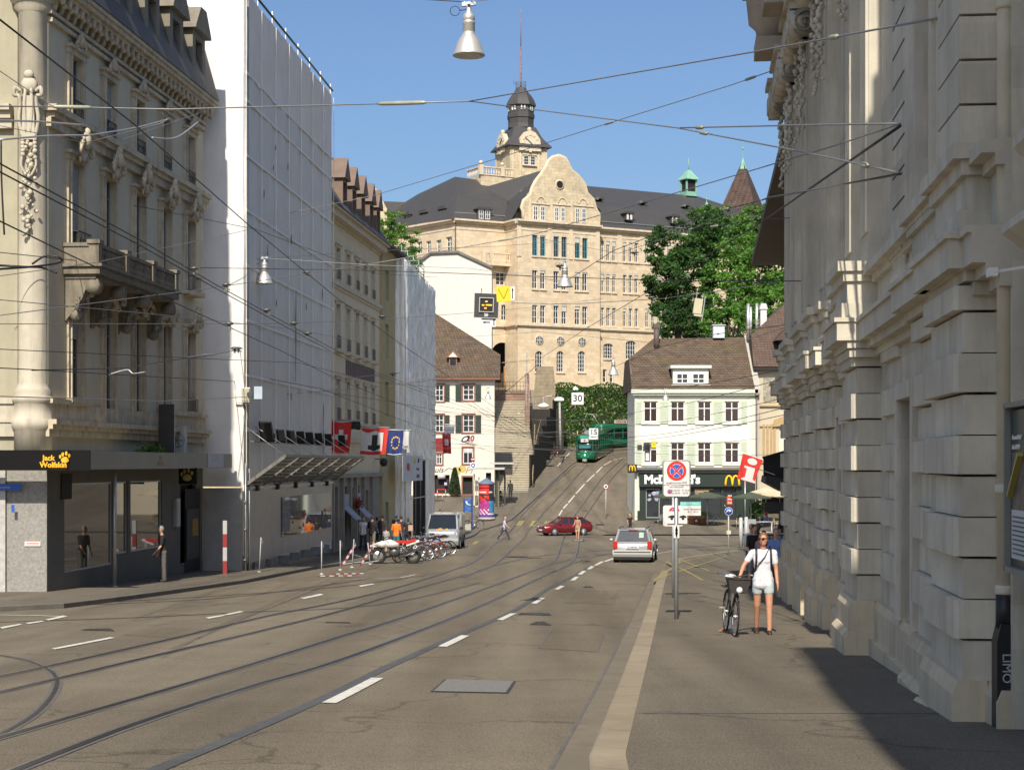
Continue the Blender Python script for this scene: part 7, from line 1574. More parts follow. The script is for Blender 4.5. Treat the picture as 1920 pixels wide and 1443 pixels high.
def plate(name,lb,px,py,d,w_,h_,col,txt=None,tcol=None,ts=.5,gr=None,rot=0,cat='sign',tz_=0):
 t=thing(name,lb,cat,W(px,py,d),0,gr,rot=(0,R(rot),0));b=MB();b.box(-w_/2,w_/2,0,.03,-h_/2,h_/2);b.build('plate',col,t)
 if txt:text(txt,ts,t,tcol or M_black,(0,-.006,tz_),bold=.015)
 return t
def arrow(b,x,z,L_,up,y=-.008,t_=.03):
 if up=='u':b.box(x-t_,x+t_,y-.004,y,z-L_/2,z+L_/2-.08);b.prism([(x-t_*2.2,z+L_/2-.09),(x+t_*2.2,z+L_/2-.09),(x,z+L_/2+.03)],y-.004,y)
 if up=='d':b.box(x-t_,x+t_,y-.004,y,z-L_/2+.08,z+L_/2);b.prism([(x+t_*2.2,z-L_/2+.09),(x-t_*2.2,z-L_/2+.09),(x,z-L_/2-.03)],y-.004,y)
 if up=='l':b.box(x-L_/2+.08,x+L_/2,y-.004,y,z-t_,z+t_);b.prism([(x-L_/2+.09,z-t_*2.2),(x-L_/2+.09,z+t_*2.2),(x-L_/2-.03,z)],y-.004,y)
t=plate('switch_sign','yellow square sign with a black V hanging beside the signal box',944,551,68,.56,.60,M_yellow,rot=-3);b=MB();b.bar((-.20,-.01,.22),(.0,-.01,-.18),.028,.012);b.bar((.20,-.01,.22),(.0,-.01,-.18),.028,.012);b.build('letter_v',M_black,t)
t=plate('arrow_sign','narrow white sign with an upward arrow attached right of the V sign',961,550,68.1,.16,.54,M_white);b=MB();arrow(b,0,0,.42,'u',t_=.02);b.build('arrow',M_black,t)
t=plate('arrow_sign','white sign with left and up arrows below the signal box',916,604,70.05,.58,.38,M_white);b=MB();arrow(b,-.08,0,.30,'l',t_=.02);arrow(b,.22,.02,.30,'u',t_=.02);b.build('arrow',M_black,t)
plate('speed_sign','white square sign with the number 30 before the ivy wall',1083,747,120,.84,.84,M_white,'30',ts=.66)
t=plate('speed_sign','smaller white sign with number 15 beside the tram front',1113,813,135,.72,.88,M_white,'15',ts=.56,tz_=.12);b=MB();b.box(-.2,.2,-.01,-.004,-.30,-.24);b.build('bar',M_black,t)
t=plate('switch_sign','small yellow sign with a black V over the first floor corner window',1226,833,96,.27,.36,M_yellow);b=MB();b.bar((-.08,-.01,.10),(0,-.01,-.06),.02,.01);b.bar((.08,-.01,.10),(0,-.01,-.06),.02,.01);b.build('letter_v',M_black,t)
t=plate('small_signal_box','small dark signal box tilted beside the small V sign',1213,839,96.2,.42,.42,MATS['signal_grey'],rot=5,cat='signal');b=MB();b.box(-.12,.12,-.02,-.002,-.1,.12);b.build('display',M_dark,t)
plate('small_signal_box','smallest dark signal box at the left edge of the corner house',1199.5,839,97,.27,.30,MATS['signal_grey'],cat='signal');t=plate('arrow_sign','pale little plate under the tilted signal box',1214,855,96.3,.2,.5,M_white)
t=thing('hanging_box','beige equipment box hanging tilted from a wire before the trees','box',W(1309,576,56),rot=(0,R(8),0));b=MB();b.box(-.15,.12,-.1,.12,-.22,.28);b.box(-.11,.15,-.08,.1,-.30,-.22);b.build('housing',mat('box_beige',(.52,.48,.34),.6,.08),t);b=MB();b.bar((.18,0,-.45),(.18,0,.4),.03);b.bar((-.1,0,.28),(-.1,0,.45),.02);b.bar((.1,0,.28),(.1,0,.45),.02);b.build('bracket',M_steel,t)
simple('round_street_light','white flat lantern on an arm at the stair wall','street lamp',W(1019,760,175), lambda b:(b.lathe([(.1,.3),(.55,.05),(.6,-.1),(.4,-.28),(.1,-.3)],n=16),b.tube([(0,0,.3),(.0,0,.9),(.9,0,1.0)],.04,6)),M_white)
t=thing('lamp_post','tall grey concrete lamp post with flat head in front of the ivy','street lamp',W(1051,842,183));b=MB();b.tube([(0,0,0),(-.1,0,5.2)],[.16,.10],10);b.build('pole',mat('post_concrete',(.34,.34,.31),.8,.1),t);b=MB();b.box(-.65,.35,-.25,.25,5.2,5.42);b.prism([(-.6,5.42),(.3,5.42),(.1,5.6),(-.4,5.6)],-.2,.2);b.build('lamp_head',M_white,t)
simple('flat_lamp','small white lamp head hanging above the 30 sign','street lamp',W(1079,729,140), lambda b:(b.box(-.2,.2,-.15,.15,-.08,.08),b.prism([(-.15,.08),(.15,.08),(.05,.16),(-.05,.16)],-.1,.1)),M_white)
for k,(px,py) in enumerate(((1391,768),(1458,750))):
 pass
simple('hanging_lamp','dark drum shaped lamp hung before the painted panel','street lamp',W(1463,752,100), lambda b:(b.lathe([(.0,.2),(.05,.2),(.2,.08),(.22,-.08),(.1,-.1)],n=12),b.tube([(0,0,.2),(.2,0,1.2)],.01,4)),M_black)
# ---- vehicles
def loft(b,rings,smooth=True):
 n=len(rings[0]);b._add([p for r in rings for p in r],[(i*n+k,i*n+(k+1)%n,(i+1)*n+(k+1)%n,(i+1)*n+k) for i in range(len(rings)-1) for k in range(n)]+[tuple(range(n-1,-1,-1)),tuple((len(rings)-1)*n+k for k in range(n))],smooth)
def ring(y,hw,z0,z1,tw=.94,c=.10,dy=0.0):
 h=z1-z0
 P=[(-hw+c,z0),(hw-c,z0),(hw-.02,z0+c),(hw,z0+h*.45),(hw-.01,z0+h*.75),(hw*tw,z1-.04),(hw*tw-.06,z1),(-hw*tw+.06,z1),(-hw*tw,z1-.04),(-hw+.01,z0+h*.75),(-hw,z0+h*.45),(-hw+.02,z0+c)]
 return [(x,y,z) for x,z in P]
def paintm(name,c): return mat(name,c,.28,.03,3,metal=.35,coat=.6)
def wheels(t,pos,r,w_=.2):
 for x,y in pos:
  s=1 if x>0 else -1;b=MB();b.lathe([(r*.6,-w_/2),(r*.94,-w_/2),(r,-w_/2+.03),(r,w_/2-.03),(r*.94,w_/2),(r*.6,w_/2)],(x,y,r),22,'x');o=b.build('wheel',M_rubber,t)
  b=MB();b.lathe([(0,s*w_*.3),(r*.25,s*w_*.48),(r*.6,s*w_*.44),(r*.66,s*w_*.52)],(x,y,r),20,'x');[b.bar((x+s*w_*.47,y,r),(x+s*w_*.5,y+r*.6*math.cos(k*1.257),r+r*.6*math.sin(k*1.257)),.05,.03) for k in range(5)];b.build('rim',M_alu,o)
def vehicle(name,lb,loc,rz,L,hw,body,cab,roofz,col,wy,wr,rear,cat,dark_bumper=None,group=None,front_plate=None,fin=None):
 t=thing(name,lb,cat,loc,rz,group)
 b=MB();loft(b,[ring(y,h_,z0,z1) for y,h_,z0,z1 in body]);b.build('body',col,t)
 b=MB();loft(b,[[(-w0,y,z0),(w0,y,z0),(w1,y2,z1),(-w1,y2,z1)] for y,y2,w0,w1,z0,z1 in cab],False);b.build('glasshouse',mat('car_glass',(.018,.022,.026),.08,0,spec=.8),t)
 b=MB();y0,y1=cab[0],cab[-1]
 b.prism([(y0[1]-.03,roofz-.05),(y0[1]+.25,roofz),(y1[1]-.25,roofz+.01),(y1[1]+.03,roofz-.05)],-cab[1][3]-.01,cab[1][3]+.01,'x')
 for s in (-1,1):
  for y in (y0,y1):b.bar((s*y[2],y[0],y[4]),(s*y[3],y[1],y[5]),.09,.07)
  for u in (.36,.66) if L>3 else ():
   a_,c_=cab[1],cab[-2];yy=a_[0]+(c_[0]-a_[0])*u;b.bar((s*a_[2],yy,a_[4]),(s*a_[3],yy,a_[5]),.07,.06)
  b.bar((s*cab[1][2],y0[0]+.1,cab[1][4]),(s*cab[1][2],y1[0]-.1,cab[1][4]),.05,.05);b.bar((s*cab[1][3],y0[1],cab[1][5]),(s*cab[1][3],y1[1],cab[1][5]),.08,.08)
 b.build('roof',col,t)
 wheels(t,[(s*(hw-.09),y) for s in (-1,1) for y in wy],wr)
 b=MB();[b.lathe([(wr+.05,-.06),(wr+.075,.06)],(s*(hw-.035),y,wr),20,'x',R(-5),R(185)) for s in (-1,1) for y in wy];[b.box(s*(hw-.2)-.14,s*(hw-.2)+.165*(1 if s>0 else .85),y-wr-.05,y+wr+.05,.12,wr+.22) for s in (-1,1) for y in wy] if False else None;b.build('wheel_arch',M_dark,t)
 for s in (-1,1):b=MB();b.ball((s*(hw+.09),cab[0][0]+.25,cab[0][4]+.07),.1,8,(1,.6,.75));b.build('wing_mirror',dark_bumper or col,t)
 return t
silver=paintm('car_silver',(.46,.46,.45));wine=paintm('car_red',(.20,.012,.015));vang=paintm('van_silver',(.42,.44,.46))
p=gp(1192,1051)
c1=vehicle('parked_car','silver estate car seen from behind on the right lane',p,R(-8),4.5,.87,[(-2.22,.72,.42,.82),(-2.1,.84,.3,.95),(-1.6,.87,.24,1.0),(1.3,.87,.24,.98),(1.75,.86,.26,1.0),(2.1,.84,.30,.98),(2.22,.80,.38,.80)][::-1],[(1.95,1.75,.76,.60,.96,1.44),(1.8,1.55,.79,.62,.96,1.45),(-.5,-.3,.79,.62,.96,1.46),(-1.2,-.6,.77,.60,.96,1.42)][::-1] if False else [(-2.02,-1.78,.74,.60,.95,1.43),(-1.8,-1.5,.79,.63,.95,1.45),(.3,.1,.79,.63,.95,1.46),(1.1,.5,.77,.60,.95,1.42)],1.47,silver,(-1.3,1.25),.31,True,'car',dark_bumper=silver)
b=MB();b.prism([(-2.28,.42),(-2.22,.30),(-1.9,.28),(-1.9,.62),(-2.26,.60)],-.86,.86,'x');b.build('bumper',mat('bumper_silver',(.40,.40,.39),.4,.05),c1)
b=MB();b.box(-.8,.8,-2.2,-1.9,.17,.30);b.build('underside',M_dark,c1)
for s in (-1,1):b=MB();b.box(s*.75-.10,s*.75+.10,-2.255,-2.15,.66,.98);b.build('tail_light',mat('tail_red',(.45,.02,.015),.25,.1),c1)
b=MB();b.box(-.27,.27,-2.285,-2.22,.66,.78);o=b.build('number_plate',M_white,c1);text('LO-SR755',.11,o,mat('plate_ink',(.03,.03,.08),.6,0),(0,-2.29,.72),bold=.02)
b=MB();b.box(.28,.48,-1.96,-1.93,1.12,1.36);b.build('window_notice',mat('notice_mint',(.45,.58,.52),.6,.05),c1);b=MB();b.box(-.2,.2,-1.83,-1.7,1.43,1.47);b.build('brake_light',mat('tail_red',(0,0,0)),c1)
b=MB();[b.tube([(s*.58,-1.6,1.50),(s*.6,-1.5,1.54),(s*.6,.2,1.55),(s*.58,.4,1.50)],.02,5) for s in (-1,1)];b.build('roof_rail',M_black,c1)
p=gp(1059,1003)
c2=vehicle('crossing_car','dark red hatchback crossing the junction',p,R(-66),4.15,.86,[(-2.05,.70,.40,.66),(-1.95,.80,.26,.76),(-1.5,.85,.22,.86),(-.9,.86,.22,.93),(1.2,.86,.22,.95),(1.85,.84,.26,.98),(2.05,.78,.38,.86)],[(-1.1,-.35,.74,.58,.90,1.36),(-.6,-.1,.78,.61,.92,1.41),(1.1,.9,.78,.61,.93,1.41),(1.95,1.25,.74,.58,.95,1.36)],1.44,wine,(-1.27,1.24),.31,False,'car')
b=MB();b.prism([(-2.1,.44),(-2.0,.24),(-1.8,.22),(-1.8,.5),(-2.07,.55)],-.84,.84,'x');b.build('bumper',wine,c2)
for s in (-1,1):b=MB();b.ball((s*.60,-1.98,.64),.14,10,(1.25,.4,.75));b.build('headlight',mat('lamp_glass_bright',(.75,.72,.70),.12,.05),c2)
b=MB();b.box(-.42,.42,-2.06,-2.02,.58,.68);b.build('grille',M_dark,c2);b=MB();b.box(-.26,.26,-2.12,-2.09,.40,.51);b.build('number_plate',M_white,c2);b=MB();b.lathe([(0,-.01),(.06,-.01)],(0,-2.065,.64),12,'y');b.build('badge_disc',M_chrome,c2)
for s in (-1,1):b=MB();b.box(s*.865-.004,s*.865+.004,-.7,1.0,.50,.54);b.build('side_strip',M_dark,c2)
p=gp(835,1027)
c3=vehicle('parked_van','light grey delivery van facing the viewer beside the parked bicycles',p,R(-3),4.78,.95,[(-2.35,.74,.40,.98),(-2.25,.90,.26,1.06),(-1.9,.94,.24,1.14),(-1.4,.95,.24,1.22),(2.2,.95,.24,1.25),(2.35,.92,.30,1.2)],[(-1.85,-1.15,.83,.73,1.12,1.86),(-1.3,-.8,.90,.78,1.16,1.92),(-.2,-.2,.91,.80,1.2,1.94),(2.25,2.2,.91,.80,1.2,1.93)],1.95,vang,(-1.5,1.55),.33,False,'van',dark_bumper=M_black)
b=MB();[b.prism([(-.15,1.2),(2.28,1.2),(2.24,1.93),(-.12,1.93)],s*.86-.055,s*.86+.055,'x') for s in (-1,1)];b.build('side_panel',vang,c3)
b=MB();b.prism([(-2.42,.50),(-2.32,.28),(-2.0,.25),(-2.0,.62),(-2.39,.66)],-.93,.93,'x');b.build('bumper',mat('bumper_grey',(.30,.31,.32),.45,.05),c3)
for s in (-1,1):b=MB();b.ball((s*.70,-2.24,.86),.17,10,(1.1,.45,.95));b.build('headlight',MATS['lamp_glass_bright'],c3)
b=MB();b.prism([(-.42,.82),(.42,.82),(.30,.70),(-.30,.70)],-2.42,-2.35);b.build('grille',mat('grille_dark_red',(.10,.03,.03),.5,.1),c3)
b=MB();b.box(-.95,.95,-2.48,-2.41,.95-.1,.97-.1) if False else b.lathe([(0,-.01),(.12,-.01)],(-.08,-2.02,1.09),10,'y');[b.ball((-.3+.14*k,-2.02,1.07+.05*math.sin(k*2)),.085,6,(1,.3,.8)) for k in range(5)];b.build('orange_emblem',mat('emblem_orange',(.6,.28,.03),.5,.2,9),c3)
b=MB();b.bar((-.5,-1.83,1.16),(-.02,-1.62,1.34),.02);b.bar((.1,-1.83,1.16),(.6,-1.62,1.34),.02);b.build('wiper',M_black,c3)
TG=mat('tram_green',(.010,.115,.058),.35,.06,coat=.4);TD=mat('tram_dark_green',(.008,.06,.035),.4,.1)
tp0=gp(1097,868);tr=thing('tram','green tram coming down the hill road with its trailer curving behind','tram',tp0,R(-12),rot=(R(5.6),0,R(-13)))
b=MB();fr_= lambda y,hw,z0,z1:[(x,y,z) for x,z in ((-hw,z0),(hw,z0),(hw,z1-.3),(hw-.12,z1-.1),(hw-.4,z1),(-hw+.4,z1),(-hw+.12,z1-.1),(-hw,z1-.3))]
loft(b,[fr_(0,.82,.42,1.36),fr_(.35,1.04,.36,1.38),(fr_(.6,1.1,.34,1.38)),fr_(12,1.1,.34,1.38)]);b.build('lower_body',TG,tr)
b=MB();loft(b,[fr_(.12,.80,1.36,2.3),fr_(.5,1.03,1.36,2.3),fr_(12,1.08,1.36,2.3)]);b.build('glasshouse',mat('tram_glass',(.02,.03,.03),.1,0,spec=.7),tr)
b=MB();loft(b,[fr_(.05,.80,2.26,2.98),fr_(.5,1.06,2.26,3.02),fr_(12,1.1,2.26,3.02)]);[b.box(s*.86-.06,s*.86+.06,.1,.3,1.3,2.4) for s in (-1,1)];[b.box(s*1.09-.03,s*1.09+.03,y,y+.12,1.3,2.4) for s in (-1,1) for y in (.7,2.3,3.6,4.9,6.2,7.5,8.8,10.1,11.4)];b.build('upper_body',TG,tr)
b=MB();b.box(-.50,.50,-.06,.04,.60,1.22);b.build('front_panel',mat('tram_bright_green',(.015,.19,.09),.35,.05),tr)
b=MB();b.ball((0,-.08,.90),.10,8,(1,.5,1));b.build('headlight',mat('headlamp_lit',(1,.98,.9),.3,0,emit=1.5),tr);b=MB();[b.ball((s*.66,.02,1.0),.07,6) for s in (-1,1)];b.build('side_lamp',M_chrome,tr)
b=MB();b.tube([(-.82,-.02,1.34),(-.45,-.12,1.24),(.45,-.12,1.24),(.82,-.02,1.34)],.03,5);b.build('trim_strip',M_chrome,tr)
b=MB();b.box(-.5,.5,-.02,.1,2.7,3.0);o=b.build('destination_box',mat('dest_teal',(.06,.35,.28),.4,.1),tr);text('BVB',.22,o,M_white,(0,-.04,2.85),bold=.01) if False else None
b=MB();b.box(-.42,.42,-.02,.1,2.30,2.64);o=b.build('number_box',M_white,tr);text('3',.34,o,M_black,(0,-.03,2.46),bold=.01)
b=MB();b.box(-.62,.62,-.01,.13,1.62,1.98);b.build('driver_window',mat('glass_teal',(.05,.22,.22),.1,.1),tr)
b=MB();b.box(-.22,.22,-.3,.1,.2,.45);[b.ball((s*.13,-.3,.34),.09,6) for s in (-1,1)];b.build('coupler',mat('coupler_grey',(.35,.35,.35),.5,.3,9),tr)
b=MB();[b.box(-.95,.95,y,y+1.4,.05,.4) for y in (.9,9.0)];b.build('bogie',M_dark,tr)
b=MB();b.box(-.5,.5,2.5,4.5,3.02,3.25);b.tube([(-.3,3,3.25),(-.9,3.8,4.0),(-.3,3.2,5.1)],.03,5);b.tube([(.3,3,3.25),(.9,3.8,4.0),(.3,3.2,5.1)],.03,5);b.tube([(-.7,3.2,5.1),(.7,3.2,5.1)],.03,5);b.build('pantograph',M_steel,tr)
b=MB();b.tube([(-.78,.0,3.0),(-.78,.0,3.5)],.05,5);b.build('marker_rod',M_yellow,tr)
q0=W(1118,858,197);tl=thing('tram_trailer','second green tram car turning behind the corner house with red lettered roof board','tram',(q0.x,198,G(198)),0,rot=(0,R(-2.5),R(-50)))
b=MB();loft(b,[fr_(0,1.0,.36,1.38),fr_(.4,1.1,.34,1.38),fr_(13,1.1,.34,1.38)]);b.build('lower_body',TG,tl);b=MB();loft(b,[fr_(.05,.98,1.36,2.3),fr_(.5,1.06,1.36,2.3),fr_(13,1.08,1.36,2.3)]);b.build('glasshouse',MATS['tram_glass'],tl)
b=MB();loft(b,[fr_(0,1.0,2.26,3.0),fr_(.4,1.1,2.26,3.04),fr_(13,1.1,2.26,3.04)]);[b.box(s*1.09-.03,s*1.09+.03,y,y+.14,1.3,2.4) for s in (-1,1) for y in (.4,1.9,3.3,4.7,6.1,7.5,8.9,10.3)];b.build('upper_body',TG,tl)
b=MB();b.box(-.98,-.92,2.2,10,3.06,3.46);b.box(.92,.98,2.2,10,3.06,3.46);o=b.build('roof_board',mat('roof_board_pale',(.50,.47,.44),.5,.1),tl);b=MB();rn=random.Random(2)
for s in (-1,1):
 y=2.5
 while y<9.6:w_=rn.uniform(.15,.3);b.prism([(y,3.14),(y+w_,3.14),(y+w_*.7,3.38),(y,3.38)],s*.985-.004,s*.985+.004,'x');y+=w_+.12
b.build('red_lettering',rdk,o)
b=MB();b.box(-.7,.7,4,7,3.46,3.7);b.build('roof_equipment',M_steel,tl)
# ---- bicycles
def bicycle(name,lb,loc,rot,fcol,group=None,basket=False,seatm=None):
 t=thing(name,lb,'bicycle',loc,0,group,rot=rot)
 for y in (-.53,.53):
  b=MB();b.tube([(0,y+.335*math.cos(a_),.345+.335*math.sin(a_)) for a_ in [k*math.pi/14 for k in range(28)]],.017,6,closed=True);o=b.build('wheel',M_rubber,t)
  b=MB();b.tube([(0,y+.312*math.cos(a_),.345+.312*math.sin(a_)) for a_ in [k*math.pi/12 for k in range(24)]],.010,4,closed=True);[b.bar((0,y,.345),(0,y+.31*math.cos(k*math.pi/7),.345+.31*math.sin(k*math.pi/7)),.005) for k in range(14)];b.lathe([(.03,-.04),(.03,.04)],(0,y,.345),8,'x');b.build('rim',M_chrome,o)
 b=MB();BB,ST,HT,HB=(0,.08,.30),(0,.22,.78),(0,-.33,.86),(0,-.38,.66)
 for u,v,r_ in ((BB,ST,.016),(ST,HT,.015),(BB,HB,.018),(HT,HB,.02),(BB,(0,.53,.345),.011),(ST,(0,.53,.345),.010)):b.tube([u,v],r_,6)
 b.tube([HB,(0,-.42,.60),(.04,-.44,.5),(.04,-.53,.345)],.012,5);b.tube([HB,(-.04,-.44,.5),(-.04,-.53,.345)],.012,5);b.build('frame',fcol,t)
 b=MB();b.tube([HT,(0,-.36,.98)],.013,5);b.tube([(-.30,-.20,1.02),(-.2,-.34,1.04),(0,-.38,.99),(.2,-.34,1.04),(.30,-.20,1.02)],.012,6);b.build('handlebar',M_chrome,t)
 b=MB();b.tube([ST,(0,.24,.90)],.013,5);b.ball((0,.26,.95),.13,10,(.8,1.15,.4));b.build('saddle',seatm or M_black,t)
 b=MB();b.bar((.08,.08,.3),(.10,-.02,.17),.02);b.bar((-.08,.08,.3),(-.1,.18,.43),.02);b.lathe([(.09,.045),(.09,.055)],(0,.08,.30),14,'x');b.box(.08,.18,-.06,.02,.155,.18);b.box(-.18,-.08,.14,.22,.42,.445);b.build('crank',M_alu,t)
 for y,a0,a1 in ((-.53,30,150),(.53,20,170)):b=MB();b.tube([(0,y+.37*math.cos(R(q)),.345+.37*math.sin(R(q))) for q in range(a0,a1,15)],.018,5);b.build('mudguard',fcol,t)
 if basket:
  b=MB();b.tube([(-.05,.50,.80),(0,.30,.78)],.01,4);b.box(-.09,.09,.3,.75,.76,.775);b.build('carrier',M_black,t)
  b=MB();V=[(-.13,-.50,.74),(.13,-.50,.74),(.13,-.72,.74),(-.13,-.72,.74),(-.19,-.43,.98),(.19,-.43,.98),(.19,-.78,.98),(-.19,-.78,.98)]
  b._add(V,[(0,1,2,3),(0,4,5,1),(1,5,6,2),(2,6,7,3),(3,7,4,0)]);b.tube([V[4],V[5],V[6],V[7]],.012,5,closed=True);b.build('basket',mat('basket_dark_mesh',(.05,.045,.042),.7,.3,30),t)
  b=MB();b.ball((0,-.80,.80),.055,8);b.build('headlight',M_white,t);b=MB();b.tube([(-.05,.46,.0+.05),(-.12,.5,.0)],.01,4);b.build('reflector',mat('reflector_orange',(.7,.2,.02),.4,.1),t)
 return t
fb=gp(1374,1190,.12)
bicycle('bicycle','black city bicycle with dark basket and white saddle pushed by the woman',fb+Vector((-.03,.15,0)),(0,R(3),R(1)),M_black,None,True,M_white)
bkm=[mat('bike_frame_silver',(.45,.45,.46),.35,.1,metal=.5),M_black,mat('bike_frame_red',(.35,.03,.03),.4,.1),mat('bike_frame_blue',(.05,.10,.25),.4,.1),mat('bike_frame_green',(.06,.22,.12),.4,.1)]
blab=['silver bicycle nearest to the motorcycle','black bicycle second in the row by the van','pale bicycle in the middle of the row before the van','dark red bicycle leaning among the row by the van','black bicycle close to the van front','last silver bicycle, its wheel beside the van bumper','blue bicycle half hidden at the back of the row']
for i,(px,py,r_) in enumerate(((768,1053,-62),(780,1051,-70),(792,1048,-64),(804,1046,-72),(815,1042,-66),(824,1040,-75),(800,1036,-60))):bicycle('parked_bicycle',blab[i],gp(px,py,.02),(0,R(-7 if i%2 else 5),R(r_)),bkm[(0,1,0,2,1,0,3)[i]],'bicycles parked in a row by the van')
for i,(px,py,r_,lb) in enumerate(((1012,874,-50,'bicycle lowest in the hillside rack by the black fence'),(1020,868,-56,'second bicycle up in the hillside rack'),(1028,862,-50,'third bicycle in the middle of the hillside rack'),(1036,857,-58,'fourth bicycle up the hillside rack'),(1044,853,-52,'bicycle highest up in the hillside rack'))):bicycle('parked_bicycle',lb,gp(px,py,.12),(0,R(6),R(r_)),bkm[(1,0,1,2,1)[i]],'bicycles in the hillside rack')
bicycle('parked_bicycle','dark bicycle standing behind the blue map stand',gp(888,991,.12),(0,R(4),R(-75)),M_black)
m0=gp(742,1056,.0);mo=thing('motorcycle','white and red motorcycle on its stand before the bicycles','motorcycle',m0,0,rot=(0,R(6),R(-84)))
for y,r_ in ((-.76,.33),(.74,.31)):b=MB();b.tube([(0,y+r_*.86*math.cos(k*.3142),r_+r_*.86*math.sin(k*.3142)) for k in range(20)],.07,8,closed=True);o=b.build('wheel',M_rubber,mo);b=MB();b.lathe([(r_*.66,-.03),(r_*.7,.0),(r_*.66,.03)],(0,y,r_),18,'x');[b.bar((0,y,r_),(0,y+r_*.65*math.cos(k*.7),r_+r_*.65*math.sin(k*.7)),.02) for k in range(9)];b.build('rim',M_alu,o)
b=MB();b.ball((0,-.05,.48),.24,10,(.7,1.1,.9));b.bar((0,-.4,.8),(0,.1,.35),.08);b.bar((0,.1,.35),(0,.74,.31),.07);b.tube([(.12,.1,.3),(.16,.5,.38),(.17,.9,.62)],.05,7);b.bar((0,.0,.3),(-.25,.0,0),.03);b.build('engine',mat('engine_grey',(.10,.10,.10),.4,.4,12,metal=.5),mo)
b=MB();loft(b,[[(-w_,y,z0),(w_,y,z0),(w_*.9,y,z1),(-w_*.9,y,z1)] for y,w_,z0,z1 in ((-.95,.05,.80,.86),(-.6,.16,.72,.98),(-.25,.2,.74,1.04),(.1,.14,.70,.92))]);b.prism([(-1.1,.74),(-.5,.72),(-.5,.78),(-1.1,.80)],-.06,.06,'x');b.prism([(.45,.90),(1.0,1.02),(1.0,.95),(.45,.76)],-.10,.10,'x');b.build('white_fairing',M_white,mo)
b=MB();b.prism([(-.05,.93),(.5,.88),(.85,1.0),(.85,1.06),(.4,.98),(.0,1.0)],-.13,.13,'x');b.build('red_seat',M_red,mo);b=MB();b.tube([(-.36,-.35,1.12),(-.1,-.5,1.1),(.1,-.5,1.1),(.36,-.35,1.12)],.016,6);b.bar((.07,-.52,1.08),(.07,-.76,.33),.05);b.bar((-.07,-.52,1.08),(-.07,-.76,.33),.05);b.box(-.12,.12,-.72,-.68,1.0,1.24);b.build('handlebar',M_black,mo)
# ---- street furniture and signs
def post(b,h,r=.03,base=0):b.tube([(0,0,base),(0,0,h)],r,8)
def disc(b,z,r_,y=-.045,n=24,r0=0.0,x=0.0):b.lathe([(r0,0),(r_,0)],(x,y,z),n,'y',cap=False) if True else None
g1=gp(1268,1160,.12);d1=g1.y;sc_=FP/d1;hz= lambda py:(HY-py)/sc_-g1.z
T1=thing('no_stopping_sign','large no stopping sign in a grey frame on a galvanised post','sign',g1);hw,z0,z1=25/sc_,hz(930),hz(863)
b=MB();post(b,z1-.05,.042);b.build('post',M_steel,T1)
def rrect(hw,z0,z1,r_): return [(hw-r_+r_*math.cos(a),z1-r_+r_*math.sin(a)) for a in [R(q) for q in (0,30,60,90)]]+[(-hw+r_+r_*math.cos(a),z1-r_+r_*math.sin(a)) for a in [R(q) for q in (90,120,150,180)]]+[(-hw+r_+r_*math.cos(a),z0+r_+r_*math.sin(a)) for a in [R(q) for q in (180,210,240,270)]]+[(hw-r_+r_*math.cos(a),z0+r_+r_*math.sin(a)) for a in [R(q) for q in (270,300,330,360)]]
b=MB();b.prism(rrect(hw,z0,z1,.06),-.06,-.035);pn=b.build('panel',mat('sign_face_white',(.66,.62,.60),.45,.03),T1)
b=MB();q=rrect(hw,z0,z1,.06);b.tube([(x,-.05,z) for x,z in q],.016,6,closed=True);b.build('frame',mat('frame_grey',(.30,.31,.30),.4,.05,metal=.4),T1)
def nostop(par,cz,r_,y,x0=0.0):
 b=MB();disc(b,cz,r_,y,32,0,x0);b.build('red_ring',mat('sign_red',(.62,.03,.02),.45,.03),par)
 b=MB()
 for k in range(4):
  a0=R(45+90*k+9),R(45+90*(k+1)-9);ri=r_*.70;c_=R(90+90*k);o_=(x0+r_*.13*math.cos(c_),cz+r_*.13*math.sin(c_));b.prism([o_]+[(x0+ri*math.cos(a0[0]+(a0[1]-a0[0])*j/8),cz+ri*math.sin(a0[0]+(a0[1]-a0[0])*j/8)) for j in range(9)],y-.006,y-.002)
 b.build('white_edge',M_white,par);b=MB()
 for k in range(4):
  a0=R(45+90*k+11),R(45+90*(k+1)-11);ri=r_*.66;c_=R(90+90*k);o_=(x0+r_*.18*math.cos(c_),cz+r_*.18*math.sin(c_));b.prism([o_]+[(x0+ri*math.cos(a0[0]+(a0[1]-a0[0])*j/8),cz+ri*math.sin(a0[0]+(a0[1]-a0[0])*j/8)) for j in range(9)],y-.010,y-.0065)
 b.build('blue_quarter',mat('sign_blue2',(.02,.10,.50),.45,.03),par)
nostop(pn,hz(882.5),18.3/sc_,-.063);nostop(pn,hz(921),4.4/sc_,-.063,-13/sc_)
for s_,px,py,sz,al in (('ausgenommen BVB',1269,904.5,.052,'CENTER'),('zum Ein- und Aussteigenlassen',1269,908.7,.046,'CENTER'),('von Personen',1269,912.5,.05,'CENTER'),('Sa 06.00 - Fr 23.00',1277,919,.05,'CENTER'),('So 06.00 - 23.00',1275,924,.05,'CENTER')):text(s_,sz,pn,mat('sign_ink',(.08,.06,.07),.7,0),((px-1269)/sc_,-.063,hz(py)),bold=.008,ext=.001)
b=MB();b.box(-.055,.055,-.05,-.035,hz(1008),hz(984));o=b.build('arrow_plate',MATS['sign_face_white'],T1);b=MB();zc_=(hz(1008)+hz(984))/2;arrow(b,0,zc_,.20,'u',-.051,.014);arrow(b,0,zc_,.20,'d',-.051,.014);b.build('arrow',M_black,o)
g2=gp(1262,1120,.12);sc2=FP/g2.y;h2= lambda py:(HY-py)/sc2-g2.z;xx= lambda px:(px-1262)/sc2
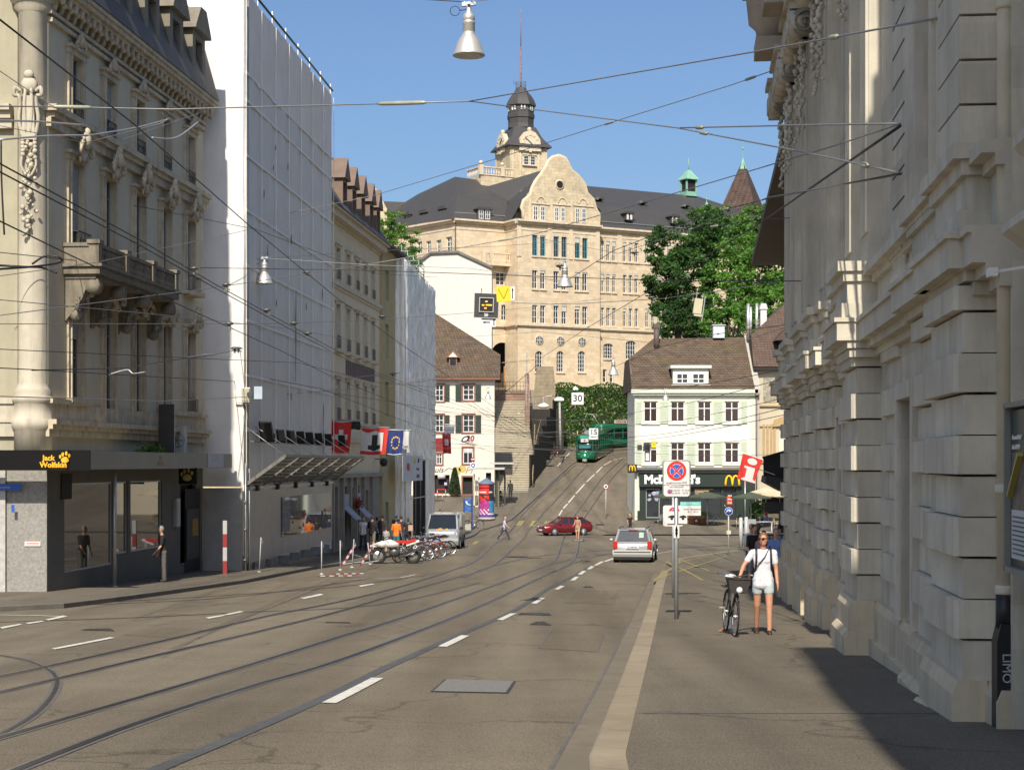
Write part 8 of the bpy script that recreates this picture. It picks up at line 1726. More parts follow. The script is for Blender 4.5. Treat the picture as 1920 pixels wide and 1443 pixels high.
T2=thing('tow_away_sign','white tow away sign with a second no stopping plate on a thinner post','sign',g2)
b=MB();post(b,h2(910),.032);b.build('post',M_steel,T2)
b=MB();b.prism(rrect(19/sc2,h2(986),h2(947),.05),-.03,-.02);pn2=b.build('rear_panel',MATS['sign_face_white'],T2);nostop(pn2,h2(961),11/sc2,-.034,2/sc2)
b=MB();b.box(xx(1251),xx(1288),-.07,-.05,h2(981),h2(958));pn2=b.build('tow_panel',MATS['sign_face_white'],T2);b=MB()
for x in (1259,1280):b.prism([(xx(x-7),h2(970)),(xx(x+7),h2(970)),(xx(x+6),h2(967)),(xx(x+1),h2(965)),(xx(x-6),h2(967))],-.075,-.071);b.lathe([(0,-.077),(.035,-.077)],(xx(x),0,h2(971.5)),10,'y',cap=False)
b.bar((xx(1262),-.073,h2(966)),(xx(1271),-.073,h2(962)),.02,.005);b.build('pictogram',M_black,pn2)
b=MB();b.box(xx(1275),xx(1314),-.02,0,h2(966),h2(947));pn3=b.build('notice_board',MATS['sign_face_white'],T2);b=MB();b.box(xx(1275),xx(1314),-.025,-.021,h2(947),h2(940));b.build('turquoise_header',mat('turquoise',(.10,.50,.42),.5,.05),pn3)
for s_,py in (('Boulevard Theater',943.5),('Barfüsser Haltestelle',954),('21. - 8.11. 2012',959)):text(s_,.062,pn3,M_white if 'Boul' in s_ else mat('sign_ink',(0,0,0)),(xx(1294),-.027,h2(py)),ext=.001)
def roundsign(lb,px,py,pyd,rpx,col,fn=None,extra=None,hoff=.12,name='round_sign'):
 g_=gp(px,py,hoff);s_=FP/g_.y;t=thing(name,lb,'sign',g_);zc=(HY-pyd)/s_-g_.z;b=MB();post(b,zc+rpx/s_*.6,.03);b.build('post',mat('post_white_grey',(.50,.48,.45),.6,.1),t)
 b=MB();b.lathe([(0,-.05),(rpx/s_,-.05),(rpx/s_,-.03)],(0,0,zc),24,'y');o=b.build('disc',col,t);fn and fn(o,zc,s_); return t,s_,zc
def cyc(o,zc,s_):b=MB();b.lathe([(0,-.06),(3.9/s_,-.06)],(0,0,zc),20,'y',cap=False);b.build('white_centre',M_white,o);b=MB();b.box(-.1,.1,-.067,-.062,zc-.07,zc+.07);b.build('symbol',M_black,o)
roundsign('round red edged sign on a thin post at the foot of the hill road',1136,970,912,5.2,M_red,cyc)
def turn(o,zc,s_):b=MB();b.tube([(-4/s_,-.06,zc-3/s_),(-2.5/s_,-.06,zc+1/s_),(1.5/s_,-.06,zc+1.5/s_)],.03,5);b.prism([(1/s_,zc+4/s_),(5.5/s_,zc+1.2/s_),(1/s_,zc-1.5/s_)],-.065,-.055);b.lathe([(7/s_,-.055),(7.6/s_,-.055)],(0,0,zc),24,'y',cap=False);b.build('white_arrow',M_white,o)
t,s_,zc=roundsign('blue round sign with a white turning arrow on a thin post',1366,1040,958,8,M_blue,turn);b=MB();b.box(-4/s_,4/s_,-.05,-.03,(HY-1001)/s_-t.location.z,(HY-994)/s_-t.location.z);b.build('small_plate',mat('plate_cream',(.6,.58,.4),.6,.05),t)
g_=gp(888,991,.12);b=MB()
def entry(o,zc,s_):b=MB();b.box(-3.5/s_,3.5/s_,-.065,-.055,zc-.8/s_,zc+.8/s_);b.build('white_bar',M_white,o)
t,s_,zc=roundsign('red no entry disc above a white square sign by the shelter',887,935,861,4.2,M_red,entry);b=MB();zz=(HY-872)/s_-t.location.z;b.box(-5/s_,5/s_,-.05,-.03,zz-5.5/s_,zz+5.5/s_);o=b.build('square_plate',M_white,t);b=MB();b.lathe([(2/s_,-.06),(4/s_,-.06)],(0,0,zz),16,'y',cap=False);b.build('blue_ring',M_blue,o)
g_=gp(912,974,.12);s_=FP/g_.y;t=thing('advertising_column','round advertising column covered in red and purple posters with grey cap','advertising column',g_);r_=14.5/s_;H1=66/s_
b=MB();b.lathe([(r_*1.15,0),(r_*1.15,.22),(r_,.22)],n=24);b.build('plinth',mat('concrete_light',(.36,.34,.29),.8,.1),t)
cmA=[mat('poster_scarlet',(.60,.03,.02),.5,.1,3),mat('poster_black',(.03,.025,.03),.5,.3,5),mat('poster_magenta',(.35,.04,.20),.5,.5,3),mat('poster_blue_green',(.05,.22,.40),.5,.6,3),mat('poster_white',(.6,.6,.6),.5,.1),mat('poster_violet',(.10,.05,.22),.5,.4,6)]
b=MB();nA,nz=36,24
for i in range(nA):
 for j in range(nz):
  a0,a1=2*math.pi*i/nA,2*math.pi*(i+1)/nA;u=((i/nA*360+90)%360);z=j/nz;left=(180<(i/nA*360)<282)
  if z<.07:m_=5
  elif z<.5:m_=(2 if z>.22 or (i+j)%3 else 4) if left else (3 if z>.12 else 4)
  elif left:m_=1 if (.66<z<.70 or (.84<z<.90)) else (4 if .73<z<.79 and i>19 and i<27 else (1 if z<.68 and (i*1.0+j*1.3)%7<2 else 0))
  else :m_=4 if (.72<z<.78 and i%9 in (2,3,4)) else 1
  b.mi=m_;z0_,z1_=.22+(H1-.22)*j/nz,.22+(H1-.22)*(j+1)/nz;b.poly([(r_*math.cos(a0),r_*math.sin(a0),z0_),(r_*math.cos(a1),r_*math.sin(a1),z0_),(r_*math.cos(a1),r_*math.sin(a1),z1_),(r_*math.cos(a0),r_*math.sin(a0),z1_)])
b.build('poster_drum',cmA,t);b=MB();b.lathe([(r_*1.06,H1-.02),(r_*1.08,H1+.18),(r_*.9,H1+.22),(.05,H1+.55)],n=24);b.build('cap',mat('cap_slate_blue',(.13,.17,.24),.6,.1),t)
g_=gp(878,993,.12);s_=FP/g_.y;t=thing('map_stand','blue city map stand on two posts','map stand',g_);b=MB();[b.box(x/s_-.06,x/s_+.06,-.06,.06,0,h_/s_) for x,h_ in ((-8,58),(7,65))];b.build('post',mat('stand_blue',(.02,.04,.16),.5,.1),t);b=MB();b.box(-7/s_,6/s_,-.04,.02,34/s_,58/s_);o=b.build('map_panel',mat('map_blue',(.04,.12,.32),.4,.5,5),t);b=MB();b.tube([(-4/s_,-.05,54/s_),(-2/s_,-.05,48/s_),(5/s_,-.05,46/s_)],.06,5);b.build('white_curve',M_white,o);b=MB();b.box(-6/s_,5/s_,-.1,.1,0,11/s_);b.build('box',mat('box_stone',(.36,.36,.27),.8,.1),t)
g_=gp(925,950,.12);s_=FP/g_.y;t=thing('tram_shelter','open tram stop shelter with flat grey roof slabs and dark posts','shelter',g_)
b=MB();b.box(-38/s_,21/s_,-1,1.6,70/s_,74/s_);b.box(-8/s_,38/s_,.8,3.0,80/s_,83.5/s_);b.build('roof',mat('shelter_roof',(.42,.41,.38),.6,.05),t);b=MB();b.box(4/s_,8/s_,0,.3,0,70/s_);b.box(20/s_,23/s_,1.0,1.3,0,80/s_);b.box(12/s_,36/s_,-.2,1.8,60/s_,71/s_);b.build('dark_frame',mat('shelter_dark',(.05,.04,.035),.6,.1),t)
b=MB();b.box(-37/s_,-34.5/s_,0,.1,0,62/s_);b.box(-37/s_,-27/s_,0,.1,0,.12);b.box(-28/s_,-26/s_,0,.1,0,56/s_);b.build('timetable_frame',mat('frame_cream',(.52,.47,.33),.6,.05),t);b=MB();b.box(2/s_,18/s_,.2,.6,8/s_,10/s_);b.build('bench',MATS['shelter_dark'],t)
b=MB();b.box(8/s_,11/s_,.1,.4,0,68/s_);b.build('olive_panel',mat('olive',(.14,.15,.08),.7,.1),t)
g_=gp(999,890,.12);simple('waste_bin','green wheeled bin at the foot of the black fence','bin',g_, lambda b:(b.prism([(-.26,0),(.26,0),(.32,1.0),(-.32,1.0)],-.28,.28),b.box(-.35,.35,-.32,.32,1.0,1.07),b.lathe([(.08,-.3),(.08,.3)],(0,.2,.08),8,'x')),mat('bin_green',(.06,.22,.07),.5,.1))
fl_=Vector((W(1406,878,84).x,84,W(0,878,84).z));t=thing('info_flag','red tilted flag with a white letter i hung from a rod','flag',fl_);s_=FP/84
P4=[((1393-1406)/s_,(878-850)/s_),((1431-1406)/s_,(878-861)/s_),((1413-1406)/s_,(878-906)/s_),((1382-1406)/s_,(878-897)/s_)]
b=MB();b.prism(P4,-.015,.015);o=b.build('cloth',M_red,t)
b=MB();U=Vector((P4[1][0]-P4[0][0],P4[1][1]-P4[0][1]));V_=Vector((P4[3][0]-P4[0][0],P4[3][1]-P4[0][1]))
def fu(u,v):q=Vector(P4[0])+U*u+V_*v; return (q.x,q.y)
b.prism([fu(.52+.24*math.cos(a_),.20+.13*math.sin(a_)) for a_ in [k*.5236 for k in range(12)]],-.022,-.016);b.prism([fu(u,v) for u,v in ((.2,.42),(.72,.42),(.72,.86),(.88,.92),(.88,.98),(.18,.98),(.18,.92),(.34,.86),(.34,.52),(.2,.50))],-.022,-.016);b.build('letter_i',MATS['flag_white'],o)
b=MB();b.bar((P4[0][0]-.05,0,P4[0][1]+.06),(P4[1][0]+.7,0,P4[1][1]-.26),.035);b.build('rod',M_white,t)
g_=gp(1397,982,.12);simple('flag_post','thin grey post rising under the red info flag','post',g_, lambda b:(b.tube([(0,0,0),(0,0,3.6)],.06,8),b.tube([(0,0,2.2),(0,0,2.4)],.09,8)),M_steel)
g_=gp(1400,1012,.12);g_=Vector((W(1392,0,96).x,96,G(96)+.12));t=thing('plaza_railing','grey metal railing across the plaza behind the standing people','railing',g_)
b=MB();s_=FP/96
for px in (1392,1415,1447,1466,1484):x=(px-1392)/s_;b.tube([(x,0,0),(x,0,1.35)],.035,6)
for z in (1.35,.75):b.tube([(0,0,z),(93/s_,0,z)],.03,6)
b.box(.25,.75,-.1,.1,0,1.5);b.build('railing_frame',M_steel,t)
for k,px in enumerate((1389,1399)):simple('bollard',['light round bollard left of the plaza railing','second light bollard at the plaza railing end'][k],'bollard',Vector((W(px,0,92+k).x,92+k,G(92)+.12)), lambda b:(b.tube([(0,0,0),(0,0,1.6)],.10,12),b.ball((0,0,1.6),.1,8,(1,1,.4))),mat('bollard_grey',(.40,.42,.42),.5,.05))
t=thing('display_case','silver framed glass display case standing against the hall end','display case',Vector((W(1461,0,50).x,50,G(50)+.12)));s_=FP/50;b=MB();zA_,zB2=(HY-1052)/s_-t.location.z,(HY-999)/s_-t.location.z;[b.box(x0,x1,-.05,.05,z0,z1) for x0,x1,z0,z1 in ((-.42,-.38,zA_,zB2),(.34,.38,0,zB2),(-.42,.38,zB2-.04,zB2),(-.42,.38,zA_,zA_+.04))];b.build('frame',M_steel,t);b=MB();b.box(-.38,.34,-.02,.02,zA_+.04,zB2-.04);b.build('pane',mat('case_glass',(.06,.07,.065),.12,.4,4),t);b=MB();[b.box(-.28+k*.18,-.14+k*.18,-.03,-.021,zB2-.16,zB2-.08) for k in range(3)];b.build('label',M_steel,t)
g_=gp(422,1076,.12);t=thing('striped_post','red and white striped marker post by the scaffold corner','post',g_);s_=FP/g_.y;b=MB()
for k in range(4):b.mi=(k+1)%2;b.box(-.07,.07,-.04,.04,k*.46,(k+1)*.46)
b.build('post',[mat('stripe_white',(.42,.42,.42),.6,.1),mat('stripe_red',(.26,.03,.03),.6,.1)],t)
for k,(px,py,h_,tl_,lb) in enumerate(((603,1077,1.15,0,'thin white bollard at the kerb end'),(638,1069,1.1,0,'thin white bollard before the folded barriers'),(660,1064,1.1,4,'white bollard between the barriers'),(694,1058,.9,-6,'low leaning white bollard near the motorcycle'),(486,1073,1.25,3,'white bollard by the glossy hoarding'))):
 t=thing('bollard',lb,'bollard',gp(px,py,.1),0,'white bollards along the left kerb',rot=(0,R(tl_),0));b=MB();b.tube([(0,0,0),(0,0,h_)],.02,8);b.lathe([(.08,0),(.07,.04),(.02,.06)],n=12);b.build('post',mat('stripe_white',(0,0,0)),t);b=MB();b.tube([(.03+.05*math.sin(k2*.5),0,h_-.1-.06*math.cos(k2*.5)-.05) for k2 in range(12)],.006,4);b.build('chain_ring',M_steel,t)
rw=[MATS['stripe_red'],MATS['stripe_white']]
def barrier(lb,px,py,L_,rot,legs=True):
 t=thing('barrier',lb,'barrier',gp(px,py,.12),0,'red and white folding barriers',rot=rot);b=MB();n=8
 for k in range(n):b.mi=k%2;b.box(L_*k/n,L_*(k+1)/n,-.015,.015,.0,.08)
 b.build('striped_board',rw,t)
 if legs:b=MB();b.bar((.1,0,.06),(.55,.1,.06-.55),.03);b.bar((L_*.6,0,.06),(L_*.6+.1,.25,-.4),.03);b.build('leg',M_steel,t)
barrier('striped barrier board leaning left of the motorcycle',642,1063,1.0,(0,R(-58),R(8)));barrier('second striped barrier board leaning towards the motorcycle',677,1061,1.0,(0,R(-58),R(10)));barrier('striped board lying flat on the kerb, nearer one',592,1080,1.2,(R(80),0,R(12)),False);barrier('striped board lying flat on the kerb, farther one',622,1076,1.1,(R(80),0,R(18)),False)
g_=gp(742,985,.12);g_.y=104;t=thing('menu_board','tall folding black menu board on the pavement','menu board',Vector((W(746,0,101).x,101,G(101)+.12)),R(4));s_=FP/101;b=MB();b.prism([(-12/s_,0),(12/s_,0),(9/s_,40/s_),(-9/s_,40/s_)],-.02,.02);o=b.build('board',mat('board_black',(.02,.022,.02),.6,.1),t);b=MB();rn=random.Random(3);[b.box(-8/s_,-8/s_+rn.uniform(6,14)/s_,-.03,-.022,(6+k*3)/s_,(6.9+k*3)/s_) for k in range(10)];b.build('chalk_line',mat('chalk',(0,0,0)),o);b=MB();[b.bar((s*11/s_,-.03,0),(s*9/s_,-.03,41/s_),.05) for s in (-1,1)];b.bar((9/s_,.05,40/s_),(15/s_,.8,0),.04);b.build('frame',M_steel,t)
# ---- pavement cafe
def chair(lb,x,y,rz,m_,gr):
 t=thing('chair',lb,'chair',(x,y,G(y)+.12),rz,gr);b=MB();b.box(-.22,.22,-.22,.22,.43,.47);b.build('seat',m_,t);b=MB();b.box(-.22,.22,.19,.22,.55,.88);b.build('backrest',m_,t)
 for x_,y_ in ((-.2,-.2),(.2,-.2),(-.2,.2),(.2,.2)):b=MB();b.tube([(x_*1.1,y_*1.1,0),(x_,y_,.44 if y_<0 else .86)],.018,5);b.build('leg',M_alu,t)
 return t
gyc=mat('chair_grey',(.14,.14,.14),.6,.1);gW= lambda px,y:W(px,0,y).x
def lb_(k,a): return ['first','second','third','fourth','fifth','sixth','seventh'][k]+a
for k,(px,y,rz,m_) in enumerate(((1240,142,200,gyc),(1247,142.6,100,gyc),(1333,142,170,gyc),(1343,142,260,gyc),(1328,142.8,30,gyc),(1390,142,120,gyc))):chair(lb_(k,' grey chair from the left before the restaurant'),gW(px,y),y,R(rz),m_,'grey chairs before the restaurant')
yc_=mat('chair_wicker',(.45,.33,.10),.7,.2,20)
for k,(px,y,rz) in enumerate(((1386,139,80),(1420,140,250),(1455,139,100),(1463,140.5,200),(1470,139,280),(1475,141,160))):chair(lb_(k,' wicker coloured chair from the left on the plaza terrace'),gW(px,y),y,R(rz),yc_ if k!=3 else gyc,'terrace chairs beyond the railing')
for k,(px,py) in enumerate(((822,940),(828,932),(834,925),(839,919))):
 g_=gp(px,py,.12);t=thing('table',['nearest','second','third','farthest'][k]+' small red table in front of the white house','table',g_,0,'red tables by the white house');b=MB();b.box(-.42,.42,-.35,.35,.72,.78);b.build('tabletop',M_red,t);[MB().tube([(x,y,0),(x,y,.72)],.022,5).build('leg',M_alu,t) for x in (-.38,.38) for y in (-.3,.3)]
def umbrella(lb,px,y,w_,ztop,col):
 x=gW(px,y);zg=G(y)+.12;t=thing('parasol',lb,'parasol',(x,y,zg),0,'parasols over the terrace');zt_=ztop-zg;b=MB();V=[(w_/2*math.cos(R(k*45+22)),w_/2*math.sin(R(k*45+22)),zt_-.42) for k in range(8)];b._add([(0,0,zt_)]+V+[(v[0],v[1],v[2]-.12) for v in V],[(0,1+k,1+(k+1)%8) for k in range(8)]+[(1+k,9+k,9+(k+1)%8,1+(k+1)%8) for k in range(8)]);b.build('canopy',col,t);b=MB();b.tube([(0,0,0),(0,0,zt_)],.03,6);[b.bar((0,0,zt_-.7),(v[0]*.9,v[1]*.9,v[2]+.02),.02) for v in V];b.build('pole',M_steel,t)
pg=mat('parasol_green',(.06,.075,.05),.8,.1);pc=mat('parasol_cream',(.55,.46,.31),.8,.06)
for px,y,w_,py,col,lb in ((1326,140.5,3.3,921,pg,'dark green parasol in the middle before the restaurant'),(1408,139,3.4,922,pg,'dark green parasol right of the yellow arches'),(1250,141.5,2.4,921,pg,'dark green parasol behind the tow away sign'),(1462,140,3.6,918,pc,'cream parasol at the dark arcade'),(1436,143,2.8,913,pc,'second cream parasol tucked behind the first')):umbrella(lb,px,y,w_,(HY-py)*y/FP,col)
for k,(px,w_) in enumerate(((1297,.34),(1316,.42))):
 y=142.5;t=thing('planter',['left terracotta planter with a low plant','right terracotta planter with a rounded shrub'][k],'planter',(gW(px,y),y,G(y)+.12),0);b=MB();b.lathe([(w_*.7,0),(w_,.5),(w_*1.1,.5),(w_*1.1,.6),(w_*.9,.6)],n=14);b.build('pot',MATS['terracotta'],t);b=leaf_mesh( lambda r:(Vector((r.gauss(0,.24),r.gauss(0,.24),.75+abs(r.gauss(0,.2 if k else .1)))),None),350,.12,k);b.build('foliage',gB[:2],t)
t=thing('terrace_bush','dark green shrub in a tub behind the walking man in red','bush',(gW(1424,144),144,G(144)+.12));b=leaf_mesh( lambda r:(Vector((r.gauss(0,.32),r.gauss(0,.3),1.1+r.gauss(0,.38))),None),900,.16,9);b.build('foliage',gA[:2],t);b=MB();b.lathe([(.3,0),(.38,.5)],n=12);b.build('pot',M_black,t)
for c_,L0,L1,hw_,z0_,z1_ in ((c1,-1.0,1.0,.875,.32,.94),(c2,-.8,.95,.865,.28,.90),(c3,-1.0,.1,.955,.34,1.15)):
 b=MB()
 for s in (-1,1):
  for y in (L0,(L0+L1)/2+.05,L1):b.box(s*hw_-.004,s*hw_+.004,y-.006,y+.006,z0_,z1_)
  for y in (L0+.7,L1-.15):b.box(s*(hw_+.012)-.01,s*(hw_+.012)+.01,y-.09,y,z1_-.13,z1_-.10)
 b.build('door_gap',M_dark,c_)
b=MB();b.box(-.80,.80,-2.292,-2.285,.50,.53);b.box(-.62,.62,-2.245,-2.235,.955,.965);b.build('tailgate_line',M_dark,c1);b=MB();b.bar((-.3,-1.99,1.0),(.1,-1.95,1.06),.02);b.build('wiper',M_black,c1)
# ---- people
def bake(b,vox,name,m,parent,smooth=8):
 o=b.build('tmp',m);md=o.modifiers.new('r','REMESH');md.mode='VOXEL';md.voxel_size=vox;md.use_smooth_shade=True
 ms=o.modifiers.new('s','SMOOTH');ms.factor=.5;ms.iterations=smooth
 bpy.context.view_layer.update();me=bpy.data.meshes.new_from_object(o.evaluated_get(bpy.context.evaluated_depsgraph_get()));bpy.data.objects.remove(o)
 me.name=name;me.materials.clear();me.materials.append(m);n=bpy.data.objects.new(name,me);COL.objects.link(n);n.parent=parent; return n
def cap_(b,p,q,r0,r1=None,fl=1.0):
 p,q=Vector(p),Vector(q);r1=r0 if r1 is None else r1;b.ball(p,r0,12);b.ball(q,r1,12);b.tube([p,q],[r0,r1],12)
def person(lb,loc,rz,h=1.74,top=(.5,.5,.5),bot=(.05,.05,.07),hair=(.05,.03,.02),legs=((0,0),(0,0)),arms=((4,10,12),(4,10,12)),lean=0,pants=.95,sleeve=.45,vox=.016,bald=False,hairlen=.0,shoe=(.03,.03,.03),skirt=0,skin=None,detail=False,head=0):
 "legs: (thigh forward, knee bend) left, right; arms: (forward, out, elbow); person faces -y"
 fem='woman' in lb;S=h/1.75;t=thing('person',lb,'person',loc,rz);t.scale=(S,S,S);sk=skin or M_skin
 ln=R(lean);Rl= lambda v:Vector((v[0],v[1]*math.cos(ln)-(v[2]-.93)*math.sin(ln),.93+(v[2]-.93)*math.cos(ln)+v[1]*math.sin(ln)*-1))
 J={}
 low=9
 for i,s in enumerate((1,-1)):
  th,kn=R(legs[i][0]),R(legs[i][1]);hp=Vector((s*.095,0,.93));k=hp+Vector((s*.01,-math.sin(th),-math.cos(th)))*.45;a=k+Vector((0,-math.sin(th-kn),-math.cos(th-kn)))*.42;J[s]=(hp,k,a,th-kn);low=min(low,a.z)
 dz=.08-low
 for s in J:J[s]=tuple(v+Vector((0,0,dz)) if isinstance(v,Vector) else v for v in J[s])
 up= lambda v:Rl(v)+Vector((0,0,dz))
 b=MB();c=MB();p=MB();sh=MB()
 TZ=((.93,.125,.10),(1.02,.115,.092),(1.10,.105,.088),(1.20,.118,.094),(1.30,.135,.10),(1.40,.130,.082))
 for i in range(5):
  for k in range(5):
   u=k/5;z,w,d=(TZ[i][q]*(1-u)+TZ[i+1][q]*u for q in range(3))
   for x in (-.55,0,.55):b.ball(up((x*w*.9,0,z)),d*.93,12);c.ball(up((x*w,-.004,z)),d*1.08,12)
 for q in range(5):[c.ball(up((x,-.004,.86+q*.02)),.112-.002*q,12) for x in (-.075,0,.075)]
 if fem:[c.ball(up((x,-.068,1.265)),.062,12,(1,.9,1)) for x in (-.062,.062)];[b.ball(up((x,.0,.93)),.10,10) for x in (-.08,.08)]
 cap_(b,up((0,.01,1.40)),up((0,-.01,1.53)),.055,.05);hc=up((0,-.025,1.635));b.ball(hc,.093,16,(.82,1.0,1.22));b.ball(hc+Vector((0,-.03,-.06)),.06,10,(.9,.9,.9));hr=R(head);HX= lambda x,y,z:hc+Vector((x*math.cos(hr)+y*math.sin(hr),-x*math.sin(hr)+y*math.cos(hr),z));b.ball(HX(0,-.098,-.01),.017,8,(.7,1,1.5))
 for s in (-1,1):b.ball(hc+Vector((s*.078,.005,-.005)),.022,6,(.4,.8,1.2))
 for i,s in enumerate((1,-1)):
  hp,k,a,an=J[s];cap_(b,hp,k,.086,.058);cap_(b,k,a,.056,.038);[b.ball(k.lerp(a,.18+.05*q)+Vector((0,.016,0)),.058-.001*q,12,(1,1,1.5)) for q in range(6)];f=Vector((0,-math.cos(an*.6),math.sin(-an)*.7)) if an>-.2 else Vector((0,-.8,-.5));cap_(b,a+Vector((0,.02,-.045)),a+f*.15+Vector((0,0,-.05)),.036,.026)
  cap_(sh,a+Vector((0,.03,-.035)),a+f*.14+Vector((0,0,-.042)),.045,.038)
  cap_(p,hp+Vector((0,0,.0)),hp.lerp(k,min(1,pants*2)),.094,.094-.022*min(1,pants*2)+(.008 if pants<.6 else 0))
  if pants>.5:cap_(p,k,k.lerp(a,(pants-.5)*2),.074,.056)
  fw,ou,el=(R(v) for v in arms[i]);sp_=up((s*.185,0,1.40));d1=Vector((s*math.sin(ou),-math.sin(fw)*math.cos(ou),-math.cos(fw)*math.cos(ou)));e=sp_+d1*.29;d2_=Vector((s*math.sin(ou)*.6-s*.0,-math.sin(fw+el),-math.cos(fw+el))).normalized();w_=e+d2_*.25
  cap_(b,sp_,e,.047,.038);cap_(b,e,w_,.038,.026);cap_(c,up((s*.15,0,1.40)),sp_+d1*.02,.068,.064);cap_(c,sp_,sp_+d1*.29*min(1,sleeve*2),.062,.056)
  if sleeve>.5:cap_(c,e,e.lerp(w_,(sleeve-.5)*2),.052,.042)
  sd=Vector((-s,0,0))*.0+d2_.cross(Vector((s,0,0))).normalized();b.ball(w_+d2_*.05,.036,8,(.55,1.05,1.1));pn_=Vector((0,1,0)).cross(d2_);fx=d2_.cross(Vector((1,0,0))).normalized()
  for q,L_ in ((-.026,.058),(-.009,.07),(.009,.066),(.026,.052)):st=w_+d2_*.085+fx*q;mdl=st+d2_*L_*.5+Vector((-s*.006,0,0));cap_(b,st,mdl,.0095,.009);cap_(b,mdl,mdl+(d2_*.8+Vector((-s*.5,0,0))).normalized()*L_*.45,.009,.0075)
  tb=w_+d2_*.03-fx*.03*1.0;cap_(b,tb,tb+(d2_*.7-fx*.8).normalized()*.045,.011,.009)
  J['w%d'%s]=w_;J['f%d'%s]=d2_
 for x in (-.06,0,.06):p.ball(up((x,0,.96)),.106,12,(1,.95,.9));p.ball(up((x,0,.90)),.098,12,(1,.95,.8))
 if skirt:p.lathe([(.12,.02),(.17,-skirt*.5),(.20,-skirt),(.15,-skirt)],tuple(up((0,0,.98))),14)
 bake(b,vox,'body',sk,t)
 bake(c,vox*1.1,'shirt',mat('cloth_%02d%02d%02d'%tuple(int(v*99) for v in top),top,.85,.12,9,bump=.8,bscale=14),t);bake(p,vox*1.1,'trousers' if pants>.6 else ('skirt' if skirt else 'shorts'),mat('cloth_%02d%02d%02d'%tuple(int(v*99) for v in bot),bot,.85,.12,9,bump=.8,bscale=14),t);bake(sh,vox,'shoes',mat('shoe_%02d'%int(shoe[0]*99),shoe,.6,.1),t)
 if not bald:
  q=MB();q.ball(hc+Vector((0,.018,.022)),.100,12,(.86,1.0,1.12));
  if hairlen:cap_(q,hc+Vector((0,.05,0)),hc+Vector((0,.07,-hairlen)),.075,.05)
  bake(q,vox,'hair',mat('hair_%02d%02d'%(int(hair[0]*99),int(hair[1]*99)),hair,.7,.25,20),t)
 b=MB();[b.ball(HX(s*.03,-.083,.012),.011,6) for s in (-1,1)];b.build('eyes',M_dark,t);J['HX']=HX; return t,hc,J
lil,navy,blk=(.50,.46,.60),(.035,.04,.06),(.022,.02,.022)
def at(px,py,off=.12): return gp(px,py,off)
def atd(px,d): return Vector((W(px,0,d).x,d,G(d)+.12))
wl=at(1431,1188);T,hc,J=person('woman in white t-shirt and pale denim shorts with sunglasses pushing a bicycle',wl,R(-4),1.70,(.62,.62,.66),(.40,.46,.48),(.16,.085,.04),((9,4),(-9,14)),((4,7,14),(20,34,14)),0,.22,.28,.0065,head=28,hairlen=.0,shoe=(.05,.03,.02),detail=True,skin=mat('skin_tanned',(.50,.25,.15),.5,.08,scale=12))
b=MB();HX=J['HX'];[b.ball(HX(s*.034,-.090,.016),.027,10,(1.1,.6,.85)) for s in (-1,1)];b.tube([HX(-.084,.0,.02),HX(-.066,-.075,.024),HX(0,-.1,.02),HX(.066,-.075,.024),HX(.084,.0,.02)],.006,6);b.build('sunglasses',mat('sunglass',(.02,.01,.01),.1,0),T)
b=MB();b.ball(HX(0,-.092,-.052),.016,8,(1.5,.4,.45));b.build('lips',mat('lips',(.40,.12,.10),.5,.05),T)
q=MB();q.ball(HX(.0,.12,.03),.05,10);cap_(q,HX(0,.08,.0),HX(0,.10,-.1),.05,.035);bake(q,.008,'hair_bun',MATS['hair_1508'],T)
b=MB()
for s in (-1,1):b.tube(spline([(s*.115,.13,1.44),(s*.125,.02,1.53),(s*.125,-.115,1.43),(s*.13,-.13,1.25),(s*.14,-.02,1.08)],4),.020,6)
b.tube([(.10,-.05,1.50),(.02,-.14,1.36),(-.14,-.13,1.16)],.008,5);b.build('straps',M_black,T)
bp_=thing('backpack','dark backpack worn by the woman with the bicycle','backpack',T.matrix_basis@Vector((0,.21,1.25)),R(-4));b=MB();loft(b,[[(x*w,y,z) for x,y in ((-1,.07),(1,.07),(1,-.07),(-1,-.07))] for z,w in ((-.24,.12),(-.2,.16),(.1,.15),(.2,.11),(.23,.06))]);b.build('bag',mat('bag_dark',(.03,.03,.035),.8,.15),bp_)
W_=person
W_('man in lilac shirt and dark trousers striding across the tram rails',at(945,1011,0),R(80),1.75,lil,navy,(.3,.28,.26),((28,4),(-24,14)),((-20,8,20),(24,8,30)),6,1,.45,bald=True)
T2_,hc2,_=W_('woman in tan skirt and skimpy top with a scooter before the red car',at(1083,1012,0),R(-20),1.72,(.36,.19,.12),(.45,.36,.24),(.08,.04,.02),((6,4),(-6,6)),((8,10,40),(8,10,60)),0,.35,.15,skirt=.5,hairlen=.1)
sc0=at(1084,1014,0);t=thing('scooter','low kick scooter under the woman in the tan skirt','scooter',sc0+Vector((0,-.25,0)),R(80));b=MB();b.box(-.06,.06,-.3,.3,.08,.11);b.tube([(0,-.32,.1),(0,-.36,.85)],.018,6);b.build('deck',M_alu,t);[MB().lathe([(.03,-.015),(.06,-.015),(.06,.015),(.03,.015)],(0,y,.06),12,'x').build('wheel',M_rubber,t) for y in (-.36,.34)]
W_('blond woman in black top and dark skirt standing behind the silver car',at(1181,1004,0),R(30),1.70,blk,(.05,.05,.05),(.40,.26,.12),((3,2),(-3,2)),((15,8,70),(6,8,15)),0,.9,.2,skirt=.45,hairlen=.08)
W_('man in black t-shirt looking into the sports shop window',Vector((W(307,0,52.5).x,52.5,G(52.5)+.12)),R(-70),1.70,blk,(.12,.11,.10),(.25,.23,.20),((0,3),(2,4)),((14,6,30),(4,8,14)),6,1,.4)
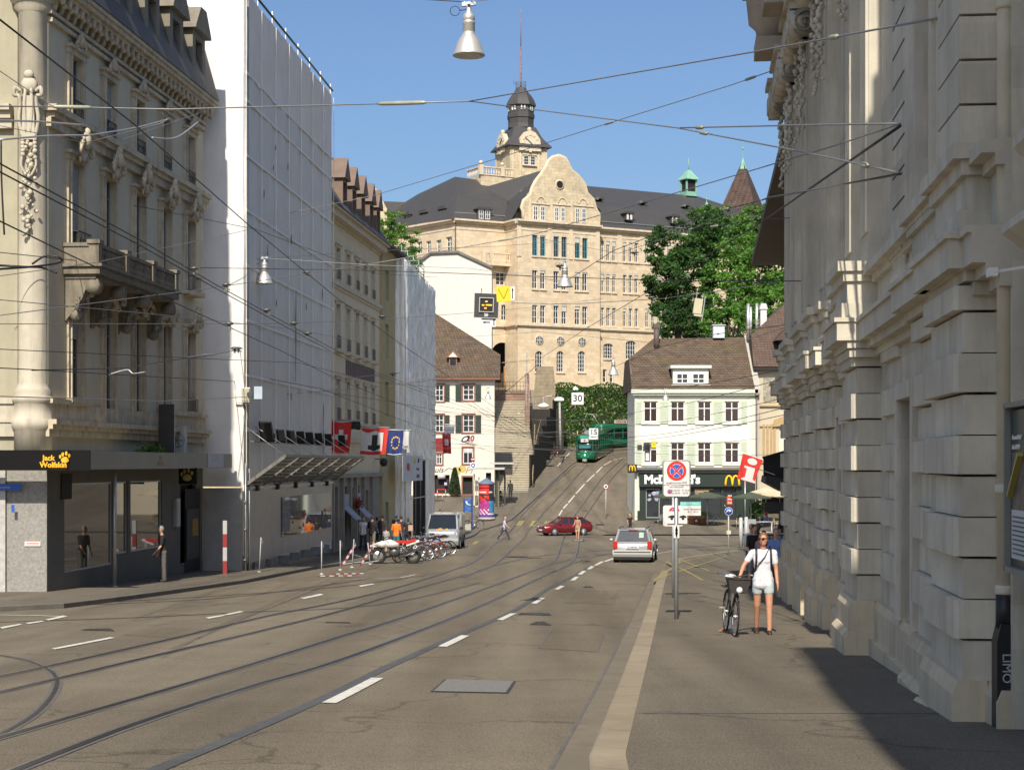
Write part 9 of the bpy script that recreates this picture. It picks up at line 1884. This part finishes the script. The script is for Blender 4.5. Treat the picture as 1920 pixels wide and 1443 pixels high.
W_('grey haired man in a blue short sleeved shirt behind the cyclist woman',atd(1455,43.5),R(-5),1.72,(.14,.22,.46),(.03,.04,.08),(.18,.16,.14),((10,4),(-8,8)),((5,8,20),(5,8,20)),0,1,.45)
W_('man in black t-shirt and grey shorts leading the waiting group',atd(1414,48),R(25),1.78,blk,(.20,.21,.23),(.05,.04,.03),((4,4),(-4,4)),((16,12,60),(8,10,30)),0,.5,.42)
W_('bald man in a white shirt partly hidden by the man in black',atd(1408,50.5),R(40),1.80,(.60,.60,.58),(.08,.08,.09),(.1,.1,.1),((0,3),(0,3)),((6,8,30),(6,8,20)),0,1,.45,bald=True)
W_('dark skinned bald man standing in the middle of the waiting group',atd(1421,51.5),R(10),1.80,(.05,.04,.04),(.05,.05,.06),(.03,.02,.02),bald=True,skin=mat('skin_dark',(.13,.065,.04),.5,.1))
W_('dark haired woman in a pink patterned top in the waiting group',atd(1432,46.5),R(-10),1.62,(.38,.17,.20),(.04,.04,.06),(.02,.015,.012),hairlen=.12)
W_('person in a wine red top walking away behind the blue shirt man',atd(1462,61),R(170),1.68,(.16,.025,.03),(.05,.05,.07),(.03,.02,.02),((8,4),(-8,8)))
W_('man in wine red shirt and jeans striding along the terrace',atd(1437,141),R(-80),1.80,(.34,.02,.07),(.16,.26,.44),(.12,.08,.05),((30,6),(-28,12)),((20,8,60),(-15,8,20)),4,1,.45)
W_('man in beige jacket and grey trousers standing by the tram shelter',at(957,937),R(200),1.78,(.24,.23,.17),(.16,.17,.18),(.06,.05,.04),((2,2),(-2,4)),sleeve=1)
W_('dark dressed person sitting under the tram shelter roof',at(935,941)+Vector((0,.4,-.0)),R(160),1.65,blk,(.04,.04,.05),(.03,.02,.02),((80,84),(76,84)),((20,8,60),(20,8,60)),8)
for a_ in (("woman in a white sleeveless top before the cream house awnings",681,88,20,1.70,(.58,.58,.60),(.04,.04,.05),1,.12,.1),("man in black t-shirt and khaki shorts with his back to us",698,86,170,1.80,blk,(.17,.15,.11),.5,.45,0),("person in a teal top next to the man in khaki shorts",707,91,150,1.66,(.03,.22,.36),(.04,.04,.05),1,.4,.1),("person in a dark brown jacket in the shaded crowd",717,90,175,1.78,(.05,.04,.035),(.04,.04,.05),1,1,0),("child in a pale grey shirt behind the motorcycle",724,84,160,1.25,(.36,.34,.35),(.20,.16,.16),.5,.45,0),("person in a bright orange t-shirt and teal shorts by the bicycles",743,85,170,1.66,(.75,.19,.02),(.02,.16,.20),.5,.48,0),("man in navy polo shirt next to the orange t-shirt",752,89,185,1.76,(.03,.035,.07),(.05,.05,.06),1,.45,0),("woman in a black dress with a pink shoulder bag",765,88,165,1.66,blk,(.02,.02,.02),.4,.2,.12),("person in a light blue top and cap close to the house wall",714,100,180,1.72,(.30,.38,.55),(.05,.05,.06),1,.45,0),("person in a pinkish white vest behind the van roof",808,141,180,1.78,(.62,.54,.54),(.05,.05,.06),1,.1,0),("man in a bright blue t-shirt behind the van roof",825,138,180,1.70,(.05,.26,.55),(.05,.05,.06),1,.45,0)):
 lb,px,d,rz,h_,tp_,bt_,pt_,sl_,hl_=a_;k=(px*7)%13-6;W_(lb,atd(px,d),R(rz),h_,tp_,bt_,(.05,.035,.025) if 'cap' not in lb else (.45,.46,.48),((6+k,5),(-6-k,9)),((10+k,9,25),(6,9,30+k*3)),0,pt_,sl_,hairlen=hl_,skirt=.4 if 'dress' in lb else 0)
hp_=atd(743,97);HT,hh,_=W_('person in a wide white sun hat near the menu board',hp_,R(180),1.74,(.08,.08,.10),blk,(.5,.5,.48));b=MB();b.lathe([(.24,0),(.12,.05),(.11,.14),(.02,.17)],n=16);b.build('sun_hat',M_white,HT,loc=hh+Vector((0,.02,.05)))
t=thing('shoulder_bag','pink shoulder bag carried by the woman in the black dress','bag',atd(770,87.7)+Vector((0,0,1.15)));b=MB();b.box(-.12,.12,-.05,.05,-.15,.15);b.build('bag',mat('bag_pink',(.45,.30,.25),.8,.1),t);b=MB();b.tube([(-.1,0,.15),(-.05,0,.35),(.1,0,.15)],.012,5);b.build('strap',M_black,t)
